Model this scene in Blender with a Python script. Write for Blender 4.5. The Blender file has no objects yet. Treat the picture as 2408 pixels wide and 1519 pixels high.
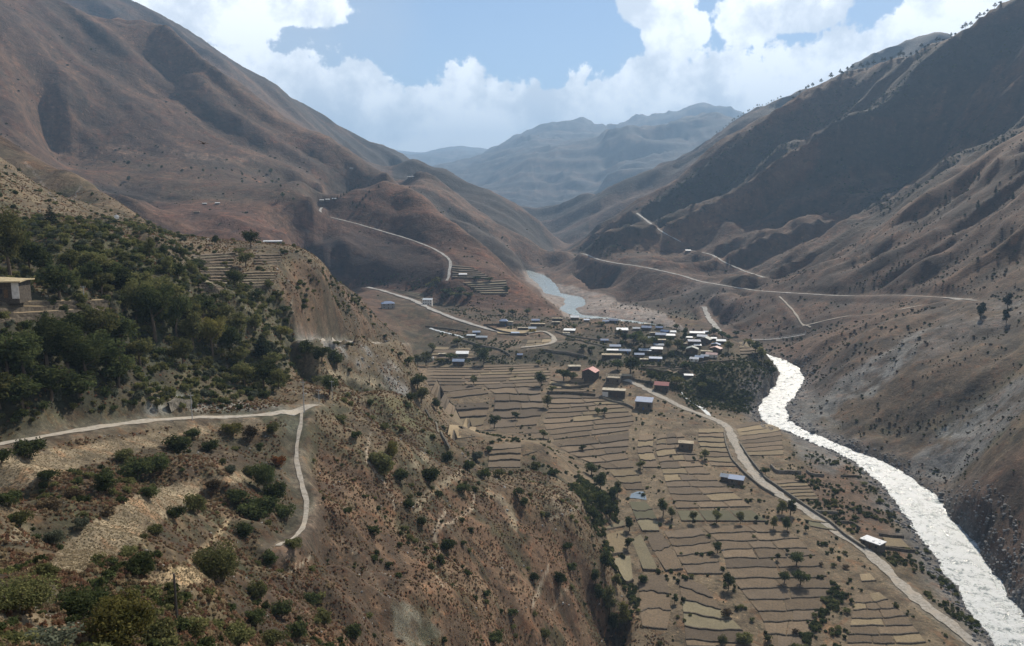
import bpy, math, random
import numpy as np
from mathutils import Vector, Matrix
random.seed(7); np.random.seed(7)
SC = bpy.context.scene
COL = SC.collection
# ------------------------------------------------------------------ camera, world, sun, exposure
CAM_Z = 150.0
PITCH = math.radians(8.92)
FOC = 1872.0; CU = 1203.5; CV = 759.5            # photograph measured at 2407 px wide
cam_d = bpy.data.cameras.new('camera'); cam = bpy.data.objects.new('camera', cam_d); COL.objects.link(cam)
cam.location = (0, 0, CAM_Z); cam.rotation_euler = (math.pi/2 - PITCH, 0, 0)
cam_d.sensor_width = 36.0; cam_d.lens = 36.0*FOC/2407.0
cam_d.clip_start = 0.5; cam_d.clip_end = 40000
SC.camera = cam
SUN_AZ = math.radians(25); SUN_EL = math.radians(38)   # azimuth clockwise from +Y
SC.view_settings.view_transform = 'Standard'; SC.view_settings.look = 'None'
SC.view_settings.exposure = 0.64; SC.view_settings.gamma = 1.0
SC.view_settings.use_curve_mapping = False

def nd(nt, typ, loc=None, **kw):
    n = nt.nodes.new(typ)
    for k, v in kw.items(): setattr(n, k, v)
    return n
def setin(n, **kw):
    for k, v in kw.items():
        n.inputs[k.replace('_', ' ')].default_value = v
def math_n(nt, op, a, b=None, c=None, clamp=False):
    n = nt.nodes.new('ShaderNodeMath'); n.operation = op; n.use_clamp = clamp
    for i, x in enumerate((a, b, c)):
        if x is None: continue
        if isinstance(x, (int, float)): n.inputs[i].default_value = x
        else: nt.links.new(x, n.inputs[i])
    return n.outputs[0]
def mix_c(nt, f, a, b, mode='MIX'):
    n = nt.nodes.new('ShaderNodeMix'); n.data_type = 'RGBA'; n.blend_type = mode
    for i, x in ((0, f), (6, a), (7, b)):
        if isinstance(x, (int, float)): n.inputs[i].default_value = x
        elif isinstance(x, tuple): n.inputs[i].default_value = (*x, 1) if len(x) == 3 else x
        else: nt.links.new(x, n.inputs[i])
    return n.outputs[2]
def noise_n(nt, vec, scale, detail=4, rough=0.55, dist=0.0, out=0):
    n = nt.nodes.new('ShaderNodeTexNoise'); n.inputs['Scale'].default_value = scale
    n.inputs['Detail'].default_value = detail; n.inputs['Roughness'].default_value = rough
    n.inputs['Distortion'].default_value = dist
    if vec is not None: nt.links.new(vec, n.inputs['Vector'])
    return n.outputs[out]
def maprange(nt, x, a, b, c=0.0, d=1.0, smooth=True):
    n = nt.nodes.new('ShaderNodeMapRange'); n.interpolation_type = 'SMOOTHSTEP' if smooth else 'LINEAR'
    nt.links.new(x, n.inputs[0])
    for i, v in enumerate((a, b, c, d)):
        if isinstance(v, (int, float)): n.inputs[1+i].default_value = v
        else: nt.links.new(v, n.inputs[1+i])
    return n.outputs[0]

world = bpy.data.worlds.new('World'); SC.world = world; world.use_nodes = True
wt = world.node_tree; wt.nodes.clear()
wo = nd(wt, 'ShaderNodeOutputWorld'); bg = nd(wt, 'ShaderNodeBackground')
wt.links.new(bg.outputs[0], wo.inputs[0])
SKY_STR = 0.075
bg.inputs[1].default_value = SKY_STR
sky = nd(wt, 'ShaderNodeTexSky', sky_type='NISHITA', sun_disc=False)
sky.sun_elevation = SUN_EL; sky.sun_rotation = SUN_AZ; sky.altitude = 2500; sky.air_density = 1.0; sky.dust_density = 0.6
tc = nd(wt, 'ShaderNodeTexCoord'); sx = nd(wt, 'ShaderNodeSeparateXYZ'); wt.links.new(tc.outputs['Generated'], sx.inputs[0])
az = math_n(wt, 'ARCTAN2', sx.outputs[0], sx.outputs[1])         # 0 straight ahead, + right
el = math_n(wt, 'ARCSINE', sx.outputs[2])
vec = tc.outputs['Generated']
n_big = noise_n(wt, vec, 5.5, 10, 0.58, 0.0)
n_fine = noise_n(wt, vec, 19, 10, 0.66, 0.0)
n_edge = math_n(wt, 'ADD', math_n(wt, 'MULTIPLY', math_n(wt, 'SUBTRACT', n_big, 0.5), 0.15), math_n(wt, 'MULTIPLY', math_n(wt, 'SUBTRACT', n_fine, 0.5), 0.11))
def curve(x, pts, lo, hi):
    """piecewise curve of angle (radians in, radians out) as a Float Curve node"""
    c = nd(wt, 'ShaderNodeFloatCurve')
    xr = math_n(wt, 'MULTIPLY_ADD', x, 1.0/1.6, 0.5, clamp=True)   # -0.8..0.8 rad -> 0..1
    wt.links.new(xr, c.inputs['Value'])
    cv = c.mapping.curves[0]
    P = [((a/1.6)+0.5, (e-lo)/(hi-lo)) for a, e in pts]
    while len(cv.points) < len(P): cv.points.new(0.5, 0.5)
    for p, (a, b) in zip(cv.points, P): p.location = (a, b)
    c.mapping.update()
    return math_n(wt, 'MULTIPLY_ADD', c.outputs[0], hi-lo, lo)
def px_dir(u, v):
    a = (u-CU)/FOC; b = (CV-v)/FOC
    x, y, z = a, math.cos(PITCH)+b*math.sin(PITCH), -math.sin(PITCH)+b*math.cos(PITCH)
    return math.atan2(x, y), math.atan2(z, math.hypot(x, y))
bank_px = [(300, 40), (420, 55), (560, 95), (740, 115), (860, 125), (930, 165), (1000, 168), (1080, 145), (1200, 150), (1290, 170), (1400, 185), (1480, 160), (1560, 140), (1620, 105), (1750, 90), (1900, 55), (2050, 40), (2200, 20), (2407, 10)]
top = curve(az, [(-0.8, 0.40)] + [px_dir(u, v-4) for u, v in bank_px] + [(0.8, 0.42)], 0.0, 0.6)
d_top = math_n(wt, 'ADD', math_n(wt, 'SUBTRACT', top, el), n_edge)      # >0 inside the bank
bank = maprange(wt, d_top, -0.001, 0.008)
# loose cumulus above the bank
def blob(u, v, ra, re_):
    a0, e0 = px_dir(u, v)
    da = math_n(wt, 'DIVIDE', math_n(wt, 'SUBTRACT', az, a0), ra); de = math_n(wt, 'DIVIDE', math_n(wt, 'SUBTRACT', el, e0), re_)
    r = math_n(wt, 'SQRT', math_n(wt, 'ADD', math_n(wt, 'MULTIPLY', da, da), math_n(wt, 'MULTIPLY', de, de)))
    return math_n(wt, 'SUBTRACT', 1.0, r)
bl = blob(1550, 5, 0.058, 0.032)
for a in ((1595, 70, 0.045, 0.036), (1770, 25, 0.055, 0.05), (1880, 25, 0.06, 0.036), (1745, 236, 0.024, 0.008), (640, 10, 0.12, 0.03), (450, 20, 0.13, 0.05)):
    bl = math_n(wt, 'MAXIMUM', bl, blob(*a))
# the same kind of clouds go on overhead and all round
hi_n = noise_n(wt, vec, 3.1, 7, 0.55, 0.1)
far_cl = math_n(wt, 'MULTIPLY', maprange(wt, hi_n, 0.56, 0.68), maprange(wt, el, 0.40, 0.6))
blm = maprange(wt, math_n(wt, 'ADD', bl, math_n(wt, 'MULTIPLY', n_edge, 9.0)), 0.10, 0.22)
wisp = math_n(wt, 'MULTIPLY', maprange(wt, noise_n(wt, vec, 2.7, 5, 0.5, 0.3), 0.38, 0.66), 0.55)
wispL = math_n(wt, 'MULTIPLY', wisp, maprange(wt, az, -0.12, 0.06, 1.0, 0.35))
cm = math_n(wt, 'MAXIMUM', math_n(wt, 'MAXIMUM', bank, blm), far_cl)
# cloud tone: bright rims, grey bellies (deeper inside the cloud)
rim = maprange(wt, d_top, 0.01, 0.13, 1.0, 0.0)
belly = noise_n(wt, vec, 10, 12, 0.62, 0.0)
tone = math_n(wt, 'ADD', math_n(wt, 'MULTIPLY', rim, 0.22), maprange(wt, belly, 0.38, 0.62))
tone = math_n(wt, 'MINIMUM', tone, 1.0)
ccol = mix_c(wt, tone, (6.6, 7.1, 8.0), (15.2, 15.1, 15.0))
base = mix_c(wt, 0.0, sky.outputs[0], (3.4, 4.6, 6.9))
base = mix_c(wt, wispL, base, (5.6, 6.1, 6.9))
skyc = mix_c(wt, cm, base, ccol)
gnd = maprange(wt, el, -0.02, 0.0)
skyc = mix_c(wt, gnd, (1.6, 1.7, 1.8), skyc)
wt.links.new(skyc, bg.inputs[0])

sun_d = bpy.data.lights.new('sun', 'SUN'); sun_d.energy = 5.0; sun_d.angle = math.radians(0.53); sun_d.color = (1.0, 0.90, 0.76)
sun = bpy.data.objects.new('sun', sun_d); COL.objects.link(sun)
sdir = Vector((math.cos(SUN_EL)*math.sin(SUN_AZ), math.cos(SUN_EL)*math.cos(SUN_AZ), math.sin(SUN_EL)))
sun.rotation_euler = sdir.to_track_quat('Z', 'Y').to_euler(); sun.location = (0, 0, 3000)

# ------------------------------------------------------------------ helpers
def tag(o, label=None, cat=None, group=None, kind=None):
    if label: o['label'] = label
    if cat: o['category'] = cat
    if group: o['group'] = group
    if kind: o['kind'] = kind
    return o
def mesh_np(name, V, F, smooth=False):
    """mesh from numpy verts (n,3) and faces (m,k)"""
    V = np.asarray(V, dtype=np.float32); F = np.asarray(F, dtype=np.int32)
    me = bpy.data.meshes.new(name); k = F.shape[1]
    me.vertices.add(len(V)); me.vertices.foreach_set('co', V.ravel())
    me.loops.add(F.size); me.loops.foreach_set('vertex_index', F.ravel())
    me.polygons.add(len(F)); me.polygons.foreach_set('loop_start', np.arange(0, F.size, k, dtype=np.int32))
    me.polygons.foreach_set('loop_total', np.full(len(F), k, dtype=np.int32))
    me.polygons.foreach_set('use_smooth', np.full(len(F), smooth, dtype=bool))
    me.update(); return me
def link(name, me, mat=None, parent=None):
    o = bpy.data.objects.new(name, me); COL.objects.link(o)
    if mat is not None: me.materials.append(mat)
    if parent is not None: o.parent = parent
    return o
def empty(name, loc, rz=0.0):
    o = bpy.data.objects.new(name, None); COL.objects.link(o); o.location = loc; o.rotation_euler = (0, 0, rz); o.empty_display_size = 0.5
    return o
def hash2(ix, iy, s):
    h = (ix.astype(np.int64)*374761393 + iy.astype(np.int64)*668265263 + s*1274126177) & 0x7fffffff
    h = ((h ^ (h >> 13))*1103515245) & 0x7fffffff
    h = ((h ^ (h >> 15))*12345677) & 0x7fffffff
    return ((h >> 7) & 0xffff)/65535.0
def vnoise(x, y, s=0):
    ix = np.floor(x); iy = np.floor(y); fx = x-ix; fy = y-iy
    fx = fx*fx*fx*(fx*(fx*6-15)+10); fy = fy*fy*fy*(fy*(fy*6-15)+10)
    a = hash2(ix, iy, s); b = hash2(ix+1, iy, s); c = hash2(ix, iy+1, s); d = hash2(ix+1, iy+1, s)
    return (a*(1-fx)+b*fx)*(1-fy) + (c*(1-fx)+d*fx)*fy
def fbm(x, y, sc, octv=4, s=0, g=0.5):
    t = 0; a = 1; n = 0; x = x/sc; y = y/sc
    for i in range(octv):
        t = t + a*(vnoise(x, y, s+i*17)*2-1); n += a; a *= g
        x, y = (x*0.8-y*0.6)*2.03+11.3, (x*0.6+y*0.8)*2.03+5.7
    return t/n
def ridged(x, y, octv=3, s=0, g=0.5):
    t = 0; a = 1; n = 0
    for i in range(octv):
        t = t + a*(1-np.abs(vnoise(x, y, s+i*29)*2-1)*1.6); n += a; a *= g
        x = x*2.1+3.7; y = y*2.1+9.1
    return t/n
def sstep(a, b, x):
    t = np.clip((x-a)/(b-a), 0, 1); return t*t*(3-2*t)

# ------------------------------------------------------------------ terrain control lines
cP, sP = math.cos(PITCH), math.sin(PITCH)
def ray(u, v):
    a = (np.asarray(u, float)-CU)/FOC; b = (CV-np.asarray(v, float))/FOC
    return a, cP+b*sP, -sP+b*cP
def P(u, v, D):                     # a point seen at (u, v), D metres ahead
    dx, dy, dz = ray(u, v); t = D/dy
    return (dx*t, D, CAM_Z+dz*t)
def Gz(u, v, z):                    # a point seen at (u, v) on level z
    dx, dy, dz = ray(u, v); t = (z-CAM_Z)/dz
    return (dx*t, dy*t, z)
def Wd(u, D, z):                    # a hidden point in the direction of column u
    return ((u-CU)/FOC*D, D, z)
C_pts = []                          # x, y, z, roughness
def ln(kind, pts, r, closed=False):
    Q = [kind(*p) for p in pts]
    for i in range(len(Q)):
        C_pts.append((*Q[i], r))
        if i+1 < len(Q):
            a, b = Q[i], Q[i+1]
            wa = np.array([2*a[0]/(a[1]+40), math.log(a[1]+40)]); wb = np.array([2*b[0]/(b[1]+40), math.log(b[1]+40)])
            n = int(np.linalg.norm(wa-wb)/0.07)
            for k in range(1, n+1):
                t = k/(n+1); C_pts.append(tuple(a[j]*(1-t)+b[j]*t for j in range(3))+(r,))
# around the viewpoint
ln(lambda *a: a, [(-60, -10, 146), (-20, -5, 147.5), (5, -5, 146), (30, 0, 138), (60, 5, 118), (110, 10, 88)], .35)
ln(lambda *a: a, [(-40, 14, 140), (-10, 14, 138.5), (14, 16, 134), (40, 22, 117), (100, 40, 70)], .35)
ln(P, [(0, 1519, 28), (300, 1519, 42), (600, 1519, 84), (900, 1519, 132), (1200, 1519, 190), (1330, 1519, 225)], .5)
ln(P, [(0, 1400, 40), (300, 1400, 60), (600, 1400, 108), (900, 1400, 152), (1200, 1400, 213), (1380, 1400, 262)], .5)
ln(P, [(0, 1300, 60), (300, 1300, 85), (600, 1300, 130), (900, 1300, 175), (1200, 1300, 235), (1370, 1300, 278)], .5)
ln(P, [(0, 1200, 85), (300, 1200, 108), (600, 1200, 150), (720, 1200, 163), (900, 1200, 195), (1200, 1200, 262)], .5)
ln(P, [(-150, 1130, 95), (0, 1120, 108), (300, 1100, 138), (600, 1090, 175), (700, 1090, 187), (900, 1100, 220), (1080, 1110, 255)], .5)
ln(P, [(0, 1042, 140), (200, 1015, 160), (450, 983, 195), (600, 975, 208), (715, 965, 215)], .15)
ln(P, [(0, 1010, 146), (200, 985, 166), (450, 950, 202), (620, 940, 218), (700, 935, 224)], .4)
# spur crest running down to the fields
ln(P, [(740, 962, 219), (790, 955, 240), (870, 935, 290), (940, 960, 312), (1000, 990, 322), (1060, 1085, 268), (1130, 1140, 270), (1230, 1180, 276), (1300, 1225, 276), (1380, 1285, 282), (1430, 1380, 278), (1450, 1519, 262)], .5)
ln(P, [(800, 1000, 232), (900, 1040, 238), (1000, 1075, 248)], .6)
ln(P, [(850, 1000, 262), (960, 1040, 272)], .5)
# behind that crest: shelf with small terraces, then the plain
ln(P, [(1060, 1040, 375), (1130, 1040, 380), (1200, 1035, 385), (1275, 1045, 385)], .1)
ln(P, [(1120, 1100, 345), (1200, 1095, 350), (1260, 1095, 352)], .2)
ln(P, [(1230, 1140, 322), (1300, 1120, 335), (1370, 1160, 330), (1400, 1220, 322)], .4)
ln(Gz, [(1300, 1040, 7), (1400, 1120, 5), (1440, 1200, 4), (1465, 1300, 2), (1475, 1400, 1), (1480, 1519, 0)], .05)
# the plain
ln(Gz, [(1040, 980, 9), (1060, 1010, 8.5), (1180, 1015, 8), (1300, 1020, 7), (1450, 1030, 6), (1600, 1050, 5), (1720, 1060, 4)], .03)
ln(Gz, [(1000, 930, 12), (1150, 930, 11), (1300, 930, 10.5), (1450, 940, 10), (1530, 950, 9), (1600, 970, 8), (1700, 1000, 6)], .03)
ln(Gz, [(1000, 870, 14.5), (1100, 862, 14.5), (1250, 862, 14.5), (1340, 860, 14.5)], .03)
ln(Gz, [(1240, 848, 14.5), (1300, 852, 14.5), (1400, 852, 14.5)], .03)
ln(Gz, [(1240, 822, 21), (1330, 822, 21), (1400, 832, 20.5), (1460, 843, 20)], .05)
ln(Gz, [(1500, 870, 15), (1600, 890, 13), (1700, 900, 11)], .3)
ln(Gz, [(1440, 1100, 4), (1600, 1150, 3), (1750, 1180, 2), (1850, 1200, 1.5)], .03)
ln(Gz, [(1500, 1200, 3), (1700, 1230, 1.5), (1850, 1250, 0.8), (1950, 1300, 0)], .03)
ln(Gz, [(1480, 1300, 2), (1700, 1350, 0.5), (1900, 1380, -0.5), (2100, 1430, -1.5)], .03)
ln(Gz, [(1480, 1519, 0), (1700, 1519, -1), (1900, 1519, -1.5), (2150, 1519, -2.5)], .03)
ln(lambda *a: a, [(30, 215, -1), (70, 200, -2), (110, 200, -4), (150, 190, -6)], .05)
ln(lambda *a: a, [(60, 150, 20), (120, 120, 10), (170, 110, -5)], .3)
ln(Gz, [(1860, 1090, 1), (1900, 1180, 0), (2020, 1280, -1), (2150, 1400, -2.5), (2300, 1519, -3.5)], .05)
# village shelf
ln(Gz, [(1250, 800, 20), (1320, 790, 20.5), (1450, 800, 20.5), (1560, 810, 20), (1640, 820, 19), (1700, 830, 18), (1740, 825, 17)], .08)
ln(P, [(1640, 792, 720), (1690, 799, 705), (1730, 805, 700), (1765, 815, 690), (1798, 828, 670)], .08)
ln(Gz, [(1330, 750, 22), (1430, 752, 22), (1560, 768, 21.5), (1700, 800, 19)], .08)
ln(Gz, [(960, 850, 15), (1010, 830, 17), (1100, 820, 18), (1200, 830, 18)], .15)
ln(Gz, [(990, 770, 24), (1080, 780, 23), (1180, 775, 23), (1280, 780, 22)], .12)
ln(P, [(900, 720, 880), (1000, 728, 850), (1100, 735, 850), (1200, 745, 850), (1300, 748, 880)], .15)
ln(P, [(880, 680, 1000), (930, 690, 1010), (1000, 700, 960), (1080, 715, 930)], .12)
# stream dip between village and lower fields
ln(Gz, [(1480, 852, 13), (1560, 880, 8), (1620, 915, 4), (1700, 950, 0)], .2)
# village scarp towards the river
ln(Gz, [(1790, 840, 14), (1800, 880, 10), (1760, 930, 3), (1755, 960, -2)], .25)
ln(Gz, [(1830, 870, -1.5)], .1)
ln(Gz, [(1850, 1010, -5), (1960, 1090, -5.5), (2060, 1200, -6), (2180, 1330, -6.5), (2330, 1480, -7)], .05)
# left slopes above the road
ln(P, [(-150, 900, 148), (0, 900, 158), (200, 880, 180), (450, 880, 222), (620, 880, 245), (700, 880, 275)], .35)
ln(P, [(-150, 770, 160), (0, 770, 172), (150, 770, 192), (350, 770, 228), (560, 770, 268), (660, 790, 290)], .35)
ln(P, [(-200, 700, 165), (0, 700, 182), (130, 700, 200), (270, 700, 214)], .05)
ln(P, [(-200, 600, 205), (0, 640, 215), (200, 650, 230), (400, 690, 245), (560, 700, 275)], .3)
ln(P, [(450, 680, 292), (570, 675, 312), (660, 670, 335)], .05)
ln(P, [(440, 590, 350), (560, 592, 372), (640, 578, 402), (700, 582, 432)], .1)
ln(P, [(760, 624, 468), (820, 667, 498), (880, 722, 522), (925, 772, 538), (958, 803, 546)], .5)
ln(P, [(640, 720, 308), (720, 740, 338), (800, 760, 392), (880, 790, 468)], .7)
ln(P, [(720, 800, 312), (800, 805, 362), (900, 808, 448), (955, 812, 522)], .1)
ln(P, [(760, 845, 345), (840, 862, 405), (900, 880, 470)], .5)
ln(P, [(972, 860, 556), (968, 925, 542)], .3)
ln(P, [(760, 880, 335), (860, 890, 355), (930, 912, 375)], .2)
ln(P, [(700, 900, 300), (760, 920, 300)], .2)
ln(P, [(0, 560, 255), (120, 560, 262), (250, 560, 275), (400, 590, 300)], .35)
ln(P, [(0, 530, 285), (120, 532, 300), (250, 530, 325), (340, 522, 350), (440, 565, 350)], .3)
# two near brown hills at the left edge
ln(P, [(-300, 180, 520), (-150, 290, 520), (0, 380, 520), (120, 448, 500), (240, 520, 440)], .4)
ln(P, [(-300, 120, 760), (-150, 220, 740), (0, 318, 720), (110, 385, 680), (220, 450, 620), (330, 515, 520)], .4)
ln(Wd, [(-300, 600, 250), (0, 600, 170), (150, 570, 145)], .4)
# hidden hollow behind the spur, then the high bench
ln(Wd, [(-300, 950, 240), (0, 900, 190), (250, 850, 110), (400, 620, 85), (600, 600, 75), (700, 650, 60), (800, 700, 45)], .4)
ln(Wd, [(870, 720, 32), (930, 720, 27)], .2)
ln(P, [(340, 480, 1120), (380, 520, 1000), (450, 560, 900), (600, 560, 950), (680, 560, 1050)], .4)
ln(P, [(350, 492, 1130), (450, 480, 1150), (600, 478, 1160), (740, 485, 1180)], .12)
ln(P, [(210, 440, 1160), (300, 455, 1180), (380, 440, 1220), (390, 462, 1190)], .3)
ln(P, [(150, 395, 1250), (300, 410, 1280), (500, 425, 1290), (700, 440, 1320), (770, 468, 1330)], .12)
ln(P, [(120, 345, 1400), (300, 350, 1440), (500, 360, 1470), (640, 385, 1480), (760, 440, 1450)], .15)
# big left mountain
ln(P, [(-500, -200, 1500), (-200, -80, 1650), (130, 0, 1900), (400, 85, 1880), (560, 190, 1830), (700, 285, 1750), (800, 350, 1680), (880, 420, 1600), (905, 440, 1560)], .5)
ln(P, [(-300, 300, 1100), (0, 250, 1300), (200, 240, 1500), (400, 260, 1620), (600, 310, 1650), (720, 380, 1600)], .5)
ln(P, [(-200, 100, 1350), (0, 100, 1500), (200, 130, 1700), (400, 180, 1780)], .5)
ln(Wd, [(-300, 2150, 700), (200, 2200, 480), (500, 2200, 380), (700, 2150, 300), (860, 2050, 230), (930, 1900, 190)], .4)
ln(P, [(-400, -260, 2700), (-100, -150, 2800), (150, -70, 2850), (290, 0, 2850), (420, 65, 2850), (540, 130, 2850), (650, 207, 2850), (760, 280, 2900), (860, 345, 2950), (945, 382, 3000)], .5)
ln(P, [(880, 385, 2500), (940, 420, 2250)], .4)
ln(P, [(910, 425, 1900), (960, 418, 1880)], .3)
# central hill
ln(P, [(748, 497, 1230), (790, 470, 1270), (835, 440, 1310), (900, 430, 1330), (960, 440, 1310), (1010, 470, 1270), (1060, 515, 1210), (1110, 560, 1150), (1160, 605, 1090), (1210, 645, 1040), (1260, 692, 985), (1312, 742, 930)], .25)
ln(P, [(680, 585, 1100), (720, 548, 1150), (780, 528, 1190), (850, 535, 1200), (930, 548, 1180), (1000, 575, 1130), (1050, 600, 1080)], .2)
ln(P, [(760, 590, 1110), (850, 600, 1110), (940, 615, 1090), (1020, 630, 1060)], .2)
ln(P, [(700, 640, 1080), (800, 655, 1090), (900, 670, 1060), (1000, 680, 1010), (1050, 650, 1020)], .2)
ln(P, [(1060, 610, 1060), (1120, 625, 1040), (1190, 650, 1010)], .08)
ln(P, [(1060, 655, 990), (1130, 668, 980), (1195, 690, 965)], .08)
ln(P, [(1000, 700, 960), (1100, 710, 930), (1200, 728, 910), (1300, 744, 905)], .15)
ln(P, [(820, 480, 1260), (930, 490, 1250), (1020, 530, 1180), (1110, 590, 1110)], .2)
ln(Wd, [(700, 1350, 115), (800, 1480, 108), (900, 1530, 92), (1000, 1480, 65), (1100, 1390, 40), (1200, 1250, 18), (1280, 1150, 8)], .3)
# hills behind it
ln(P, [(940, 432, 1800), (985, 408, 1820), (1025, 420, 1800), (1075, 460, 1760), (1130, 500, 1720), (1190, 545, 1680), (1240, 585, 1640), (1275, 628, 1600)], .4)
ln(P, [(1000, 470, 1650), (1080, 520, 1580), (1160, 580, 1500), (1220, 622, 1450)], .5)
ln(Wd, [(980, 2050, 150), (1080, 2000, 110), (1180, 1950, 70), (1270, 1850, 30)], .3)
ln(P, [(925, 395, 2450), (970, 372, 2450), (1010, 376, 2430), (1045, 378, 2420), (1090, 405, 2380), (1150, 445, 2320), (1210, 485, 2260), (1265, 525, 2200), (1295, 560, 2150), (1306, 605, 2050)], .4)
ln(Wd, [(930, 2900, 200), (1050, 3000, 180), (1200, 2900, 90), (1300, 2700, 40)], .3)
# far ranges
ln(P, [(600, 372, 17500), (850, 362, 17500), (930, 352, 17500), (1000, 356, 17500), (1060, 362, 17500), (1400, 360, 17500), (1800, 360, 17500)], .5)
ln(P, [(850, 400, 14500), (980, 375, 14500), (1030, 354, 14500), (1070, 345, 14500), (1140, 358, 14500), (1250, 365, 14500), (1400, 360, 14500), (1700, 360, 14500)], .5)
ln(P, [(1100, 400, 10500), (1150, 355, 10500), (1200, 325, 10500), (1290, 290, 10500), (1375, 280, 10600), (1412, 300, 10700), (1500, 281, 10800), (1560, 284, 10900), (1600, 268, 11000), (1618, 262, 11100), (1640, 245, 11200), (1660, 258, 11200), (1700, 269, 11200), (1750, 290, 11200), (1850, 305, 11200), (2000, 310, 11200), (2300, 300, 11200)], .6)
ln(P, [(1130, 430, 7000), (1200, 395, 7000), (1300, 352, 7000), (1400, 328, 7100), (1500, 318, 7200), (1600, 300, 7300), (1700, 292, 7300), (1800, 300, 7300)], .5)
ln(Wd, [(1000, 8600, 430), (1200, 8600, 700), (1500, 8800, 850), (1800, 8900, 950)], .5)
ln(Wd, [(1100, 4400, 60), (1280, 4300, 50), (1400, 4600, 90), (1600, 5200, 260), (1800, 5400, 420)], .3)
ln(P, [(1280, 480, 5400), (1400, 430, 5800), (1550, 380, 6100)], .5)
ln(Wd, [(600, 12500, 900), (900, 12500, 800), (1150, 13000, 850)], .5)
for uu in range(-400, 2900, 300): C_pts.append((*Wd(uu, 21500, 800), .5))
# right-hand ridge in the middle distance
ln(P, [(1285, 518, 2900), (1380, 470, 2950), (1480, 430, 3000), (1560, 400, 3050), (1625, 365, 3100), (1680, 325, 3100), (1740, 290, 3150), (1800, 262, 3200), (1850, 252, 3200), (1950, 200, 3200), (2200, 100, 3200)], .4)
ln(P, [(1320, 570, 2350), (1400, 520, 2500), (1500, 470, 2650), (1600, 420, 2800)], .4)
ln(Wd, [(1320, 1900, 18), (1450, 2100, 70), (1600, 2300, 190), (1800, 2500, 330), (2000, 2500, 420), (2400, 2500, 520)], .4)
# right-hand mountain
ln(P, [(1278, 636, 1560), (1300, 618, 1600), (1345, 588, 1650), (1410, 545, 1700), (1480, 500, 1750), (1540, 466, 1780), (1600, 428, 1820), (1650, 385, 1850), (1700, 345, 1880), (1780, 287, 1900), (1850, 250, 1900), (1950, 212, 1880), (2060, 155, 1850), (2200, 92, 1800), (2300, 60, 1760), (2407, 30, 1700), (2600, -40, 1600), (2900, -120, 1500)], .45)
ln(P, [(1380, 600, 1450), (1460, 622, 1330), (1560, 640, 1250), (1650, 664, 1180), (1700, 680, 1130)], .25)
ln(P, [(1330, 665, 1400), (1420, 695, 1240), (1520, 722, 1130), (1600, 720, 1120)], .3)
ln(P, [(1400, 640, 1380), (1500, 680, 1230), (1600, 700, 1150)], .3)
ln(P, [(1560, 560, 1480), (1640, 590, 1400), (1760, 640, 1280), (1800, 650, 1220)], .35)
ln(P, [(1900, 560, 1350), (2000, 555, 1380), (2050, 510, 1420), (2150, 440, 1480), (2260, 360, 1520)], .45)
ln(P, [(1760, 480, 1560), (1880, 400, 1620), (1960, 420, 1560), (2010, 500, 1450)], .5)
ln(P, [(1900, 300, 1760), (2100, 250, 1700), (2300, 180, 1620), (2407, 150, 1550)], .45)
ln(P, [(2150, 380, 1600), (2300, 270, 1560), (2407, 220, 1500)], .5)
# near right spur
ln(P, [(2900, 130, 1000), (2600, 250, 1030), (2407, 345, 1060), (2300, 405, 1090), (2200, 460, 1110), (2100, 518, 1120), (2000, 572, 1110), (1900, 625, 1090), (1800, 668, 1050), (1700, 715, 990), (1668, 745, 950)], .35)
ln(Wd, [(1730, 1150, 20), (1800, 1200, 32), (1900, 1260, 66), (2000, 1290, 120), (2200, 1330, 210), (2407, 1330, 280), (2700, 1300, 400)], .35)
ln(P, [(1690, 690, 1020), (1800, 688, 985), (1900, 694, 930), (2000, 698, 880), (2100, 696, 820), (2200, 698, 745), (2285, 706, 690), (2407, 700, 640)], .12)
ln(P, [(1900, 640, 1020), (2050, 600, 970), (2200, 540, 930), (2407, 480, 860)], .4)
ln(P, [(2100, 640, 880), (2250, 620, 800), (2407, 590, 740)], .4)
ln(P, [(1700, 775, 880), (1770, 800, 820), (1870, 800, 770), (1980, 800, 700), (2060, 770, 680), (2200, 740, 660)], .35)
ln(P, [(2280, 712, 640), (2180, 770, 610), (2080, 840, 590), (1990, 880, 590), (1920, 930, 590), (1880, 975, 575)], .35)
ln(P, [(2407, 780, 540), (2300, 850, 520), (2200, 920, 505), (2100, 990, 500), (2020, 1020, 495)], .35)
ln(P, [(2407, 900, 450), (2330, 990, 440), (2250, 1080, 432), (2220, 1130, 425)], .3)
ln(P, [(2600, 900, 360), (2500, 980, 360), (2407, 1050, 366), (2330, 1110, 368), (2270, 1180, 366)], .3)
ln(P, [(2407, 1250, 322), (2330, 1260, 335)], .3)
ln(P, [(2900, 900, 300), (2700, 1100, 290), (2550, 1300, 285)], .3)
ln(lambda *a: a, [(260, 260, 10), (330, 200, 60), (260, 120, 15)], .3)
ln(Wd, [(2750, 600, 190), (2900, 800, 300), (3000, 450, 180)], .4)
ln(lambda *a: a, [(-160, 20, 175), (-200, 100, 185), (-260, 200, 215)], .4)
# green flat and terraces across the river
ln(P, [(1560, 735, 1060), (1640, 745, 1010), (1690, 775, 960)], .1)
ln(Gz, [(1500, 722, 4), (1560, 745, 3), (1640, 768, 2)], .05)

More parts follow.
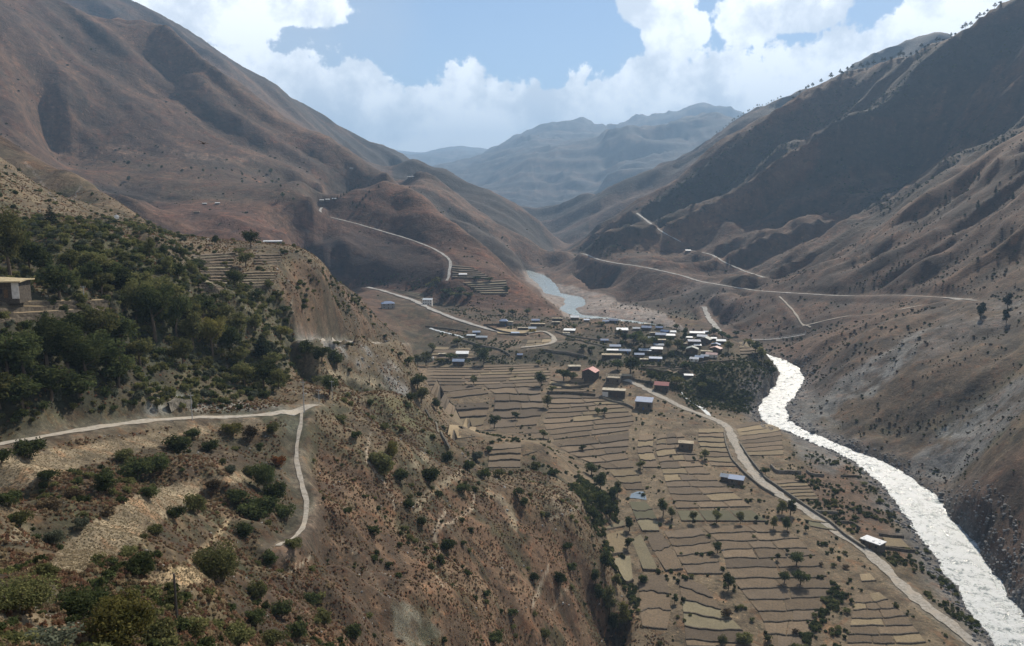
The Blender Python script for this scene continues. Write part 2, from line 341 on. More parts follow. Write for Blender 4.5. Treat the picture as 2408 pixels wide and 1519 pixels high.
# river: centre line and half width in the photograph, on river level
RIV = [(1232, 636, 9, 12), (1262, 648, 8.5, 22), (1285, 668, 8, 22), (1300, 690, 7, 22), (1350, 700, 6, 24), (1352, 716, 5, 20), (1330, 726, 4.5, 24), (1345, 742, 3.5, 26), (1420, 750, 3, 30), (1500, 760, 1.5, 30), (1600, 785, -.5, 28), (1700, 812, -1.2, 26), (1790, 835, -1.6, 24), (1850, 860, -2, 30), (1862, 885, -2.6, 34), (1835, 930, -3.6, 40), (1810, 960, -4.2, 42), (1830, 1000, -5, 40), (1910, 1030, -5.8, 30), (1985, 1060, -6.2, 38), (2060, 1095, -6.6, 48), (2130, 1150, -7.2, 62), (2190, 1220, -7.8, 72), (2255, 1300, -8.3, 78), (2320, 1400, -8.8, 80), (2385, 1500, -9.3, 85), (2440, 1600, -9.8, 88), (2520, 1800, -10.4, 90)]
rv = np.array([Gz(u, v, z) for u, v, z, w in RIV])
# half widths in metres, across the flow
rw = []
for i, (u, v, z, w) in enumerate(RIV):
    a = np.array(Gz(u-w, v, z)); b = np.array(Gz(u+w, v, z)); t = rv[min(i+1, len(rv)-1)]-rv[max(i-1, 0)]
    t = t[:2]/np.linalg.norm(t[:2]); ab = (b-a)[:2]
    rw.append(max(6.0, 0.5*abs(ab[0]*t[1]-ab[1]*t[0])))
rw = np.array(rw); rw[16:] *= 0.86; rw[3:12] = [13, 15, 15, 12, 12, 14, 14, 14, 14]
def resample(pts, w, step):
    d = np.r_[0, np.cumsum(np.linalg.norm(np.diff(pts[:, :2], axis=0), axis=1))]
    n = int(d[-1]/step)+2; s = np.linspace(0, d[-1], n)
    out = np.stack([np.interp(s, d, pts[:, k]) for k in range(3)], 1); ww = np.interp(s, d, w)
    for _ in range(3):
        out[1:-1] = (out[:-2]+2*out[1:-1]+out[2:])/4; ww[1:-1] = (ww[:-2]+2*ww[1:-1]+ww[2:])/4
    return out, ww
rvs, rws = resample(rv, rw, 6.0)
for i in range(0, len(rvs), 4): C_pts.append((rvs[i, 0], rvs[i, 1], rvs[i, 2]-1.5, .05))
# river bed gravel flat in the far bend
ln(Gz, [(1290, 655, 9), (1330, 690, 7.5), (1390, 700, 6.5), (1450, 720, 5), (1500, 745, 3.5), (1600, 778, 1)], .03)
ln(Gz, [(1270, 640, 9.5), (1240, 650, 9)], .05)

CP = np.array(C_pts)
cen = np.stack([2*CP[:, 0]/(CP[:, 1]+40), np.log(CP[:, 1]+40)], 1)
# drop near-duplicates
keep = []
for i in range(len(cen)):
    if not keep or np.min(np.sum((cen[keep]-cen[i])**2, 1)) > 0.012**2: keep.append(i)
CP = CP[keep]; cen = cen[keep]
def kern(r2): return np.sqrt(r2+0.0002)
A = kern(((cen[:, None]-cen[None])**2).sum(-1))
coef = np.linalg.solve(A + 0.0*np.eye(len(A)), CP[:, 2:4]-CP[:, 2:4].mean(0)) ; cmean = CP[:, 2:4].mean(0)
print('controls', len(CP))
# ------------------------------------------------------------------ terrain grid (a real height field, finer towards the valley)
NR, NC = 1000, 1040
G0 = 40.0
tt = np.linspace(-1, 1, NC); RR = 0.66*tt + 0.34*tt**5                   # x / (y + G0)
LY = np.linspace(math.log(34), math.log(22000), NR); YY = np.exp(LY)-G0
def rbf(r, ly):
    q = np.stack([2*np.ravel(r), np.ravel(ly)], 1); out = np.zeros((len(q), 2))
    for i in range(0, len(q), 4000):
        d = ((q[i:i+4000, None, 0]-cen[None, :, 0])**2 + (q[i:i+4000, None, 1]-cen[None, :, 1])**2)
        out[i:i+4000] = kern(d) @ coef
    return out + cmean
k4 = 4
rc = np.interp(np.linspace(0, NC-1, NC//k4), np.arange(NC), RR); lc = np.linspace(LY[0], LY[-1], NR//k4)
RC, LC = np.meshgrid(rc, lc); Zc = rbf(RC, LC)
def upsample(Zs):
    Zs = Zs.reshape(len(lc), len(rc))
    a = np.stack([np.interp(RR, rc, row) for row in Zs]); return np.stack([np.interp(LY, lc, a[:, j]) for j in range(NC)], 1)
Z = upsample(Zc[:, 0]); RG = np.clip(upsample(Zc[:, 1]), 0, 1)
X = RR[None, :]*(YY[:, None]+G0); Y = np.repeat(YY[:, None], NC, 1)
DD = np.hypot(X, Y)+15
# relief: octaves that belong to each scale
amp = np.clip((RG-0.04)*1.5*(1+.6*sstep(700, 1300, DD)), 0, 1)
wx = X + 25*fbm(X, Y, 180, 3, 5); wy = Y + 25*fbm(X, Y, 180, 3, 6)
for i, lam in enumerate((3, 6, 12, 24, 48, 96, 200, 420)):
    w = sstep(2.5*lam, 9*lam, DD)*(1-sstep(26*lam, 50*lam, DD))
    Z = Z + w*amp*lam*(0.30 if lam < 20 else 0.17 if lam < 50 else 0.07)*(vnoise(wx/lam, wy/lam, 40+i)*2-1)
for lam, a_ in ((1600, .03), (800, .05), (400, .09), (200, .12)):
    g = ridged(wx/lam+.7*vnoise(X/lam*.5, Y/lam*.5, 9), wy/lam, 2, 77+int(lam))
    Z = Z + amp*lam*a_*(g-.45)*sstep(4000, 6000, DD)*(1-sstep(60*lam, 90*lam, DD))
# gullies down the fall line, mirrored on the two sides of the valley
side = sstep(-60, 60, X-0.12*Y+60)
sR = 0.30*wx-0.954*wy; tR = 0.954*wx+0.30*wy
sL = 0.42*wx+0.907*wy; tL = 0.907*wx-0.42*wy
GUL = np.zeros_like(Z)
for lam, a_, st, sd in ((1500, .05, 3, 7), (600, .10, 3, 6), (250, 0.20, 4.5, 1), (110, 0.22, 5, 2), (48, 0.24, 5, 3), (22, 0.24, 4, 4), (10, .2, 3, 5)):
    w = sstep(3.5*lam, 9*lam, DD)*(1-sstep(38*lam, 75*lam, DD))
    g = ridged(sR/lam, tR/lam/st, 2, sd*7)*side + ridged(sL/lam, tL/lam/st, 2, sd*7+3)*(1-side)*0.75
    w = w*((0.75 if lam < 30 else 0.4)+(0.25 if lam < 30 else 0.6)*sstep(350, 900, DD))
    GUL += w*(g-0.35)
    Z = Z + w*amp*lam*a_*(g-0.35)*(1+0.5*side*sstep(650, 1100, DD))
def hill(Zg, x, y):
    """height of the terrain mesh at world x, y (bilinear on the grid)"""
    x = np.asarray(x, float); y = np.asarray(y, float)
    r = x/(y+G0); fi = (np.log(np.maximum(y+G0, 34.01))-LY[0])/(LY[1]-LY[0])
    fj = np.interp(r, RR, np.arange(NC))
    i = np.clip(fi.astype(int), 0, NR-2); j = np.clip(fj.astype(int), 0, NC-2)
    # position inside the cell in y is linear in y
    ty = np.clip((y-YY[i])/(YY[i+1]-YY[i]), 0, 1); tx = np.clip((r-RR[j])/(RR[j+1]-RR[j]), 0, 1)
    return (Zg[i, j]*(1-tx)+Zg[i, j+1]*tx)*(1-ty)+(Zg[i+1, j]*(1-tx)+Zg[i+1, j+1]*tx)*ty
def H(x, y): return hill(Z, x, y)
_ts = np.exp(np.linspace(math.log(18), math.log(20000), 2800))
def pick(u, v, dmin=0.0):
    """first terrain point seen through (u, v)"""
    dx, dy, dz = ray(u, v); ys = _ts[_ts > dmin]; t = ys/dy
    h = H(dx*t, ys) - (CAM_Z+dz*t)
    k = np.argmax(h > 0)
    if h[k] <= 0: k = len(ys)-1
    if k == 0: y = ys[0]
    else:
        a = h[k-1]; b = h[k]; f = -a/(b-a) if b != a else 0; y = ys[k-1]+(ys[k]-ys[k-1])*np.clip(f, 0, 1)
    t = y/dy; x = dx*t
    return np.array((float(x), float(y), float(H(x, y))))
def near_poly(pts, w, reach):
    """for every grid vertex within reach of the polyline: index, distance, z on line, half width"""
    lo = pts[:, :2].min(0)-reach; hi = pts[:, :2].max(0)+reach
    m = np.where(((X > lo[0]) & (X < hi[0]) & (Y > lo[1]) & (Y < hi[1])).ravel())[0]
    px = X.ravel()[m]; py = Y.ravel()[m]
    bd = np.full(len(m), 1e9); bz = np.zeros(len(m)); bw = np.zeros(len(m))
    for i in range(len(pts)-1):
        a, b = pts[i], pts[i+1]; ab = b[:2]-a[:2]; L2 = ab@ab
        if L2 < 1e-9: continue
        t = np.clip(((px-a[0])*ab[0]+(py-a[1])*ab[1])/L2, 0, 1)
        d = np.hypot(px-a[0]-t*ab[0], py-a[1]-t*ab[1]); k = d < bd
        bd[k] = d[k]; bz[k] = (a[2]+(b[2]-a[2])*t)[k]; bw[k] = (w[i]+(w[i+1]-w[i])*t)[k]
    k = bd < reach
    return m[k], bd[k], bz[k], bw[k]
Zf = Z.ravel()
idx, bd, bz, bw = near_poly(rvs, rws, 70)
wn = bw + 3*fbm(X.ravel()[idx], Y.ravel()[idx], 14, 3, 77)
wn = wn-2.2
bank = bz+0.5+np.clip(bd-wn, 0, 40)*0.10 + 1.2*sstep(0, 14, bd-wn)
zz = np.maximum(Zf[idx], np.where(bd < wn+45, bank, -99))
bed = bz-1.6
Zf[idx] = bed + (zz-bed)*sstep(-2.0, 3.5, bd-wn)
RIVD = np.full(Z.size, 99.0); RIVD[idx] = bd-wn
# ---- roads and tracks: measured in the photograph, benched into the slope
ROADS = {
 'near': ([(-60, 1056), (60, 1036), (140, 1018), (217, 1009), (283, 998), (333, 989), (433, 981), (517, 982), (580, 984), (627, 981), (683, 965), (712, 953), (738, 952)], 3.3, 'dirt_road'),
 'path': ([(712, 956), (706, 990), (707, 1019), (690, 1066), (700, 1113), (717, 1153), (730, 1193), (731, 1213), (715, 1250), (690, 1266), (653, 1283)], 1.0, 'footpath'),
 'valley': ([(2330, 1540), (2298, 1519), (2231, 1463), (2171, 1423), (2105, 1363), (2038, 1296), (1971, 1253), (1905, 1206), (1838, 1169), (1778, 1123), (1745, 1079), (1722, 1033), (1712, 1003), (1671, 983), (1605, 960), (1569, 939), (1541, 929), (1512, 911), (1488, 899), (1470, 893)], 5.0, 'dirt_road'),
 'back': ([(862, 676), (900, 684), (931, 694), (975, 708), (1014, 728), (1064, 748), (1114, 766), (1143, 773), (1175, 781)], 6.0, 'dirt_road'),
 'loop': ([(1175, 781), (1230, 790), (1275, 776), (1300, 790), (1304, 806), (1270, 815), (1225, 818)], 4.0, 'dirt_road'),
 'spur': ([(712, 800), (760, 801), (820, 804), (880, 806), (955, 808)], 4.5, 'dirt_road'),
 'right': ([(2290, 708), (2240, 702), (2100, 694), (1990, 698), (1900, 692), (1860, 690), (1800, 686), (1755, 682), (1700, 671), (1650, 664), (1600, 648), (1550, 636), (1500, 626), (1450, 620), (1400, 610), (1384, 600), (1368, 597)], 5.5, 'mountain_road'),
 'upper': ([(1497, 502), (1530, 527), (1560, 548), (1600, 569)], 5.0, 'mountain_road'),
 'upper2': ([(1620, 589), (1670, 598), (1700, 615), (1740, 635), (1795, 653)], 4.0, 'mountain_road'),
 'hill': ([(756, 489), (750, 498), (768, 510), (830, 524), (900, 545), (960, 562), (1020, 585), (1048, 603)], 3.6, 'mountain_road'),
 'hillpath': ([(1048, 603), (1062, 614), (1056, 630), (1058, 645), (1050, 662)], 3.4, 'mountain_road'),
 'cut': ([(1654, 722), (1662, 742), (1676, 762), (1693, 780)], 6.0, 'footpath'),
 'spurtrail': ([(1832, 698), (1862, 728), (1874, 745), (1885, 765), (1905, 775)], 2.2, 'footpath'),
 'spurtrail2': ([(1885, 768), (1960, 750), (2000, 742), (2070, 738)], 2.2, 'footpath'),
 'spurtrail3': ([(2285, 704), (2230, 706), (2180, 716), (2120, 728)], 3.0, 'footpath'),
}
ROADP = {}
RDW = np.zeros(Z.size)
for name, (pp, w, nm) in ROADS.items():
    pts = np.array([pick(u, v) for u, v in pp])
    k = np.r_[True, np.linalg.norm(np.diff(pts, axis=0), axis=1) > 2]; pts = pts[k]
    pts, ws = resample(pts, np.full(len(pts), w/2), 5.0 if pts[:, 1].mean() < 900 else 9.0)
    if len(pts) > 6:
        for _ in range(4): pts[1:-1, 2] = (pts[:-2, 2]+2*pts[1:-1, 2]+pts[2:, 2])/4
    sc = 1.0 if pts[:, 1].mean() < 600 else 2.2
    idx, bd, bz, bw = near_poly(pts, ws, w/2*sc+5*sc)
    f = 1-sstep(bw*sc*0.9, bw*sc+4.5*sc, bd)
    Zf[idx] = Zf[idx]*(1-f)+bz*f
    RDW[idx] = np.maximum(RDW[idx], f)
    ROADP[name] = pts
Z = Zf.reshape(NR, NC)
print('terrain', Z.min(), Z.max())

# ------------------------------------------------------------------ ground colours (albedo, with some light and shade painted in)
def project(x, y, z):
    dz = z-CAM_Z; f = y*cP - dz*sP; up = y*sP + dz*cP
    f = np.maximum(f, 0.1)
    return CU+FOC*x/f, CV-FOC*up/f
U, V = project(X, Y, Z)
Uf = U.ravel(); Vf = V.ravel(); Df = Y.ravel(); Xf = X.ravel()
n1 = fbm(Xf, Df, 60, 5, 101); n2 = fbm(Xf, Df, 14, 4, 102); n3 = fbm(Xf, Df, 300, 5, 103); n4 = fbm(Xf, Df, 5, 3, 104)
wu = Uf + 9*fbm(Uf, Vf, 30, 4, 105); wv = Vf + 7*fbm(Uf, Vf, 30, 4, 106)
def sdf(poly, pu, pv):
    poly = np.array(poly, float); n = len(poly)
    ins = np.zeros(len(pu), bool); d2 = np.full(len(pu), 1e12)
    for i in range(n):
        a = poly[i]; b = poly[(i+1) % n]; ab = b-a
        t = np.clip(((pu-a[0])*ab[0]+(pv-a[1])*ab[1])/(ab@ab+1e-9), 0, 1)
        d2 = np.minimum(d2, (pu-a[0]-t*ab[0])**2+(pv-a[1]-t*ab[1])**2)
        c = ((a[1] > pv) != (b[1] > pv)) & (pu < (b[0]-a[0])*(pv-a[1])/(b[1]-a[1]+1e-12)+a[0])
        ins ^= c
    return np.where(ins, np.sqrt(d2), -np.sqrt(d2))
def sel(poly, d0=0, d1=1e9):
    p = np.array(poly); m = (Uf > p[:, 0].min()-40) & (Uf < p[:, 0].max()+40) & (Vf > p[:, 1].min()-40) & (Vf < p[:, 1].max()+40) & (Df > d0) & (Df < d1)
    return np.where(m)[0]
gx = np.gradient(Z, axis=1)/np.maximum(np.gradient(X, axis=1), .05); gy = np.gradient(Z, axis=0)/np.gradient(Y, axis=0)
SL = np.hypot(gx, gy).ravel()
lap = (np.roll(Z, 6, 0)+np.roll(Z, -6, 0)+np.roll(Z, 6, 1)+np.roll(Z, -6, 1)-4*Z).ravel()/(0.045*(Df+G0))   # >0 in hollows
def mixc(c, f, col):
    f = f[:, None]; return c*(1-f)+np.array(col)*f
GR_B = (0.165, 0.128, 0.078)      # dry brown grass
GR_R = (0.165, 0.108, 0.064)     # reddish scrub
GR_Y = (0.235, 0.185, 0.115)      # pale dry grass
SHR = (0.052, 0.058, 0.030)       # shrubs
ROCK = (0.21, 0.205, 0.195)
DIRT = (0.34, 0.30, 0.24)
col = np.tile(np.array(GR_B), (Z.size, 1))
col = mixc(col, sstep(-.1, .5, n1+0.4*n2)*0.7, GR_R)
col = mixc(col, sstep(0.05, .5, n3*0.8+0.5*n2)*0.55, GR_Y)
# shrubs gather in hollows
col = mixc(col, np.clip(sstep(0.02, 0.25, lap+0.12*n2+0.10*n1)*0.75, 0, 1), SHR)
col = mixc(col, sstep(0.12, 0.5, n2*0.7+n4*0.5)*0.45, SHR)
def paint(poly, color, d0=0, d1=1e9, soft=10, amt=1.0, thr=None):
    global col
    k = sel(poly, d0, d1); f = sstep(-soft, soft, sdf(poly, wu[k], wv[k]))*amt
    if thr is not None: f = f*sstep(thr-.18, thr+.18, 0.55*n2[k]+0.55*n1[k]+0.35*n4[k])
    c = np.array(color)
    col[k] = col[k]*(1-f[:, None])+c*f[:, None]
# high slopes, cooler brown
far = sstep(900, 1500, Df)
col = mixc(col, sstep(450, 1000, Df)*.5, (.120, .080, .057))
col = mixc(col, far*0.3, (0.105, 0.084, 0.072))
# ---- patches
FOREST = (0.028, 0.036, 0.022)
# wooded left slope
paint([(-50, 480), (60, 520), (200, 545), (420, 600), (640, 680), (780, 800), (690, 860), (640, 930), (300, 960), (-50, 1000)], (.075, .075, .040), 120, 360, 14, .75, -.25)
paint([(-50, 700), (300, 690), (430, 760), (560, 800), (330, 930), (-50, 990)], FOREST, 120, 260, 14, .6)
paint([(60, 525), (340, 515), (460, 600), (620, 700), (760, 640), (900, 760), (820, 740), (600, 740), (380, 680), (160, 640)], (.07, .075, .038), 200, 460, 12, .65, 0.0)
# reddish foreground spur
paint([(740, 1010), (900, 1080), (1090, 1150), (1330, 1260), (1430, 1400), (1460, 1530), (560, 1530), (640, 1300), (740, 1200)], (.205, .122, .075), 60, 330, 12, .7)
paint([(740, 1040), (1000, 1180), (1200, 1330), (1420, 1500), (1200, 1530), (1000, 1380), (800, 1200)], (.235, .175, .11), 80, 320, 14, .5, .15)
paint([(915, 1400), (1000, 1440), (1045, 1490), (990, 1530), (930, 1500)], (.19, .19, .15), 80, 320, 5, .85)
# grey scree of the left spur
GREY = (.30, .295, .275)
paint([(720, 788), (800, 800), (860, 815), (930, 860), (968, 915), (960, 932), (900, 905), (830, 850), (730, 812)], GREY, 330, 620, 7, .9, -.35)
paint([(690, 760), (760, 790), (700, 810)], GREY, 300, 600, 6, .6)
paint([(780, 805), (960, 815), (968, 860), (900, 850), (820, 830)], (.26, .17, .11), 350, 620, 8, .5, .1)
paint([(760, 640), (860, 700), (930, 770), (900, 780), (820, 730), (740, 690)], (.055, .048, .038), 380, 560, 9, .8, -.05)
paint([(690, 600), (800, 650), (940, 790), (700, 790), (660, 700)], (.18, .11, .07), 300, 560, 10, .6)
# worn goat tracks and eroded rills, bare earth (thin lines)
def trail(pts, wpx, color, d0, d1, amt=.8):
    global col
    p = np.array(pts, float); d = np.r_[0, np.cumsum(np.hypot(*np.diff(p, axis=0).T))]; s = np.linspace(0, d[-1], int(d[-1]/6)+2)
    q = np.stack([np.interp(s, d, p[:, 0])+2.2*np.sin(s*.21+p[0, 0]), np.interp(s, d, p[:, 1])+1.5*np.sin(s*.13)], 1)
    k = np.where((Uf > q[:, 0].min()-9) & (Uf < q[:, 0].max()+9) & (Vf > q[:, 1].min()-9) & (Vf < q[:, 1].max()+9) & (Df > d0) & (Df < d1))[0]
    b = np.full(len(k), 1e9)
    for a_, b_ in zip(q[:-1], q[1:]):
        ab = b_-a_; t = np.clip(((Uf[k]-a_[0])*ab[0]+(Vf[k]-a_[1])*ab[1])/(ab@ab+1e-9), 0, 1); b = np.minimum(b, np.hypot(Uf[k]-a_[0]-t*ab[0], Vf[k]-a_[1]-t*ab[1]))
    f = (1-sstep(wpx*.5, wpx*1.3, b+1.2*n4[k]))*amt; c = np.array(color); col[k] = col[k]*(1-f[:, None])+c*f[:, None]
TR = (.36, .30, .22)
for q in ([(1109, 1146), (1114, 1172), (1116, 1189), (1103, 1193), (1085, 1216), (1065, 1231), (1042, 1234), (1030, 1246)], [(1048, 1196), (1035, 1220), (1020, 1252), (1017, 1276), (1029, 1292)], [(1288, 1332), (1269, 1390), (1250, 1426)], [(1345, 1372), (1318, 1400), (1295, 1440)],
          [(982, 1516), (1035, 1489), (1075, 1462), (1085, 1450)], [(663, 1359), (727, 1312), (745, 1298)], [(533, 856), (537, 890), (543, 916), (553, 960)], [(600, 912), (590, 944)], [(687, 703), (686, 746), (676, 783)], [(870, 1020), (860, 1080), (900, 1130), (930, 1190)], [(960, 1230), (1000, 1300), (1040, 1380)], [(800, 1260), (860, 1330), (900, 1400)],
          [(1190, 1180), (1196, 1205), (1215, 1240)], [(1150, 1010), (1180, 1030), (1220, 1060)], [(1122, 900), (1162, 926), (1185, 945), (1165, 990)], [(1600, 1010), (1580, 1050), (1575, 1090), (1590, 1130), (1620, 1180)], [(1480, 1020), (1500, 1040), (1520, 1090), (1540, 1150), (1560, 1240)], [(1890, 1480), (1900, 1450), (1940, 1420), (1960, 1380)]):
    trail(q, 2.2, TR, 60, 640)
for q in ([(1085, 1110), (1040, 1140), (1010, 1160), (985, 1180), (980, 1200)], [(1145, 1155), (1180, 1175), (1200, 1205), (1210, 1240)], [(1320, 1200), (1300, 1170), (1360, 1150)], [(1290, 1220), (1330, 1205), (1370, 1185)]): trail(q, 7, (.30, .25, .175), 60, 420, .8)
for q in ([(150, 330), (260, 355), (300, 340)], [(60, 380), (115, 450), (130, 470)], [(170, 470), (180, 455), (190, 440)]): trail(q, 2, (.28, .26, .23), 300, 1700, .7)
for q in ([(1720, 1000), (1790, 1060)],): pass
# road cutting
for c in ((410, 945, 60, 22), (470, 955, 30, 15), (560, 960, 60, 16), (640, 965, 35, 12), (350, 965, 25, 16), (690, 1000, 25, 22), (685, 1020, 18, 14)):
    paint([(c[0]-c[2], c[1]-c[3]*.3), (c[0], c[1]-c[3]), (c[0]+c[2], c[1]-c[3]*.2), (c[0]+c[2]*.7, c[1]+c[3]), (c[0]-c[2]*.8, c[1]+c[3])], (.26, .27, .25), 120, 260, 8, .8, -.2)
# foreground stubble fields and tracks
STUB = (.31, .255, .17)
paint([(-60, 1085), (170, 1050), (330, 1025), (520, 995), (560, 1005), (400, 1040), (250, 1080), (0, 1165), (-60, 1180)], STUB, 60, 260, 5, .9)
paint([(100, 1345), (170, 1260), (300, 1170), (420, 1135), (620, 1100), (600, 1120), (480, 1150), (390, 1220), (300, 1290), (180, 1350)], STUB, 40, 230, 5, .9)
paint([(-60, 1260), (30, 1240), (90, 1230), (40, 1290), (-60, 1320)], STUB, 40, 160, 8, .6)
paint([(330, 1365), (410, 1330), (470, 1330), (520, 1355), (430, 1375), (380, 1385)], (.34, .26, .16), 40, 200, 4, .9)
paint([(420, 1335), (540, 1215), (548, 1222), (430, 1345)], (.36, .28, .18), 40, 230, 3, .8)
paint([(-60, 1440), (60, 1440), (160, 1470), (120, 1530), (-60, 1530)], (.30, .24, .16), 0, 90, 10, .7)
# small shelves on the spur
for q in ([(985, 1165), (1030, 1130), (1085, 1112), (1075, 1125), (1030, 1150), (1005, 1190)], [(740, 868), (800, 865), (850, 880), (900, 895), (880, 915), (800, 890)], [(950, 1100), (990, 1060), (1015, 1075), (975, 1115)], [(1000, 1020), (1025, 1035), (1005, 1060), (985, 1050)]):
    paint(q, (.33, .28, .19), 100, 460, 4, .85)
paint([(860, 930), (960, 930), (1000, 980), (1040, 1050), (1000, 1055), (930, 1000), (870, 960)], (.10, .105, .045), 220, 360, 10, .7, -.1)
# plain: dry soil under and between the fields
paint([(985, 860), (1330, 850), (1500, 860), (1600, 960), (1740, 990), (1850, 1060), (2000, 1260), (2250, 1519), (2250, 1560), (1440, 1560), (1440, 1330), (1360, 1180), (1280, 1040), (1050, 1020), (1000, 930)], (.215, .165, .105), 200, 760, 10, .85)
paint([(1860, 1130), (1950, 1060), (2060, 1180), (2160, 1330), (2060, 1290), (1930, 1200)], (.16, .105, .07), 260, 560, 10, .8)
paint([(1850, 1020), (1920, 1040), (1990, 1090), (1960, 1120), (1880, 1080)], (.20, .195, .18), 360, 620, 8, .8)
# village shelf
paint([(880, 690), (960, 700), (1320, 745), (1600, 770), (1790, 800), (1840, 860), (1760, 960), (1500, 860), (980, 860), (960, 800)], (.12, .108, .068), 480, 1050, 8, .8, -.2)
paint([(1250, 745), (1420, 760), (1700, 800), (1700, 850), (1560, 830), (1300, 800)], (.22, .18, .12), 600, 950, 10, .6, .0)
paint([(1150, 790), (1300, 792), (1310, 805), (1260, 822), (1150, 812)], (.29, .25, .18), 600, 950, 5, .7)
paint([(1470, 850), (1620, 860), (1830, 860), (1840, 890), (1760, 960), (1640, 950), (1540, 890)], (.065, .068, .034), 450, 800, 10, .7, -.15)
# central hill
paint([(690, 585), (830, 532), (1000, 575), (1050, 610), (1060, 650), (1190, 700), (1200, 730), (860, 675)], (.066, .048, .036), 900, 1300, 6, .9)  # backlit front of the hill: shade painted into the colour
paint([(700, 640), (1050, 655), (1180, 690), (1200, 728), (1080, 715), (860, 668), (700, 655)], FOREST, 850, 1250, 6, .7, -.2)
paint([(780, 470), (840, 435), (880, 432), (870, 470), (830, 500), (800, 495)], FOREST, 1150, 1400, 5, .8, -.2)
paint([(700, 520), (780, 470), (835, 438), (900, 430), (1000, 460), (1100, 550), (1200, 640), (1312, 744), (1100, 720), (690, 640)], (.15, .092, .058), 900, 1420, 6, .6)
paint([(690, 590), (760, 560), (830, 545), (1000, 585), (1050, 620), (1050, 655), (860, 670), (700, 640)], (.058, .044, .034), 900, 1300, 8, .85)  # same front darkened again, painted shade
paint([(930, 432), (985, 406), (1080, 460), (1275, 628), (1220, 625), (1100, 540), (1010, 470)], (.19, .145, .10), 1420, 1950, 5, .7)  # hill behind: its sunlit slope painted pale
paint([(1000, 470), (1100, 540), (1220, 625), (1180, 600), (1060, 505)], (.06, .058, .045), 1300, 1700, 5, .8)
paint([(1060, 520), (1150, 600), (1250, 690), (1312, 744), (1220, 735), (1190, 690), (1100, 610)], (.24, .175, .125), 850, 1300, 10, .5)  # sunlit right face of the hill, painted paler
# riverbed gravel
GRAV = (.46, .43, .40)
paint([(1215, 632), (1280, 640), (1300, 665), (1400, 690), (1470, 715), (1560, 735), (1590, 765), (1640, 788), (1500, 765), (1330, 745), (1290, 700), (1240, 655)], GRAV, 850, 1700, 3, .95)
paint([(1480, 715), (1560, 728), (1640, 735), (1690, 770), (1640, 778), (1560, 745)], (.10, .13, .06), 850, 1150, 5, .5, -.1)
# left mountain: cultivated bench and dark scrub
paint([(120, 350), (640, 372), (780, 450), (740, 480), (340, 470), (230, 420)], (.10, .095, .065), 1000, 1550, 8, .7, -.1)
paint([(110, 345), (420, 352), (620, 368), (600, 385), (300, 375), (120, 362)], (.30, .27, .22), 1100, 1550, 6, .6, .12)
paint([(150, 200), (300, 230), (290, 290), (180, 260)], (.05, .055, .045), 1200, 1900, 12, .7, -.1)
paint([(210, 435), (380, 440), (380, 470), (330, 500)], (.045, .045, .04), 1000, 1300, 8, .75)
paint([(330, 480), (600, 475), (740, 480), (700, 570), (430, 560)], (.21, .125, .085), 850, 1250, 8, .5)
paint([(290, 0), (560, 130), (900, 370), (945, 385), (900, 400), (640, 250), (450, 110), (250, 20)], (.075, .08, .07), 2300, 3200, 12, .6)
# right mountain: dark woods on its upper face
WOOD = (.034, .042, .034)
paint([(2400, 40), (2060, 165), (1850, 262), (1700, 355), (1480, 512), (1340, 600), (1420, 600), (1600, 540), (1750, 430), (1900, 330), (2100, 260), (2400, 120)], WOOD, 1300, 2100, 10, .8, -.35)
paint([(1900, 400), (2050, 330), (2200, 330), (2100, 440), (2000, 540), (1960, 500), (1920, 430)], WOOD, 1200, 1800, 12, .8, -.2)
paint([(2090, 420), (2407, 200), (2407, 330), (2150, 490), (2020, 560)], WOOD, 1150, 1700, 12, .65, -.1)
paint([(1700, 760), (1760, 700), (1850, 735), (1880, 790), (1780, 800)], (.05, .047, .035), 700, 1050, 10, .7)
for q in ([(1700, 730), (1760, 698), (1790, 700), (1740, 750), (1690, 780)], [(1980, 700), (2110, 694), (2060, 720), (1995, 725)], [(1620, 650), (1720, 670), (1740, 730), (1650, 735), (1600, 690)], [(1180, 800), (1181, 800), (1180, 801)],
          [(1870, 985), (1990, 880), (2140, 790), (2190, 760), (2150, 810), (2040, 900), (1900, 1010)], [(2000, 930), (2110, 840), (2180, 800), (2130, 860), (2050, 935)], [(2130, 1100), (2220, 1000), (2407, 900), (2407, 960), (2290, 1080), (2230, 1140), (2160, 1130)],
          [(2200, 750), (2300, 715), (2407, 705), (2407, 760), (2300, 800), (2200, 840), (2150, 850)], [(1820, 960), (1900, 880), (2000, 840), (1960, 900), (1880, 980)]):
    paint(q, (.20, .205, .20), 360, 1300, 9, .85, -.25)
paint([(2270, 1180), (2407, 1060), (2407, 1330), (2330, 1270)], (.20, .125, .085), 250, 400, 10, .7)
# far ranges: forest and rock
paint([(925, 395), (970, 372), (1045, 378), (1150, 445), (1265, 525), (1306, 605), (1290, 640), (1240, 590), (1075, 460), (985, 408), (930, 430)], (.045, .046, .040), 1830, 2900, 3, .95)
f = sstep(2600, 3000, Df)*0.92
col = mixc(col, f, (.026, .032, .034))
# river banks: bare stones
f = sstep(22, 6, RIVD+6*n2)*sstep(-6, -2, RIVD) if False else (1-sstep(5, 20, RIVD+8*n2))*(Df < 900)
col = mixc(col, f*.8, (.215, .205, .195))
f = RDW*sstep(250, 500, Df)*.35 + RDW*(Df < 300)*.4
col = mixc(col, f, (.27, .245, .205))
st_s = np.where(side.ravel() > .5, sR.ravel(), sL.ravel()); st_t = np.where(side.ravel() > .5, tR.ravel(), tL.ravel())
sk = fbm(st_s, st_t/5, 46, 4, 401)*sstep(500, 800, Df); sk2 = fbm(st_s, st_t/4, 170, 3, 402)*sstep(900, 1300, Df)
hs = side.ravel()
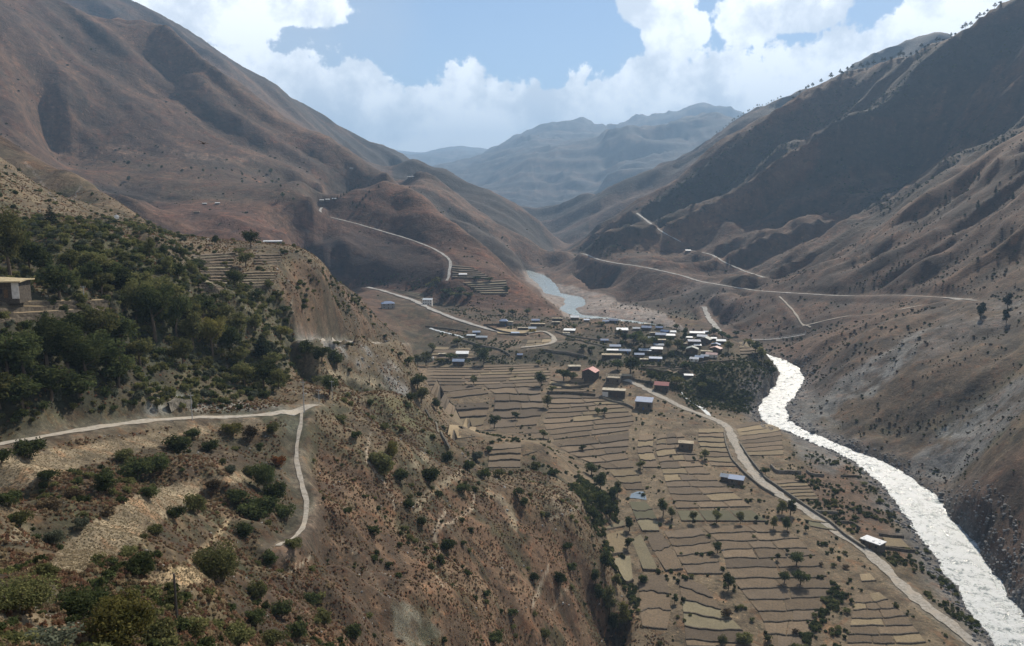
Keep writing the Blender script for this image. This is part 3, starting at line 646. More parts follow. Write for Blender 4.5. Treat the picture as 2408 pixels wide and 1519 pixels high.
# streaks of scrub and pale grass; shade painted on one side of every gully
gully_shade = (gx*0.83+gy*0.56).ravel()*0 + np.gradient(GUL, axis=1).ravel()*6
col = mixc(col, np.clip(sstep(-.05, .45, sk+.8*sk2+.45*np.clip(gully_shade, -1, 1)-.3*(1-hs))*.8, 0, 1)*sstep(450, 800, Df)*sstep(5, 60, RIVD), (.045, .046, .036))
col = mixc(col, sstep(.05, .4, -sk-.5*sk2)*.45*sstep(500, 800, Df), (.225, .165, .105))
# second pass over the streaks: cover, plus light and shade painted on two hills
def darkclump(poly, d0, d1, thr, amt, c=SHR, sc=3.5, seed=501):
    k = sel(poly, d0, d1); f = sstep(-10, 14, sdf(poly, wu[k], wv[k])); q = fbm(Xf[k], Df[k], sc*4, 5, seed)+.5*fbm(Xf[k], Df[k], sc, 3, seed+3)
    f = f*sstep(thr, thr+.22, q)*amt; col[k] = col[k]*(1-f[:, None])+np.array(c)*f[:, None]
NEARP = [(-60, 960), (700, 960), (900, 930), (1080, 1080), (1330, 1230), (1440, 1400), (1470, 1540), (-60, 1540)]
darkclump(NEARP, 20, 340, .08, .75); darkclump(NEARP, 20, 340, .12, .7, (.075, .052, .034), 2.2, 531)
darkclump([(760, 1180), (900, 1200), (960, 1330), (930, 1540), (640, 1540), (600, 1300), (680, 1240)], 20, 340, -.15, .6, (.060, .048, .034), 3, 541)
darkclump([(560, 1020), (720, 1010), (740, 1200), (640, 1300), (540, 1200)], 60, 340, -.1, .7, (.050, .046, .028), 3, 551)
darkclump([(-60, 1100), (560, 1020), (600, 1100), (420, 1140), (300, 1180), (150, 1280), (-60, 1330)], 30, 260, -.02, .6, (.070, .060, .036), 3, 561)
darkclump([(640, 570), (800, 640), (960, 800), (700, 790), (560, 700)], 280, 600, .0, .7, (.055, .052, .032), 4, 571)
darkclump([(880, 690), (1000, 705), (1320, 745), (1600, 770), (1790, 800), (1840, 860), (1760, 960), (1500, 860), (980, 860), (960, 800)], 440, 1050, -.12, .8, (.052, .055, .030), 5, 581)
paint([(700, 520), (780, 472), (835, 440), (900, 431), (1000, 462), (1100, 552), (1200, 642), (1312, 744), (1100, 720), (690, 640)], (.125, .072, .046), 880, 1420, 5, .55)
paint([(690, 592), (760, 562), (830, 546), (1000, 587), (1048, 622), (1050, 655), (860, 668), (700, 640)], (.055, .038, .029), 900, 1260, 8, .8)  # shaded hill front, darkened once more in the colour
paint([(925, 395), (970, 372), (1045, 378), (1150, 445), (1265, 525), (1306, 605), (1290, 640), (1240, 590), (1075, 460), (985, 408), (930, 430)], (.040, .040, .036), 1830, 2900, 3, .9)
paint([(945, 432), (985, 408), (1025, 420), (1130, 500), (1275, 628), (1240, 626), (1130, 540), (1020, 470)], (.205, .155, .112), 1480, 1950, 4, .35)  # lit crest of the hill behind, painted pale
paint([(960, 440), (1020, 452), (1090, 500), (1180, 570), (1262, 640), (1225, 640), (1150, 600), (1060, 520)], (.050, .050, .046), 1300, 1780, 4, .85)  # darker, hazier front of the hill behind, put into the colour
paint([(900, 430), (960, 438), (1012, 468), (1110, 558), (1212, 646), (1312, 744), (1280, 735), (1190, 660), (1080, 570), (1000, 500), (920, 460)], (.20, .125, .08), 880, 1420, 6, .6)  # light rim painted along the crest of the central hill
paint([(2400, 30), (2060, 160), (1850, 255), (1700, 350), (1480, 506), (1345, 598), (1420, 590), (1600, 500), (1760, 400), (1950, 300), (2150, 230), (2400, 140)], (.040, .044, .040), 1300, 2300, 8, .55)
paint([(2250, 1160), (2407, 1040), (2407, 1400), (2320, 1290)], (.15, .088, .058), 240, 420, 10, .7)
RS = [(1640, 760), (1700, 715), (1900, 622), (2100, 515), (2407, 340), (2407, 1520), (2330, 1400), (2190, 1160), (1980, 1030), (1880, 880), (1800, 810)]
darkclump(RS, 300, 1130, -.45, .55, (.105, .070, .047), 9, 591); darkclump(RS, 300, 1130, .02, .75, (.050, .042, .032), 7, 595)
paint([(1880, 985), (1990, 880), (2140, 790), (2190, 760), (2150, 815), (2040, 905), (1905, 1012)], (.21, .215, .205), 380, 800, 6, .7, -.1)
paint([(2010, 930), (2110, 845), (2170, 805), (2120, 862), (2050, 930)], (.25, .255, .24), 380, 800, 5, .8, -.1)
paint([(2130, 1090), (2220, 1000), (2407, 880), (2407, 960), (2290, 1080), (2230, 1140), (2150, 1120)], (.20, .20, .19), 380, 600, 8, .75, -.15)
paint([(1860, 960), (1900, 930), (1960, 950), (1990, 1000), (1930, 1010)], (.16, .16, .15), 380, 700, 8, .7, -.1)
for q in ([(-60, 1085), (170, 1050), (330, 1025), (520, 995), (560, 1005), (400, 1040), (250, 1080), (0, 1165), (-60, 1180)], [(100, 1345), (170, 1260), (300, 1170), (420, 1135), (620, 1100), (600, 1120), (480, 1150), (390, 1220), (300, 1290), (180, 1350)]): paint(q, (.33, .265, .175), 40, 260, 4, .75)
paint([(330, 1365), (410, 1330), (470, 1330), (520, 1355), (430, 1375), (380, 1385)], (.40, .30, .18), 40, 200, 3, .9)
paint([(420, 1335), (540, 1215), (549, 1223), (432, 1346)], (.40, .31, .19), 40, 230, 3, .8)
for q in ([(1085, 1110), (1040, 1140), (1010, 1160), (985, 1180), (980, 1200)], [(1145, 1155), (1180, 1175), (1200, 1205), (1210, 1240)]): trail(q, 8, (.34, .28, .19), 60, 420, .85)
for q in ([(1109, 1146), (1116, 1189), (1085, 1216), (1042, 1234), (1030, 1246)], [(1048, 1196), (1020, 1252), (1029, 1292)], [(1288, 1332), (1250, 1426)], [(663, 1359), (727, 1312)], [(870, 1020), (860, 1080), (900, 1130), (930, 1190)]): trail(q, 3, (.42, .35, .26), 60, 420, .85)
paint([(1222, 636), (1280, 642), (1300, 662), (1400, 690), (1470, 712), (1560, 733), (1590, 762), (1640, 786), (1500, 768), (1330, 748), (1290, 705), (1240, 658)], (.36, .40, .39), 850, 1700, 3, .95)
paint([(1380, 735), (1420, 722), (1500, 730), (1440, 742)], (.27, .26, .24), 850, 1300, 3, .6)
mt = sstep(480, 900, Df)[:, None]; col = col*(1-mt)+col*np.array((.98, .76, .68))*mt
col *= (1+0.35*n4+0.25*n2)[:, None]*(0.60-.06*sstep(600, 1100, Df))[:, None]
col = np.clip(col, .012, .8)
# ------------------------------------------------------------------ materials
def new_mat(name):
    m = bpy.data.materials.new(name); m.use_nodes = True; nt = m.node_tree; nt.nodes.clear()
    o = nt.nodes.new('ShaderNodeOutputMaterial'); b = nt.nodes.new('ShaderNodeBsdfPrincipled'); nt.links.new(b.outputs[0], o.inputs[0])
    b.inputs['Roughness'].default_value = 0.9; b.inputs['Specular IOR Level'].default_value = 0.15
    return m, nt, b
def ground_mat(name, grain=(1.2, 0.25, 0.05), bump=0.5, vary=0.45):
    m, nt, b = new_mat(name)
    at = nd(nt, 'ShaderNodeVertexColor', layer_name='soil_colour'); tc = nd(nt, 'ShaderNodeTexCoord'); v = tc.outputs['Object']
    a = noise_n(nt, v, grain[0], 6, 0.75); c = noise_n(nt, v, grain[1], 8, 0.72, .4); d = noise_n(nt, v, grain[2], 6, 0.65, .3)
    s = math_n(nt, 'ADD', math_n(nt, 'MULTIPLY', a, .35), math_n(nt, 'ADD', math_n(nt, 'MULTIPLY', c, .4), math_n(nt, 'MULTIPLY', d, .25)))
    k = maprange(nt, s, .39, .61, 1-vary, 1+vary, False)
    cc = nd(nt, 'ShaderNodeVectorMath', operation='SCALE'); nt.links.new(at.outputs[0], cc.inputs[0]); nt.links.new(k, cc.inputs['Scale'])
    # tufts of scrub too small to model
    tuft = maprange(nt, noise_n(nt, v, grain[0]*.6, 6, .7), .56, .64)
    fin = mix_c(nt, math_n(nt, 'MULTIPLY', tuft, .75), cc.outputs[0], mix_c(nt, 1.0, cc.outputs[0], (.34, .42, .36), 'MULTIPLY'))
    pale = maprange(nt, noise_n(nt, v, grain[0]*1.1, 4, .6, .5), .60, .68)
    fin = mix_c(nt, math_n(nt, 'MULTIPLY', pale, .8), fin, mix_c(nt, 1.0, fin, (2.1, 1.95, 1.75), 'MULTIPLY'))
    rd = maprange(nt, noise_n(nt, v, grain[1]*.8, 6, .7, .4), .52, .62)
    fin = mix_c(nt, math_n(nt, 'MULTIPLY', rd, .8), fin, mix_c(nt, 1.0, fin, (1.12, .86, .72), 'MULTIPLY'))
    nt.links.new(fin, b.inputs['Base Color'])
    bp = nd(nt, 'ShaderNodeBump'); bp.inputs['Strength'].default_value = bump; bp.inputs['Distance'].default_value = {True: 0.16, False: 0.40/grain[0]}[grain[0] > 1]
    hh = math_n(nt, 'ADD', math_n(nt, 'MULTIPLY', a, .5), math_n(nt, 'MULTIPLY', c, 1.6))
    nt.links.new(hh, bp.inputs['Height']); nt.links.new(bp.outputs[0], b.inputs['Normal'])
    return m
MAT_NEAR = ground_mat('dry_slope_soil', (1.3, .3, .06), 1.0, .7)
MAT_MID = ground_mat('valley_ground_soil', (.55, .13, .03), .9, .65)
MAT_FAR = ground_mat('mountain_grassland', (.11, .03, .008), .9, .6)
# ------------------------------------------------------------------ split the height field into named landforms
Uq = (Uf.reshape(NR, NC)[:-1, :-1]+Uf.reshape(NR, NC)[1:, 1:])/2; Yq = (Y[:-1, :-1]+Y[1:, 1:])/2; Xq = (X[:-1, :-1]+X[1:, 1:])/2
crest = np.interp(Yq, [0, 150, 262, 285, 300, 330, 375, 420, 505, 560, 700, 900, 1100, 1500], [260, 130, 46, 43, 36, 24, -10, -40, -60, -72, -95, -150, -230, -300])
rivx = np.interp(Yq, *np.array(sorted([(p[1], p[0]+0) for p in rvs])).T)
reg = np.full(Yq.shape, 1)
reg[(Xq < crest) & (Yq < 560)] = 0                                    # near slope with the road
reg[(Xq > rivx+14) & (Yq < 1120) ] = 3                                # right-hand spur
reg[(Xq < -40) & (Yq >= 560) & (Yq < 1000) & (Xq/Yq < -.40)] = 5
reg[(Yq >= 560) & (Yq < 1600) & (Xq/Yq > -.30) & (Xq < np.interp(Yq, [560, 930, 1100, 1500], [-500, 58, 10, -40])) & (Yq > np.interp(Xq/Yq, [-.3, -.2, -.1, 0, .06], [1040, 1000, 950, 915, 900]))] = 2   # central hill
reg[(Yq >= 1000) & (Xq/Yq <= -.28)] = 5
reg[(Yq >= 1120) & (Xq > rivx+20)] = 4                                # right mountain
reg[(Yq >= 1600) & (Xq/Yq < -.17)] = 5
reg[(Yq >= 1560) & (Xq/Yq >= -.17) & (Xq/Yq < .055)] = 6
reg[(Yq >= 1700) & (Xq/Yq >= .055) & (Xq/Yq < .1)] = 6
reg[(Yq >= 2100)] = 6; reg[(Yq >= 2100) & (Xq/Yq < -.16)] = 5; reg[Yq >= 3600] = 7
names = {0: ('hillside', MAT_NEAR), 1: ('valley_ground', MAT_MID), 2: ('hill', MAT_FAR), 3: ('river_spur', MAT_MID), 4: ('mountain', MAT_FAR), 5: ('mountain', MAT_FAR), 6: ('ridge', MAT_FAR), 7: ('mountain_range', MAT_FAR)}
ii, jj = np.meshgrid(np.arange(NR-1), np.arange(NC-1), indexing='ij')
allV = np.stack([X.ravel(), Y.ravel(), Z.ravel()], 1)
for r, (nm, mt) in names.items():
    m = reg == r
    a = (ii*NC+jj)[m]; F = np.stack([a, a+1, a+NC+1, a+NC], 1)
    uq, inv = np.unique(F, return_inverse=True)
    me = mesh_np(nm, allV[uq], inv.reshape(-1, 4), True)
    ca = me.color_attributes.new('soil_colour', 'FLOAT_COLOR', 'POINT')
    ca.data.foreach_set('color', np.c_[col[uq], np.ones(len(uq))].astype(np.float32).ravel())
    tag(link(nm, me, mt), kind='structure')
# ------------------------------------------------------------------ river water
def water_mat():
    m, nt, b = new_mat('river_water')
    tc = nd(nt, 'ShaderNodeTexCoord'); v = tc.outputs['Object']; s = nd(nt, 'ShaderNodeSeparateXYZ'); nt.links.new(v, s.inputs[0])
    foam = noise_n(nt, v, .22, 9, .72, .6); f2 = noise_n(nt, v, 1.1, 6, .7, .8)
    f = math_n(nt, 'ADD', math_n(nt, 'MULTIPLY', foam, .6), math_n(nt, 'MULTIPLY', f2, .4))
    near = maprange(nt, s.outputs[1], 760, 900, .475, .60, False)        # the far reach is calm
    ff = maprange(nt, math_n(nt, 'SUBTRACT', f, near), -.05, .06)
    calm = mix_c(nt, maprange(nt, s.outputs[1], 760, 950), (.13, .168, .172), (.33, .38, .37))
    nt.links.new(mix_c(nt, ff, calm, (.43, .46, .47)), b.inputs['Base Color'])
    nt.links.new(maprange(nt, ff, 0, 1, .12, .55), b.inputs['Roughness'])
    b.inputs['Specular IOR Level'].default_value = .5
    bp = nd(nt, 'ShaderNodeBump'); bp.inputs['Strength'].default_value = 1.0; bp.inputs['Distance'].default_value = .9
    nt.links.new(f, bp.inputs['Height']); nt.links.new(bp.outputs[0], b.inputs['Normal'])
    return m
MAT_WATER = water_mat()
def ribbon(pts, w, nx, zoff=0.0, drape=False, jit=0.0, seed=1):
    t = np.gradient(pts[:, :2], axis=0); t /= np.linalg.norm(t, axis=1)[:, None]+1e-9; n = np.stack([t[:, 1], -t[:, 0]], 1)
    s = np.linspace(-1, 1, nx); L = len(pts)
    e1 = 1+jit*(vnoise(np.arange(L)*.45, np.zeros(L), seed)*2-1); e2 = 1+jit*(vnoise(np.arange(L)*.45, np.zeros(L)+9, seed)*2-1)
    ww = np.where(s[None] < 0, e1[:, None], e2[:, None])*w[:, None]*s[None]
    x = pts[:, 0:1]+n[:, 0:1]*ww; y = pts[:, 1:2]+n[:, 1:2]*ww
    z = (H(x, y) if drape else np.repeat(pts[:, 2:3], nx, 1))+zoff
    V_ = np.stack([x.ravel(), y.ravel(), z.ravel()], 1)
    i, j = np.meshgrid(np.arange(L-1), np.arange(nx-1), indexing='ij'); a = (i*nx+j).ravel()
    return V_, np.stack([a, a+1, a+nx+1, a+nx], 1)
rv2, rw2 = resample(rv, rw, 1.6)
Vr, Fr = ribbon(rv2, rw2*1.03+1.0, 26)
nearf = 1-sstep(760, 900, Vr[:, 1])
Vr[:, 2] += (0.42*fbm(Vr[:, 0], Vr[:, 1], 5.5, 4, 301)+.25*np.abs(fbm(Vr[:, 0], Vr[:, 1], 2.2, 2, 302)))*(0.05+nearf)
tag(link('river_water', mesh_np('river_water', Vr, Fr, True), MAT_WATER), kind='structure')
# ---- road surfaces
def simple_mat(name, c1, c2, scale=.6, rough=.95, bump=.4, detail=6, c3=None):
    m, nt, b = new_mat(name); tc = nd(nt, 'ShaderNodeTexCoord'); v = tc.outputs['Object']
    n = noise_n(nt, v, scale, detail, .65, .2); cc = mix_c(nt, maprange(nt, n, .35, .65), c1, c2)
    if c3: cc = mix_c(nt, maprange(nt, noise_n(nt, v, scale*.23, 4, .6), .5, .62), cc, c3)
    nt.links.new(cc, b.inputs['Base Color']); b.inputs['Roughness'].default_value = rough
    if bump:
        bp = nd(nt, 'ShaderNodeBump'); bp.inputs['Strength'].default_value = bump; bp.inputs['Distance'].default_value = .1/scale
        nt.links.new(n, bp.inputs['Height']); nt.links.new(bp.outputs[0], b.inputs['Normal'])
    return m
MAT_ROAD = simple_mat('pale_dust_road', (.35, .325, .28), (.22, .195, .16), .9, c3=(.33, .29, .235))
MAT_MROAD = simple_mat('mountain_track', (.36, .35, .33), (.23, .215, .19), .25)
for name, pts in ROADP.items():
    w = ROADS[name][1]/2; nm = ROADS[name][2]; D = pts[:, 1].mean()
    off = .12 if D < 420 else (.25 if D < 650 else .7)
    p2, w2 = resample(pts, np.full(len(pts), w), 1.5 if D < 700 else 4)
    vv, ff = ribbon(p2, w2, 7, off, True, .38, hash(name) % 50 if False else len(name))
    tag(link(nm, mesh_np(nm, vv, ff, True), MAT_ROAD if D < 900 else MAT_MROAD), kind='structure')
# ------------------------------------------------------------------ terraced fields: every plot a thing with soil and a dry-stone retaining wall
def field_mat(name, c1, c2, sc=1.4):
    m, nt, b = new_mat(name); tc = nd(nt, 'ShaderNodeTexCoord'); v = tc.outputs['Object']
    oi = nd(nt, 'ShaderNodeObjectInfo')
    off = nd(nt, 'ShaderNodeVectorMath', operation='ADD'); nt.links.new(v, off.inputs[0])
    n = noise_n(nt, off.outputs[0], sc, 6, .7, .2); n2_ = noise_n(nt, v, .12, 4, .6, .4)
    cc = mix_c(nt, maprange(nt, n, .36, .64), c1, c2)
    k = math_n(nt, 'MULTIPLY', maprange(nt, oi.outputs['Random'], 0, 1, .68, 1.22, False), maprange(nt, n2_, .3, .7, .85, 1.12, False))
    sc_ = nd(nt, 'ShaderNodeVectorMath', operation='SCALE'); nt.links.new(cc, sc_.inputs[0]); nt.links.new(k, sc_.inputs['Scale'])
    nt.links.new(sc_.outputs[0], b.inputs['Base Color'])
    bp = nd(nt, 'ShaderNodeBump'); bp.inputs['Strength'].default_value = .6; bp.inputs['Distance'].default_value = .12
    nt.links.new(n, bp.inputs['Height']); nt.links.new(bp.outputs[0], b.inputs['Normal'])
    return m
FM = {'brown': field_mat('fallow_soil', (.165, .122, .077), (.105, .078, .052)),
      'dark': field_mat('ploughed_soil', (.135, .103, .07), (.095, .072, .05)),
      'tan': field_mat('stubble_soil', (.215, .168, .10), (.155, .12, .072)),
      'pale': field_mat('pale_green_stubble', (.21, .18, .112), (.16, .138, .086)),
      'green': field_mat('winter_green_crop', (.105, .108, .062), (.13, .112, .07)),
      'straw': field_mat('bare_straw_plot', (.29, .225, .135), (.22, .17, .105))}
MAT_WALL = simple_mat('dry_stone_wall', (.115, .095, .07), (.055, .045, .034), 1.3, bump=.9)
CN = {'brown': 'brown fallow', 'dark': 'dark ploughed', 'tan': 'tan stubble', 'pale': 'pale olive stubble', 'green': 'greenish cropped', 'straw': 'bare straw-coloured'}
ORD = ['first', 'second', 'third', 'fourth', 'fifth', 'sixth', 'seventh', 'eighth', 'ninth', 'tenth', 'eleventh', 'twelfth', 'thirteenth', 'fourteenth']
def side_pt(pts, s):
    pts = np.array(pts, float); d = np.r_[0, np.cumsum(np.abs(np.diff(pts[:, 1]))+.15*np.abs(np.diff(pts[:, 0])))]; d /= d[-1]
    return np.array([np.interp(s, d, pts[:, 0]), np.interp(s, d, pts[:, 1])])
FIELD_XY = []
frng = np.random.RandomState(11)
def strip_wall(P3, h_up, depth_to, thick, name, mat, parent=None, origin=(0, 0, 0)):
    """wall along a 3-D line; its top h_up above the line, its foot at depth_to (array of z)"""
    P3 = np.asarray(P3); n = len(P3); t = np.gradient(P3[:, :2], axis=0); t /= np.linalg.norm(t, axis=1)[:, None]+1e-9
    nn = np.stack([t[:, 1], -t[:, 0]], 1)
    if (nn @ np.array([0, -1.0])).mean() < 0: nn = -nn
    j = frng.rand(n, 4)
    rows = []
    top = P3[:, 2]+h_up*(0.6+0.8*j[:, 0])
    rows.append(np.c_[P3[:, :2]-nn*thick*.5, P3[:, 2]-0.1])
    rows.append(np.c_[P3[:, :2]-nn*thick*.4, top])
    rows.append(np.c_[P3[:, :2]+nn*thick*(.35+.2*j[:, 1:2]), top-.04])
    mid = (top+depth_to)/2
    rows.append(np.c_[P3[:, :2]+nn*thick*(.5+.35*j[:, 2:3]), mid])
    rows.append(np.c_[P3[:, :2]+nn*thick*(.75+.3*j[:, 3:4]), depth_to])
    Vw = np.concatenate(rows)-np.array(origin); k = len(rows)
    i, r = np.meshgrid(np.arange(n-1), np.arange(k-1), indexing='ij'); a = (r*n+i).ravel()
    Fw = np.stack([a, a+1, a+n+1, a+n], 1)
    return link(name, mesh_np(name, Vw, Fw), mat, parent)
def zone(zn, left, right, rows, cols, cols_m, kinds, dmin=0, grow=1.0, bow=0.0, lip=.16, gap=.012):
    nonlocal_cnt = 0
    w = np.array([grow**(k/ max(rows-1, 1)) for k in range(rows)])*(1+.22*(frng.rand(rows)-.5)); cum = np.r_[0, np.cumsum(w)]/w.sum()
    ph = frng.rand(rows+1)*6.28
    def bound(k, t):
        s = cum[k]; L = side_pt(left, s); R = side_pt(right, s); p = L*(1-t)+R*t
        hgt = abs(side_pt(left, 1)[1]-side_pt(left, 0)[1])/rows
        p[1] += bow*math.sin(math.pi*t) + .09*hgt*math.sin(t*5+ph[k])*(0 < k < rows) + .04*hgt*math.sin(t*17+ph[k]*3)*(0 < k < rows)
        return p
    for k in range(rows):
        c = cols + (1 if (cols > 1 and frng.rand() < .3) else 0) - (1 if (cols > 2 and frng.rand() < .25) else 0)
        e = np.r_[0, np.sort(np.clip((np.arange(1, c)+.35*(frng.rand(c-1)-.5))/c, 0, 1)), 1]
        for q in range(c):
            t0, t1 = e[q]+gap, e[q+1]-gap
            ta = np.linspace(t0, t1, 9); B = [bound(k, t) for t in ta]; Fm = [bound(k+1, t) for t in ta]
            pb = np.array([pick(*p, dmin) for p in B]); pf = np.array([pick(*(B[i]+(Fm[i]-B[i])*.97), dmin) for i in range(9)])
            dep = pb[:, 1]-pf[:, 1]
            if dep.min() < 0.5 or pb[:, 1].ptp() > .35*pb[:, 1].mean() if hasattr(pb, 'ptp') else (dep.min() < 0.5): continue
            if dep.max() > .30*pb[:, 1].mean(): continue
            kind = kinds[frng.randint(len(kinds))]
            # a nearly level top: back edge cut a little into the slope, front edge carried by the wall
            zb = pb[:, 2]+.06; zfr = pf[:, 2]; drop = np.maximum(zb-zfr, .15)
            zb_s = np.convolve(np.r_[zb[:1], zb, zb[-1:]], [.25, .5, .25], 'valid'); ztop = zfr+np.minimum(drop*.55+.15, 2.2)
            ztop = np.convolve(np.r_[ztop[:1], ztop, ztop[-1:]], [.25, .5, .25], 'valid')
            org = np.array([pf[4, 0], pf[4, 1], pf[4, 2]])
            rowsV = []
            for s in (0, .33, .66, 1.0):
                xy = pb[:, :2]*(1-s)+pf[:, :2]*s; z = zb_s*(1-s)+ztop*s
                z = np.maximum(z, H(xy[:, 0], xy[:, 1])+.07) if s < .9 else z
                rowsV.append(np.c_[xy, z])
            Vv = np.concatenate(rowsV)-org; a = np.array([r*9+i for r in range(3) for i in range(8)])
            root = empty('terraced_field', org)
            link('soil', mesh_np('soil', Vv, np.stack([a, a+1, a+10, a+9], 1)[:, ::-1], False), FM[kind], root)
            ip = np.linspace(0, 8, 25); lineP = np.stack([np.interp(ip, np.arange(9), rowsV[3][:, d]) for d in range(3)], 1)
            foot = np.minimum(H(lineP[:, 0], lineP[:, 1]-.6)-.3, lineP[:, 2]-.3)
            o = strip_wall(lineP, lip, foot, .55, 'stone_wall', MAT_WALL, root, org)
            lab = '%s terrace field, %s row down and %s from the left in %s' % (CN[kind], ORD[k], ORD[q], zn)
            if c == 1: lab = '%s terrace field, %s row down in %s' % (CN[kind], ORD[k], zn)
            if rows == 1 and c == 1: lab = '%s field plot, %s' % (CN[kind], zn)
            tag(root, lab, 'field', cols_m)
            FIELD_XY.append((pb[:, 0].mean()/2+pf[:, 0].mean()/2, pb[:, 1].mean()/2+pf[:, 1].mean()/2, abs(pb[8, 0]-pb[0, 0])/2, dep.mean()/2))
VF = 'terrace fields on the valley floor'
zone('the top fields under the village scarp', [(1004, 858), (998, 885), (1004, 906)], [(1262, 856), (1300, 878), (1290, 898)], 7, 2, VF, ['brown', 'brown', 'tan'], 440, 1.4, 2)
zone('the left edge block of the valley fields', [(1006, 908), (1015, 935), (1045, 975), (1085, 1008)], [(1120, 904), (1152, 930), (1150, 965), (1135, 1000)], 6, 1, VF, ['brown', 'dark', 'brown', 'tan'], 400, 1.5, 1)
zone('the block right of the slanting footpath', [(1130, 900), (1165, 930), (1160, 965), (1150, 1008)], [(1268, 897), (1272, 930), (1282, 960), (1262, 1000)], 6, 2, VF, ['brown', 'dark'], 400, 1.3, 0)
zone('the small block beside the red roofed house', [(1300, 886), (1288, 905), (1286, 922)], [(1330, 896), (1345, 912), (1400, 922)], 4, 1, VF, ['brown', 'tan'], 420, 1.1)
zone('the long strips under the flat roofed house', [(1292, 926), (1288, 960), (1275, 1000), (1300, 1034)], [(1408, 926), (1465, 955), (1496, 985), (1478, 1012)], 9, 2, VF, ['brown', 'brown', 'dark', 'tan'], 380, 1.3, 1)
zone('the block in the middle of the valley', [(1150, 1012), (1200, 1016), (1290, 1036)], [(1255, 1004), (1272, 1008), (1290, 1030)], 2, 1, VF, ['brown'], 380)
zone('the block above the dark tree clump', [(1290, 1040), (1330, 1062), (1378, 1085), (1425, 1103)], [(1480, 1018), (1480, 1045), (1470, 1070), (1490, 1100)], 5, 2, VF, ['brown', 'dark', 'brown'], 340, 1.2)
zone('the three plots above the pond', [(1430, 1106), (1448, 1125), (1472, 1152)], [(1500, 1104), (1506, 1130), (1514, 1152)], 3, 1, VF, ['brown', 'tan'], 320)
zone('the pale plots just below the pond', [(1478, 1180), (1490, 1212), (1510, 1250)], [(1517, 1179), (1545, 1212), (1550, 1250)], 3, 1, VF, ['pale', 'green'], 310, 1.3)
zone('the small plot where a person walks above', [(1428, 1238), (1413, 1247)], [(1466, 1222), (1468, 1238)], 1, 1, VF, ['pale'], 300)
zone('the wide plot on which a person walks', [(1424, 1256), (1406, 1274), (1436, 1308)], [(1470, 1246), (1464, 1270), (1473, 1300)], 1, 1, VF, ['tan'], 300)
zone('the plot below the walking person', [(1440, 1314), (1455, 1345), (1468, 1378)], [(1482, 1306), (1503, 1334), (1488, 1368)], 1, 1, VF, ['pale'], 290)
zone('the long plot right of the walking person', [(1484, 1270), (1490, 1300), (1512, 1343)], [(1506, 1256), (1530, 1300), (1549, 1345)], 1, 1, VF, ['pale'], 300)
zone('the pair of plots right of the long pale one', [(1514, 1256), (1532, 1290), (1565, 1344)], [(1552, 1252), (1576, 1290), (1606, 1340)], 2, 1, VF, ['dark', 'brown'], 300, 1.3)
zone('the bottom block left of the thorny ditch', [(1500, 1352), (1503, 1420), (1512, 1519), (1515, 1540)], [(1566, 1352), (1580, 1420), (1562, 1519), (1562, 1540)], 4, 1, VF, ['dark', 'brown'], 260, 1.2)
zone('the strips left of the road bend', [(1642, 1008), (1640, 1040), (1660, 1080), (1672, 1096)], [(1700, 1008), (1706, 1040), (1722, 1075), (1738, 1098)], 8, 1, VF, ['brown', 'tan'], 330, 1.2)
zone('the ladder of fields left of the road', [(1545, 1022), (1541, 1060), (1556, 1110), (1572, 1160), (1588, 1196)], [(1602, 1016), (1630, 1060), (1655, 1100), (1700, 1140), (1768, 1192)], 12, 2, VF, ['brown', 'brown', 'dark', 'tan'], 320, 1.4)
zone('the strips right of the road bend', [(1728, 1000), (1740, 1035), (1756, 1072)], [(1808, 985), (1836, 1010), (1842, 1070)], 8, 1, VF, ['brown', 'tan'], 340, 1.1)
zone('the strips below the ruined enclosure', [(1802, 1132), (1830, 1150), (1866, 1176)], [(1888, 1126), (1904, 1146), (1926, 1174)], 6, 1, VF, ['brown', 'tan'], 320)
zone('the green band crossed by trees', [(1590, 1201), (1600, 1226)], [(1768, 1200), (1806, 1227)], 1, 2, VF, ['green'], 300)
zone('the large block round the three big trees', [(1648, 1238), (1682, 1272), (1700, 1310), (1706, 1350), (1744, 1392), (1792, 1450), (1806, 1525)], [(1828, 1232), (1872, 1258), (1930, 1320), (1955, 1380), (1928, 1440), (1880, 1525)], 12, 2, VF, ['brown', 'brown', 'dark', 'brown'], 250, 1.6)
zone('the block left of the dark round tree', [(1560, 1250), (1596, 1315), (1616, 1350)], [(1646, 1240), (1678, 1290), (1700, 1350)], 5, 1, VF, ['dark', 'brown'], 290, 1.4)
zone('the bottom block under the dark round tree', [(1592, 1352), (1600, 1400), (1606, 1450), (1612, 1540)], [(1660, 1378), (1690, 1425), (1735, 1470), (1795, 1540)], 6, 1, VF, ['brown', 'pale', 'dark'], 250, 1.2)
zone('the narrow plots beside the pale field track', [(1502, 1022), (1497, 1060), (1512, 1100)], [(1537, 1022), (1534, 1060), (1548, 1100)], 5, 1, VF, ['brown', 'tan'], 340, 1.1)
zone('the pair of plots behind the low wall by the road', [(1882, 1212), (1905, 1238)], [(1950, 1214), (1968, 1250)], 2, 1, VF, ['tan', 'green'], 300)
zone('the block left of the bottom ditch', [(1815, 1455), (1822, 1525)], [(1905, 1452), (1872, 1525)], 3, 1, VF, ['brown', 'dark'], 240) if False else None
zone('the small plots by the road at the bottom', [(2012, 1402), (2004, 1440), (1985, 1535)], [(2066, 1392), (2124, 1440), (2196, 1535)], 7, 2, VF, ['brown', 'tan', 'brown'], 250, 1.2)
zone('beside the straight lower road, lone and pale', [(2020, 1350), (2025, 1368)], [(2045, 1348), (2060, 1366)], 1, 1, VF, ['straw'], 280)
zone('beside the long white roofed road house', [(2075, 1262), (2078, 1285)], [(2118, 1266), (2140, 1290)], 1, 1, VF, ['tan'], 280)
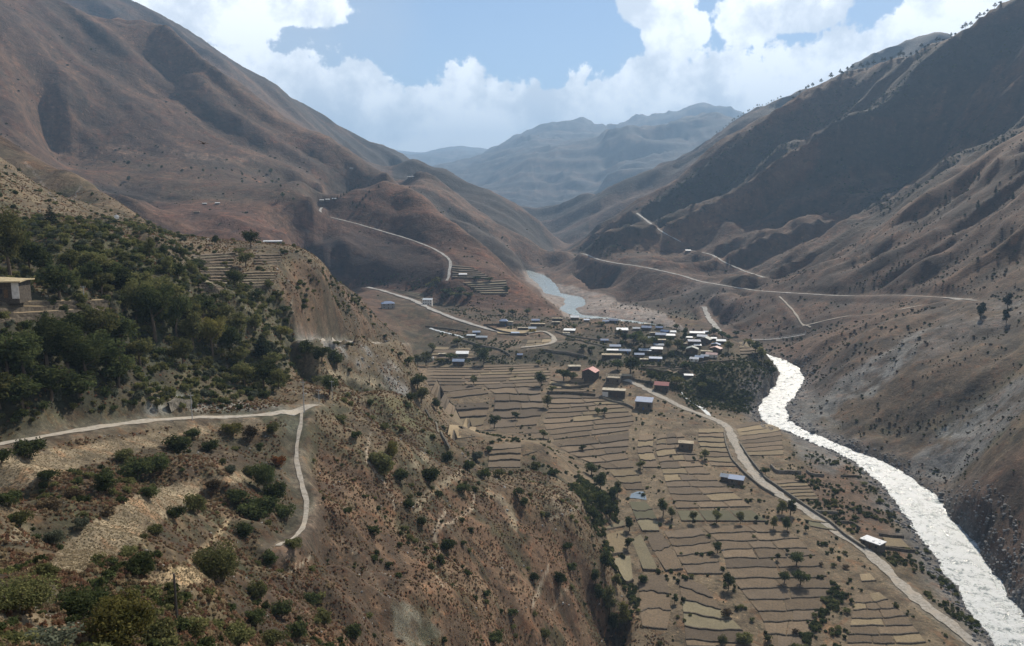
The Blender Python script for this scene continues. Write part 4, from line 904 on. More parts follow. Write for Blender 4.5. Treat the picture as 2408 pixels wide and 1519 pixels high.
zone('the plots at the upper village edge', [(1020, 815), (1010, 845)], [(1105, 818), (1120, 844)], 4, 1, VF, ['tan', 'brown'], 500)
zone('the far strips by the white two storey house', [(918, 680), (952, 694)], [(998, 690), (996, 705)], 5, 1, VF, ['pale', 'brown'], 700)
zone('the strips below the village scarp', [(1500, 858), (1545, 876)], [(1612, 862), (1640, 884)], 5, 1, VF, ['green', 'brown'], 480)
zone('the open plots at the east tip of the village', [(1736, 805), (1740, 834)], [(1778, 800), (1794, 832)], 4, 1, VF, ['tan', 'brown'], 520)
zone('the walled village yard', [(1160, 772), (1170, 786)], [(1252, 776), (1238, 790)], 1, 1, VF, ['straw'], 560)
zone('the village clearing above the dug pit', [(1240, 800), (1232, 818)], [(1300, 797), (1296, 812)], 2, 2, VF, ['tan', 'straw'], 560)
HT = 'terraces on the foot of the round hill'
zone('the upper terraces on the foot of the round hill', [(1062, 622), (1062, 654)], [(1108, 628), (1158, 656)], 6, 1, HT, ['brown', 'dark'], 850)
zone('the lower terraces on the foot of the round hill', [(1085, 664), (1132, 692)], [(1190, 658), (1196, 692)], 6, 1, HT, ['pale', 'brown'], 800)
LT = 'terraces on the left spur'
zone('the stair of terraces on the left spur', [(448, 600), (470, 630), (466, 680)], [(556, 592), (542, 640), (528, 686)], 13, 1, LT, ['brown', 'pale', 'dark'], 230, 1.1, lip=.2)
zone('the yellow terraces on the left spur', [(572, 640), (566, 676)], [(655, 636), (638, 676)], 6, 1, LT, ['tan', 'pale'], 230, lip=.2)
zone('the terraces under the long white roof', [(598, 598), (596, 622)], [(664, 596), (660, 620)], 4, 1, LT, ['brown'], 230, lip=.2)
zone('the shelf ringed by a curved field', [(1152, 1046), (1146, 1100)], [(1226, 1042), (1224, 1100)], 4, 1, VF, ['brown', 'dark'], 320, 1.3)
zone('curving round the shelf under the slope', [(1230, 1034), (1230, 1072)], [(1270, 1038), (1262, 1062)], 1, 1, VF, ['tan'], 320)
zone('straw coloured and round, on a knoll over the valley', [(1056, 998), (1050, 1036)], [(1120, 1004), (1116, 1028)], 1, 1, VF, ['straw'], 320)
zone('the terraces in front of the left stone house', [(-60, 708), (-60, 762)], [(262, 704), (250, 742)], 4, 1, LT, ['tan', 'straw'], 120, lip=.2)
print('fields', len(FIELD_XY))
# pond and its rim
pp = [pick(u, v, 300) for u, v in ((1479, 1172), (1484, 1162), (1498, 1156), (1512, 1156), (1518, 1164), (1520, 1176), (1506, 1174), (1490, 1172))]
zc = max(p[2] for p in pp)+.12; cxy = np.mean(pp, 0)
Vp = np.array([(cxy[0], cxy[1], zc)]+[(p[0], p[1], zc) for p in pp]); Fp = np.array([(0, i+1, (i+1) % 8+1) for i in range(8)])
m_, nt_, b_ = new_mat('pond_water'); b_.inputs['Base Color'].default_value = (.16, .19, .21, 1); b_.inputs['Roughness'].default_value = .12; b_.inputs['Specular IOR Level'].default_value = .6
tag(link('pond_water', mesh_np('pond_water', Vp, Fp), m_), kind='structure')
# ---- free-standing dry-stone walls
def drywall(pts, label, h=1.1, dmin=0, cat='wall', mat=None, thick=.7):
    P_ = np.array([pick(u, v, dmin) for u, v in pts]); P_, _w = resample(P_, np.ones(len(P_)), 1.6)
    P_[:, 2] = H(P_[:, 0], P_[:, 1]); org = P_[len(P_)//2].copy()
    o = strip_wall(P_+np.array([0, 0, h]), .15, H(P_[:, 0], P_[:, 1])-.3, thick, 'stone_wall', mat or MAT_WALL, None, org)
    o.location = org; tag(o, label, cat, 'dry stone walls in the valley')
MAT_WALL2 = simple_mat('pale_stone_wall', (.21, .19, .155), (.09, .08, .062), 1.6, bump=.9)
for w_ in (([(1740, 1046), (1762, 1080), (1798, 1126), (1850, 1162), (1905, 1200), (1952, 1230), (1988, 1262), (2034, 1292)], 'long grey stone wall along the right side of the valley road', 1.2, 250, MAT_WALL2),
           ([(1702, 1020), (1706, 1045), (1720, 1082), (1748, 1112), (1790, 1148), (1822, 1166)], 'stone wall along the left side of the road above the tall tree pair', 1.1, 250, MAT_WALL2),
           ([(1812, 1098), (1825, 1113), (1882, 1114)], 'bent wall of the ruined enclosure beyond the road', 1.6, 250, MAT_WALL2),
           ([(1896, 1110), (1904, 1118), (1936, 1120)], 'short wall of the smaller ruin near the river', 1.4, 250, MAT_WALL2),
           ([(1975, 1120), (2025, 1122)], 'low straight wall on the scrub flat near the river', .8, 250, None),
           ([(1912, 1205), (1968, 1208)], 'pale straight wall leaving the road towards the river', 1.2, 250, MAT_WALL2),
           ([(1960, 1229), (2004, 1230), (2024, 1246)], 'dark wall bending behind the road house', 1.0, 250, None),
           ([(2064, 1258), (2124, 1264)], 'dark wall behind the white roofed road house', 1.0, 250, None),
           ([(2068, 1288), (2110, 1294), (2150, 1297)], 'dark wall in front of the plot by the road house', 1.0, 250, None),
           ([(1145, 770), (1182, 783), (1225, 789), (1242, 787)], 'curved dark wall below the village yard', 2.0, 500, None),
           ([(1136, 766), (1215, 765)], 'straight wall behind the village yard', 1.6, 500, None),
           ([(1408, 935), (1440, 946), (1472, 952), (1490, 962)], 'pale wall winding left of the blue roofed house', 1.2, 350, MAT_WALL2),
           ([(1478, 891), (1508, 897), (1534, 903)], 'grey wall along the track head beside the frame roofed house', 1.2, 400, None),
           ([(1290, 926), (1340, 926), (1400, 932)], 'thick dark wall below the village houses', 1.8, 400, None),
           ([(1320, 912), (1345, 914), (1385, 908)], 'dark wall below the tall red roofed house', 1.6, 400, None),
           ([(1080, 800), (1110, 808), (1160, 820), (1200, 838)], 'pale lane wall running down through the old village', 1.4, 500, MAT_WALL2),
           ([(1305, 780), (1340, 792), (1400, 800), (1440, 806)], 'long low wall across the middle of the village', 1.2, 500, MAT_WALL2),
           ([(1330, 796), (1380, 806), (1430, 818)], 'rubble wall in front of the small blue roofed house', 1.0, 500, MAT_WALL2),
           ([(1275, 824), (1330, 830), (1380, 842)], 'stone rim wall along the top of the dug pit', 1.4, 500, MAT_WALL2),
           ([(1640, 855), (1690, 852), (1720, 848)], 'low wall in front of the row of joined white roofs', 1.0, 450, None),
           ([(1500, 868), (1560, 878), (1600, 886)], 'dark terrace wall below the big dark tree', 1.4, 450, None),
           ([(1000, 768), (1060, 775), (1100, 782)], 'field wall left of the joined tin roofs', 1.0, 550, None),
           ([(1000, 966), (1012, 985), (1040, 1030), (1058, 1060)], 'dry stone edge along the crest of the green slope', 1.0, 230, MAT_WALL2),
           ([(396, 966), (450, 958)], 'short revetment wall beside the upper road', 2.0, 150, MAT_WALL2),
           ([(-40, 750), (60, 752), (160, 756)], 'dark terrace wall below the left stone house', 1.2, 120, None)):
    drywall(w_[0], w_[1], w_[2], w_[3], 'wall', w_[4])
# ------------------------------------------------------------------ buildings
def metal_mat(name, c, rust=0.0):
    m, nt, b = new_mat(name); tc = nd(nt, 'ShaderNodeTexCoord'); v = tc.outputs['Object']
    w = nd(nt, 'ShaderNodeTexWave'); w.inputs['Scale'].default_value = 1.6; nt.links.new(v, w.inputs['Vector'])
    n = noise_n(nt, v, .9, 5, .6)
    cc = mix_c(nt, math_n(nt, 'MULTIPLY', maprange(nt, n, .45, .7), .45), c, tuple(x*.6+.02 for x in c))
    cc = mix_c(nt, math_n(nt, 'MULTIPLY', w.outputs[1], .18), cc, tuple(x*.55 for x in c))
    nt.links.new(cc, b.inputs['Base Color']); b.inputs['Metallic'].default_value = 0; b.inputs['Roughness'].default_value = .55; b.inputs['Specular IOR Level'].default_value = .3
    bp = nd(nt, 'ShaderNodeBump'); bp.inputs['Strength'].default_value = .5; bp.inputs['Distance'].default_value = .06
    nt.links.new(w.outputs[1], bp.inputs['Height']); nt.links.new(bp.outputs[0], b.inputs['Normal'])
    return m
RM = {'blue': metal_mat('blue_tin_roof', (.055, .125, .27)), 'navy': metal_mat('dark_blue_tin_roof', (.05, .09, .19)), 'white': metal_mat('bright_tin_roof', (.60, .62, .64)),
      'silver': metal_mat('grey_tin_roof', (.33, .38, .43)), 'sky': metal_mat('faded_blue_tin_roof', (.21, .29, .42)), 'red': metal_mat('red_tin_roof', (.36, .10, .09)), 'pink': metal_mat('faded_red_tin_roof', (.48, .30, .27)),
      'grey': metal_mat('weathered_tin_roof', (.17, .20, .19)), 'tan': simple_mat('mud_roof', (.42, .36, .26), (.28, .23, .165), .9), 'cream': simple_mat('pale_mud_roof', (.48, .43, .34), (.34, .30, .225), .9)}
WM = {'stone': simple_mat('stone_masonry', (.16, .135, .105), (.075, .062, .048), 2.2, bump=.8), 'dark': simple_mat('dark_stone_masonry', (.10, .085, .068), (.05, .042, .035), 2.2, bump=.8),
      'white': simple_mat('whitewashed_wall', (.66, .64, .60), (.5, .48, .44), 1.2), 'grey': simple_mat('bare_concrete', (.30, .29, .27), (.2, .19, .18), 1.2), 'yellow': simple_mat('yellow_painted_wall', (.50, .36, .06), (.28, .20, .08), 1.0),
      'mud': simple_mat('mud_plaster', (.27, .215, .15), (.19, .15, .105), 1.1)}
MAT_GLASS = simple_mat('dark_window', (.02, .022, .025), (.03, .03, .032), 2, rough=.3, bump=0)
MAT_WOOD = simple_mat('old_timber', (.15, .095, .055), (.09, .06, .04), 3)
MAT_BWOOD = simple_mat('blue_painted_timber', (.05, .12, .28), (.04, .08, .18), 3)
class MB:
    def __init__(s): s.v = []; s.f = []
    def box(s, x0, x1, y0, y1, z0, z1):
        b = len(s.v); s.v += [(x, y, z) for x in (x0, x1) for y in (y0, y1) for z in (z0, z1)]
        s.f += [tuple(b+i for i in q) for q in ((0, 1, 3, 2), (4, 6, 7, 5), (0, 4, 5, 1), (2, 3, 7, 6), (0, 2, 6, 4), (1, 5, 7, 3))]; return s
    def slab(s, q, t):
        """thick sheet from four corner points, thickness t downwards"""
        b = len(s.v); s.v += [tuple(p) for p in q]+[(p[0], p[1], p[2]-t) for p in q]
        s.f += [tuple(b+i for i in k) for k in ((0, 1, 2, 3), (7, 6, 5, 4), (0, 4, 5, 1), (1, 5, 6, 2), (2, 6, 7, 3), (3, 7, 4, 0))]; return s
    def tube(s, a, b_, r0, r1, n=6):
        a = Vector(a); b_ = Vector(b_); d = (b_-a).normalized(); u = d.orthogonal().normalized(); w = d.cross(u); k = len(s.v)
        for c, r in ((a, r0), (b_, r1)):
            for i in range(n):
                t = 2*math.pi*i/n; s.v.append(tuple(c+u*r*math.cos(t)+w*r*math.sin(t)))
        for i in range(n): s.f.append((k+i, k+(i+1) % n, k+n+(i+1) % n, k+n+i))
        s.f.append(tuple(k+n+i for i in range(n))); s.f.append(tuple(k+i for i in reversed(range(n)))); return s
    def poly(s, pts): b = len(s.v); s.v += [tuple(p) for p in pts]; s.f.append(tuple(range(b, b+len(pts)))); return s
    def build(s, name, mat, parent=None):
        me = bpy.data.meshes.new(name); me.from_pydata(s.v, [], s.f); me.update(); return link(name, me, mat, parent)
HOUSE_XY = []
hr = random.Random(5)
def house(u, v, wpx, hpx, roof, rcol, wcol, label, rot=0.0, depth=.62, storeys=1, kind='house', dmin=0, group=None, win=None):
    p = pick(u, v, dmin); D = p[1]; W = wpx*D/FOC; h = max(2.0, hpx*D/FOC); dp = max(3.2, W*depth)
    c = p.copy(); rz = math.radians(rot) - math.atan2(p[0], p[1])*0.6
    # set the house back by half its depth along its own axis
    c[0] += -math.sin(rz)*dp/2; c[1] += math.cos(rz)*dp/2
    cs = [(c[0]+math.cos(rz)*sx*W/2-math.sin(rz)*sy*dp/2, c[1]+math.sin(rz)*sx*W/2+math.cos(rz)*sy*dp/2) for sx in (-1, 1) for sy in (-1, 1)]
    zs = [float(H(*q)) for q in cs]; c[2] = p[2]; lo = max(min(min(zs)-c[2], 0)-.3, -3.0)
    up = max(0.0, np.mean(zs)-c[2])*0.5
    root = empty(kind, c, rz); tag(root, label, 'house' if kind == 'house' else kind.replace('_', ' '), group)
    HOUSE_XY.append((c[0], c[1], max(W, dp)*.62))
    x, y = W/2, dp/2; z1 = h+up; wt_ = .42
    wm = MB()
    for q in ((-x, x, -y, -y+wt_), (-x, x, y-wt_, y), (-x, -x+wt_, -y+wt_, y-wt_), (x-wt_, x, -y+wt_, y-wt_)): wm.box(*q, lo, z1)
    rh = min(W, dp)*.26 if roof.startswith('gable') else 0
    e = .45
    if roof == 'gable':     # ridge along the front
        for sx in (-1, 1): wm.poly([(sx*x, -y, z1), (sx*x, y, z1), (sx*x, 0, z1+rh)])
    if roof == 'gabley':
        for sy in (-1, 1): wm.poly([(-x, sy*y, z1), (x, sy*y, z1), (0, sy*y, z1+rh)])
    wall = wm.build('wall', WM[wcol], root)
    r = MB(); k = e/max(y, .1)
    if roof == 'gable':
        r.slab([(-x-e, -y-e, z1-rh*k+.03), (x+e, -y-e, z1-rh*k+.03), (x+e, 0, z1+rh+.03), (-x-e, 0, z1+rh+.03)], .08)
        r.slab([(-x-e, .003, z1+rh+.03), (x+e, .003, z1+rh+.03), (x+e, y+e, z1-rh*k+.03), (-x-e, y+e, z1-rh*k+.03)], .08)
    elif roof == 'gabley':
        k = e/x
        r.slab([(-x-e, y+e, z1-rh*k+.03), (-x-e, -y-e, z1-rh*k+.03), (0, -y-e, z1+rh+.03), (0, y+e, z1+rh+.03)], .08)
        r.slab([(.003, y+e, z1+rh+.03), (.003, -y-e, z1+rh+.03), (x+e, -y-e, z1-rh*k+.03), (x+e, y+e, z1-rh*k+.03)], .08)
    elif roof == 'shed':
        r.slab([(-x-e, -y-e, z1+.04), (x+e, -y-e, z1+.04), (x+e, y+e, z1+dp*.20), (-x-e, y+e, z1+dp*.20)], .08)
        MB().poly([(-x, y-.01, z1), (x, y-.01, z1), (x, y-.01, z1+dp*.17), (-x, y-.01, z1+dp*.17)]).build('rear_wall', WM[wcol], root)
    elif roof == 'hip':
        rh = dp*.28; a = x*.45; q = [(-x-e, -y-e, z1), (x+e, -y-e, z1), (x+e, y+e, z1), (-x-e, y+e, z1), (-a, 0, z1+rh), (a, 0, z1+rh)]
        r.v = q+[(0, 0, z1-.1)]; r.f = [(0, 1, 5, 4), (1, 2, 5), (2, 3, 4, 5), (3, 0, 4), (0, 3, 2, 1)]
    elif roof == 'flat':
        e = .35; r.box(-x-e, x+e, -y-e, y+e, z1+.003, z1+.32)
        for i in range(7):
            px_, py_ = hr.uniform(-x, x), hr.uniform(-y, y); s_ = hr.uniform(.2, .5); r.box(px_-s_, px_+s_, py_-s_, py_+s_, z1+.3, z1+.32+hr.uniform(.08, .3))
    elif roof == 'frame':
        n = 6
        for i in range(n+1):
            xx = -x+W*i/n
            for sy in (-1, 1): r.tube((xx, sy*(y+.3), z1+.05), (xx, 0, z1+dp*.24), .12, .12, 4)
        for yy, zz_ in ((-y, z1+.15), (-y/2, z1+dp*.12), (0, z1+dp*.24+.1), (y/2, z1+dp*.12), (y, z1+.15)): r.tube((-x-.3, yy, zz_), (x+.3, yy, zz_), .13, .13, 4)
        MB().box(-x+.5, x-.5, -y+.5, y-.5, z1-.5, z1-.35).build('attic_floor', RM['cream'], root)
    if roof != 'none': r.build('roof', RM[rcol] if roof != 'frame' else RM['cream'], root)
    else: MB().box(-x+.43, x-.43, -y+.43, y-.43, lo+.05, .12).build('floor', RM['tan'], root)
    if win is None: win = max(1, int(W/3.2)) if W > 5 and h > 1.9 else 0
    sh = (z1)/storeys
    for s_ in range(storeys):
        for i in range(win):
            xx = -x+W*(i+.5)/win; door = (s_ == 0 and i == win//2)
            zb = s_*sh+.02 if door else s_*sh+sh*.36
            zt = min(s_*sh+1.9, s_*sh+sh*.8) if door else s_*sh+sh*.74
            hw = .45 if door else .48
            f = MB()
            f.box(xx-hw-.1, xx-hw, -y-.07, -y+.1, zb, zt); f.box(xx+hw, xx+hw+.1, -y-.07, -y+.1, zb, zt); f.box(xx-hw-.1, xx+hw+.1, -y-.07, -y+.1, zt, zt+.1)
            if door: MB().box(xx-hw, xx+hw, -y-.04, -y+.04, zb, zt).build('door', MAT_BWOOD if 'blue' in label and hr.random() < .5 else MAT_WOOD, root)
            else:
                fr = f.build('window', MAT_WOOD, root); MB().box(xx-hw, xx+hw, -y-.03, -y+.05, zb, zt).build('pane', MAT_GLASS, fr)
    return root
VG = 'houses of the village'
HS = [
 (1383, 896, 33, 22, 'gabley', 'red', 'dark', 'tall grey stone house with a red gabled roof, beside the pale dug pit', -22, .9, 3, 3),
 (1351, 870, 28, 8, 'flat', 'cream', 'stone', 'flat roofed stone house standing behind the tall red gabled house', 5, .6, 1, 3),
 (1357, 898, 32, 6, 'none', 'tan', 'mud', 'low roofless walled yard left of the tall red gabled house', 0, .5, 1, 0),
 (1440, 903, 34, 14, 'frame', 'cream', 'stone', 'stone house whose roof is still an open timber frame', -12, .8, 1, 3),
 (1470, 891, 28, 7, 'flat', 'tan', 'stone', 'low brown roofed shed right behind the house with the open timber roof', -8, .5, 1, 2),
 (1442, 934, 54, 16, 'flat', 'cream', 'dark', 'long flat roofed house with a whitewashed left end, above the striped fields', -8, .40, 1, 4),
 (1512, 964, 39, 20, 'shed', 'blue', 'stone', 'square stone house with a bright blue roof next to the road bend', -12, .7, 1, 3),
 (1554, 920, 33, 15, 'gable', 'red', 'dark', 'dark stone house with a patched red roof beside the road', -12, .7, 1, 3),
 (1421, 805, 17, 5, 'gable', 'blue', 'stone', 'small blue roofed house alone on the bushy village slope', 0, .6, 1, 1),
 (1446, 822, 25, 8, 'gable', 'sky', 'stone', 'blue roofed house with a brown wing, lower left of the village orchard', 0, .5, 1, 2),
 (1440, 829, 26, 4, 'shed', 'white', 'stone', 'low bright white roof just below the blue roofed house by the orchard', 0, .35, 1, 2),
 (1469, 831, 26, 6, 'gable', 'sky', 'dark', 'pale blue tin roofed house at the lower left corner of the village', -5, .5, 1, 2),
 (1438, 843, 46, 8, 'flat', 'tan', 'dark', 'wide brown mud roofed house above the dark pit bank', 0, .4, 1, 4),
 (1516, 831, 28, 6, 'shed', 'silver', 'dark', 'grey tin roofed long house below the village orchard', -4, .5, 1, 2),
 (1543, 828, 28, 7, 'shed', 'white', 'stone', 'bright tin roofed house touching the grey tin roofed long house', -4, .5, 1, 2),
 (1503, 840, 22, 6, 'gable', 'sky', 'stone', 'small patchwork tin roofed house left of the long blue roof at the village foot', 0, .5, 1, 2),
 (1541, 849, 29, 6, 'shed', 'sky', 'dark', 'long low blue roofed shed at the foot of the village', -3, .4, 1, 2),
 (1514, 851, 18, 4, 'flat', 'cream', 'stone', 'small pale mud roof left of the low blue shed at the foot of the village', 0, .6, 1, 1),
 (1463, 783, 26, 7, 'shed', 'white', 'dark', 'wide white roofed house alone at the upper left of the village', 0, .6, 1, 3),
 (1496, 777, 16, 4, 'gable', 'silver', 'stone', 'small grey green roofed hut right of the wide white roof', 0, .6, 1, 1),
 (1519, 777, 22, 7, 'gable', 'blue', 'dark', 'blue roofed house in the top row of the village', -10, .6, 1, 2),
 (1521, 767, 14, 3, 'flat', 'cream', 'stone', 'tiny white roof above the top row of the village by the gravel bed', 0, .5, 1, 0),
 (1549, 776, 16, 6, 'gable', 'blue', 'stone', 'blue roofed hut at the top edge of the village above the dense roofs', -15, .6, 1, 1),
 (1561, 785, 19, 6, 'gable', 'blue', 'dark', 'blue roofed house tilted among the dense upper roofs', -30, .6, 1, 1),
 (1553, 794, 24, 7, 'gable', 'sky', 'dark', 'pale blue gabled house in the middle of the dense roofs', -4, .6, 1, 2),
 (1576, 795, 20, 6, 'shed', 'white', 'stone', 'bright white roof right beside the pale blue gabled house', -5, .6, 1, 1),
 (1550, 805, 30, 5, 'flat', 'cream', 'stone', 'long cream roofed house under the pale blue gabled house', 0, .4, 1, 2),
 (1548, 817, 23, 5, 'gable', 'silver', 'stone', 'silver tin roof second up from the touching tin roofed houses', 0, .5, 1, 2),
 (1580, 786, 18, 5, 'shed', 'silver', 'stone', 'silver roof at the upper end of the village lane', 0, .6, 1, 1),
 (1532, 800, 16, 4, 'shed', 'sky', 'stone', 'faded blue roof at the left edge of the dense roofs by the orchard', 0, .5, 1, 1),
 (1535, 788, 14, 4, 'flat', 'cream', 'stone', 'low white topped shed left of the pale blue gabled house', 0, .5, 1, 0),
 (1639, 790, 34, 7, 'shed', 'white', 'dark', 'long white roofed house at the back right of the village', -2, .35, 1, 3),
 (1660, 785, 10, 4, 'shed', 'sky', 'stone', 'tiny blue grey shed at the right end of the long white back roof', 0, .7, 1, 0),
 (1650, 796, 22, 5, 'gable', 'white', 'stone', 'white tin gable in front of the long white back roof', -10, .6, 1, 2),
 (1632, 814, 28, 11, 'shed', 'navy', 'dark', 'tall dark house with a long navy blue roof right of the lane', 0, .45, 1, 3),
 (1656, 807, 24, 9, 'gabley', 'grey', 'dark', 'grey roofed gable house right of the navy roofed house', -25, .8, 1, 2),
 (1620, 799, 14, 4, 'shed', 'white', 'stone', 'little white roof behind the navy roofed house', 0, .6, 1, 0),
 (1695, 808, 21, 6, 'shed', 'silver', 'dark', 'silver roofed house at the right edge of the village', -3, .6, 1, 2),
 (1678, 801, 12, 4, 'shed', 'white', 'stone', 'small white roof left of the silver roofed edge house', 0, .6, 1, 0),
 (1608, 814, 16, 4, 'flat', 'cream', 'stone', 'low white roof on the lane left of the navy roofed house', 0, .5, 1, 1),
 (1626, 832, 28, 11, 'gabley', 'grey', 'dark', 'dark stone house showing its wide gable in the lower village', -8, .7, 1, 3),
 (1640, 818, 16, 4, 'shed', 'white', 'stone', 'white roof peeping over the wide dark gable house', 0, .6, 1, 0),
 (1681, 816, 20, 6, 'gabley', 'blue', 'dark', 'bright blue roof behind the pink roofed house', -20, .6, 1, 1),
 (1680, 827, 26, 8, 'gabley', 'pink', 'dark', 'pink roofed gable house near the right edge of the village', -25, .6, 1, 2),
 (1661, 832, 26, 5, 'flat', 'cream', 'stone', 'flat pale roofed house behind the row of joined tin roofs', -4, .4, 1, 2),
 (1631, 851, 20, 7, 'gable', 'white', 'white', 'lowest left house of the stepped tin roofed row', -18, .6, 1, 2),
 (1643, 847, 20, 7, 'gable', 'sky', 'stone', 'blue roofed house second from the left in the stepped tin roofed row', -18, .6, 1, 1),
 (1656, 844, 18, 7, 'gable', 'silver', 'stone', 'silver roofed house third from the left in the stepped tin roofed row', -18, .6, 1, 1),
 (1672, 841, 26, 8, 'gable', 'pink', 'white', 'pinkish white roofed house at the right end of the stepped tin roofed row', -12, .5, 1, 2),
 (1619, 889, 20, 3, 'shed', 'white', 'stone', 'lone white roof among the bushes below the village', 0, .4, 1, 0),
 (1351, 752, 19, 6, 'gable', 'white', 'stone', 'white gabled house at the edge above the turquoise river', 0, .7, 1, 2),
 (1379, 757, 12, 4, 'shed', 'sky', 'stone', 'small pale blue roof right of the white gabled river edge house', 0, .6, 1, 0),
 (1424, 760, 14, 5, 'gable', 'blue', 'dark', 'blue roofed hut by the river edge, left of a dark blue one', 0, .6, 1, 1),
 (1441, 760, 20, 7, 'gable', 'navy', 'dark', 'dark blue roofed house by the river edge', -10, .6, 1, 2),
 (1338, 782, 26, 5, 'shed', 'white', 'dark', 'white roofed house in the left middle of the village', -8, .5, 1, 2),
 (1331, 788, 16, 4, 'flat', 'cream', 'white', 'small pale house just in front of the white roof in the left middle', 0, .5, 1, 1),
 (1004, 717, 22, 12, 'shed', 'silver', 'white', 'white two storey house alone beside the pale back road', -8, .6, 2, 4),
 (913, 726, 30, 12, 'hip', 'blue', 'grey', 'large house with a blue hipped roof on the bushy left slope', 10, .6, 2, 3),
 (1183, 767, 19, 12, 'hip', 'blue', 'dark', 'tall stone house with a blue hipped roof behind the village yard', -5, .8, 2, 2),
 (1200, 766, 11, 9, 'flat', 'cream', 'grey', 'grey concrete block house right of the tall blue hipped house', -5, .8, 2, 1),
 (1259, 758, 18, 5, 'gable', 'blue', 'dark', 'small dark blue roofed house under the foot of the round hill', 0, .6, 1, 1),
 (1310, 755, 24, 6, 'flat', 'tan', 'dark', 'long brown flat roofed house at the tip of the round hill', 0, .4, 1, 2),
 (1264, 767, 34, 5, 'flat', 'tan', 'dark', 'wide mud roofed house behind the silver roofed shrine', 0, .4, 1, 2),
 (1229, 776, 24, 4, 'flat', 'cream', 'dark', 'low white topped building at the right end of the village yard', -3, .3, 1, 0),
 (1251, 781, 17, 9, 'gable', 'silver', 'yellow', 'yellow walled building with a silver roof beside the village yard', -5, .7, 1, 2),
 (1307, 762, 18, 3, 'flat', 'cream', 'stone', 'low cream roof in front of the brown flat roofed tip house', 0, .4, 1, 0),
 (1120, 787, 17, 6, 'gable', 'sky', 'stone', 'blue roofed house behind the two silver roofs by the stream lane', 0, .6, 1, 1),
 (1107, 794, 20, 4, 'shed', 'silver', 'stone', 'narrow silver roof by the stream lane, left of its pair', -6, .4, 1, 1),
 (1132, 798, 26, 5, 'gable', 'silver', 'stone', 'longer silver roof by the stream lane, right of its pair', -6, .4, 1, 2),
 (1211, 788, 18, 3, 'shed', 'sky', 'stone', 'low blue roof against the curved yard wall', -3, .4, 1, 0),
 (1086, 840, 29, 8, 'shed', 'white', 'stone', 'glaring white roofed house among the trees above the top fields', -3, .6, 1, 2),
 (1077, 861, 27, 12, 'gable', 'sky', 'dark', 'dark stone house with blue and white roof sheets at the edge of the top fields', -8, .6, 1, 3),
 (1012, 849, 15, 8, 'none', 'tan', 'white', 'roofless pale walls between trees at the upper left of the fields', 0, .8, 1, 0),
 (1040, 838, 18, 5, 'flat', 'cream', 'stone', 'low pale shed half hidden by trees left of the glaring white roof', 0, .5, 1, 0),
 (1222, 840, 12, 5, 'gable', 'blue', 'dark', 'tiny blue roofed hut beside the pale dug pit', 0, .7, 1, 0),
 (1612, 1058, 34, 16, 'flat', 'tan', 'stone', 'square stone house with a pale flat roof in the middle of the fields', -5, .6, 1, 2),
 (1706, 1132, 26, 12, 'gable', 'silver', 'stone', 'silver roofed rear half of the roadside house pair', -18, .7, 1, 2),
 (1729, 1140, 34, 14, 'shed', 'blue', 'stone', 'blue roofed front half of the roadside house pair', -14, .6, 1, 2),
 (2044, 1288, 48, 15, 'flat', 'white', 'stone', 'long stone road house with a glaring white roof near the river', -38, .62, 1, 3),
 (1088, 650, 18, 4, 'shed', 'white', 'stone', 'white roofed hut among the terraces on the foot of the round hill', 0, .5, 1, 0),
 (972, 418, 9, 2.2, 'shed', 'white', 'stone', 'tiny white hut on the saddle behind the round hill, right one', 0, .5, 1, 0),
 (962, 418, 7, 2.2, 'shed', 'white', 'stone', 'tiny white hut on the saddle behind the round hill, left one', 0, .5, 1, 0),
 (826, 400, 8, 3, 'shed', 'silver', 'stone', 'tiny grey hut high on the slope of the left mountain', 0, .6, 1, 0),
 (756, 475, 9, 3, 'shed', 'white', 'stone', 'first white hut from the left at the pass beside the round hill', 0, .6, 1, 0),
 (770, 473, 9, 3, 'shed', 'white', 'stone', 'second white hut from the left at the pass beside the round hill', 0, .6, 1, 0),
 (786, 471, 10, 3, 'shed', 'silver', 'stone', 'third and largest hut at the pass beside the round hill', 0, .6, 1, 0),
 (481, 482, 9, 2, 'shed', 'white', 'stone', 'left white hut on the red brown bench under the left mountain', 0, .6, 1, 0),
 (511, 481, 10, 2, 'shed', 'white', 'stone', 'right white hut on the red brown bench under the left mountain', 0, .6, 1, 0),
 (462, 502, 12, 3, 'flat', 'cream', 'stone', 'pale roofed hut lower down the red brown bench', 0, .5, 1, 0),
 (1618, 592, 12, 3, 'shed', 'white', 'stone', 'white hut beside the upper track of the right mountain', 0, .6, 1, 0),
 (632, 572, 58, 2.6, 'shed', 'white', 'dark', 'long low building with a white roof on top of the left spur', 0, .16, 1, 4),
]
for (u, v, w_, h_, rf, rc_, wc_, lb, ro, de, st, wi) in HS:
    r_ = house(u, v, w_, h_, rf, rc_, wc_, lb, ro, de, st, 'house', 130, VG if 740 < v < 860 and u > 1190 else None, wi)
    if u == 1442:      # painted end of the long flat roofed house
        W = w_*pick(u, v)[1]/FOC; MB().box(-W/2-.05, -W/2+W*.26, -W*.2-.09, -W*.2-.002, 0, 3.6).build('painted_end', WM['white'], r_)
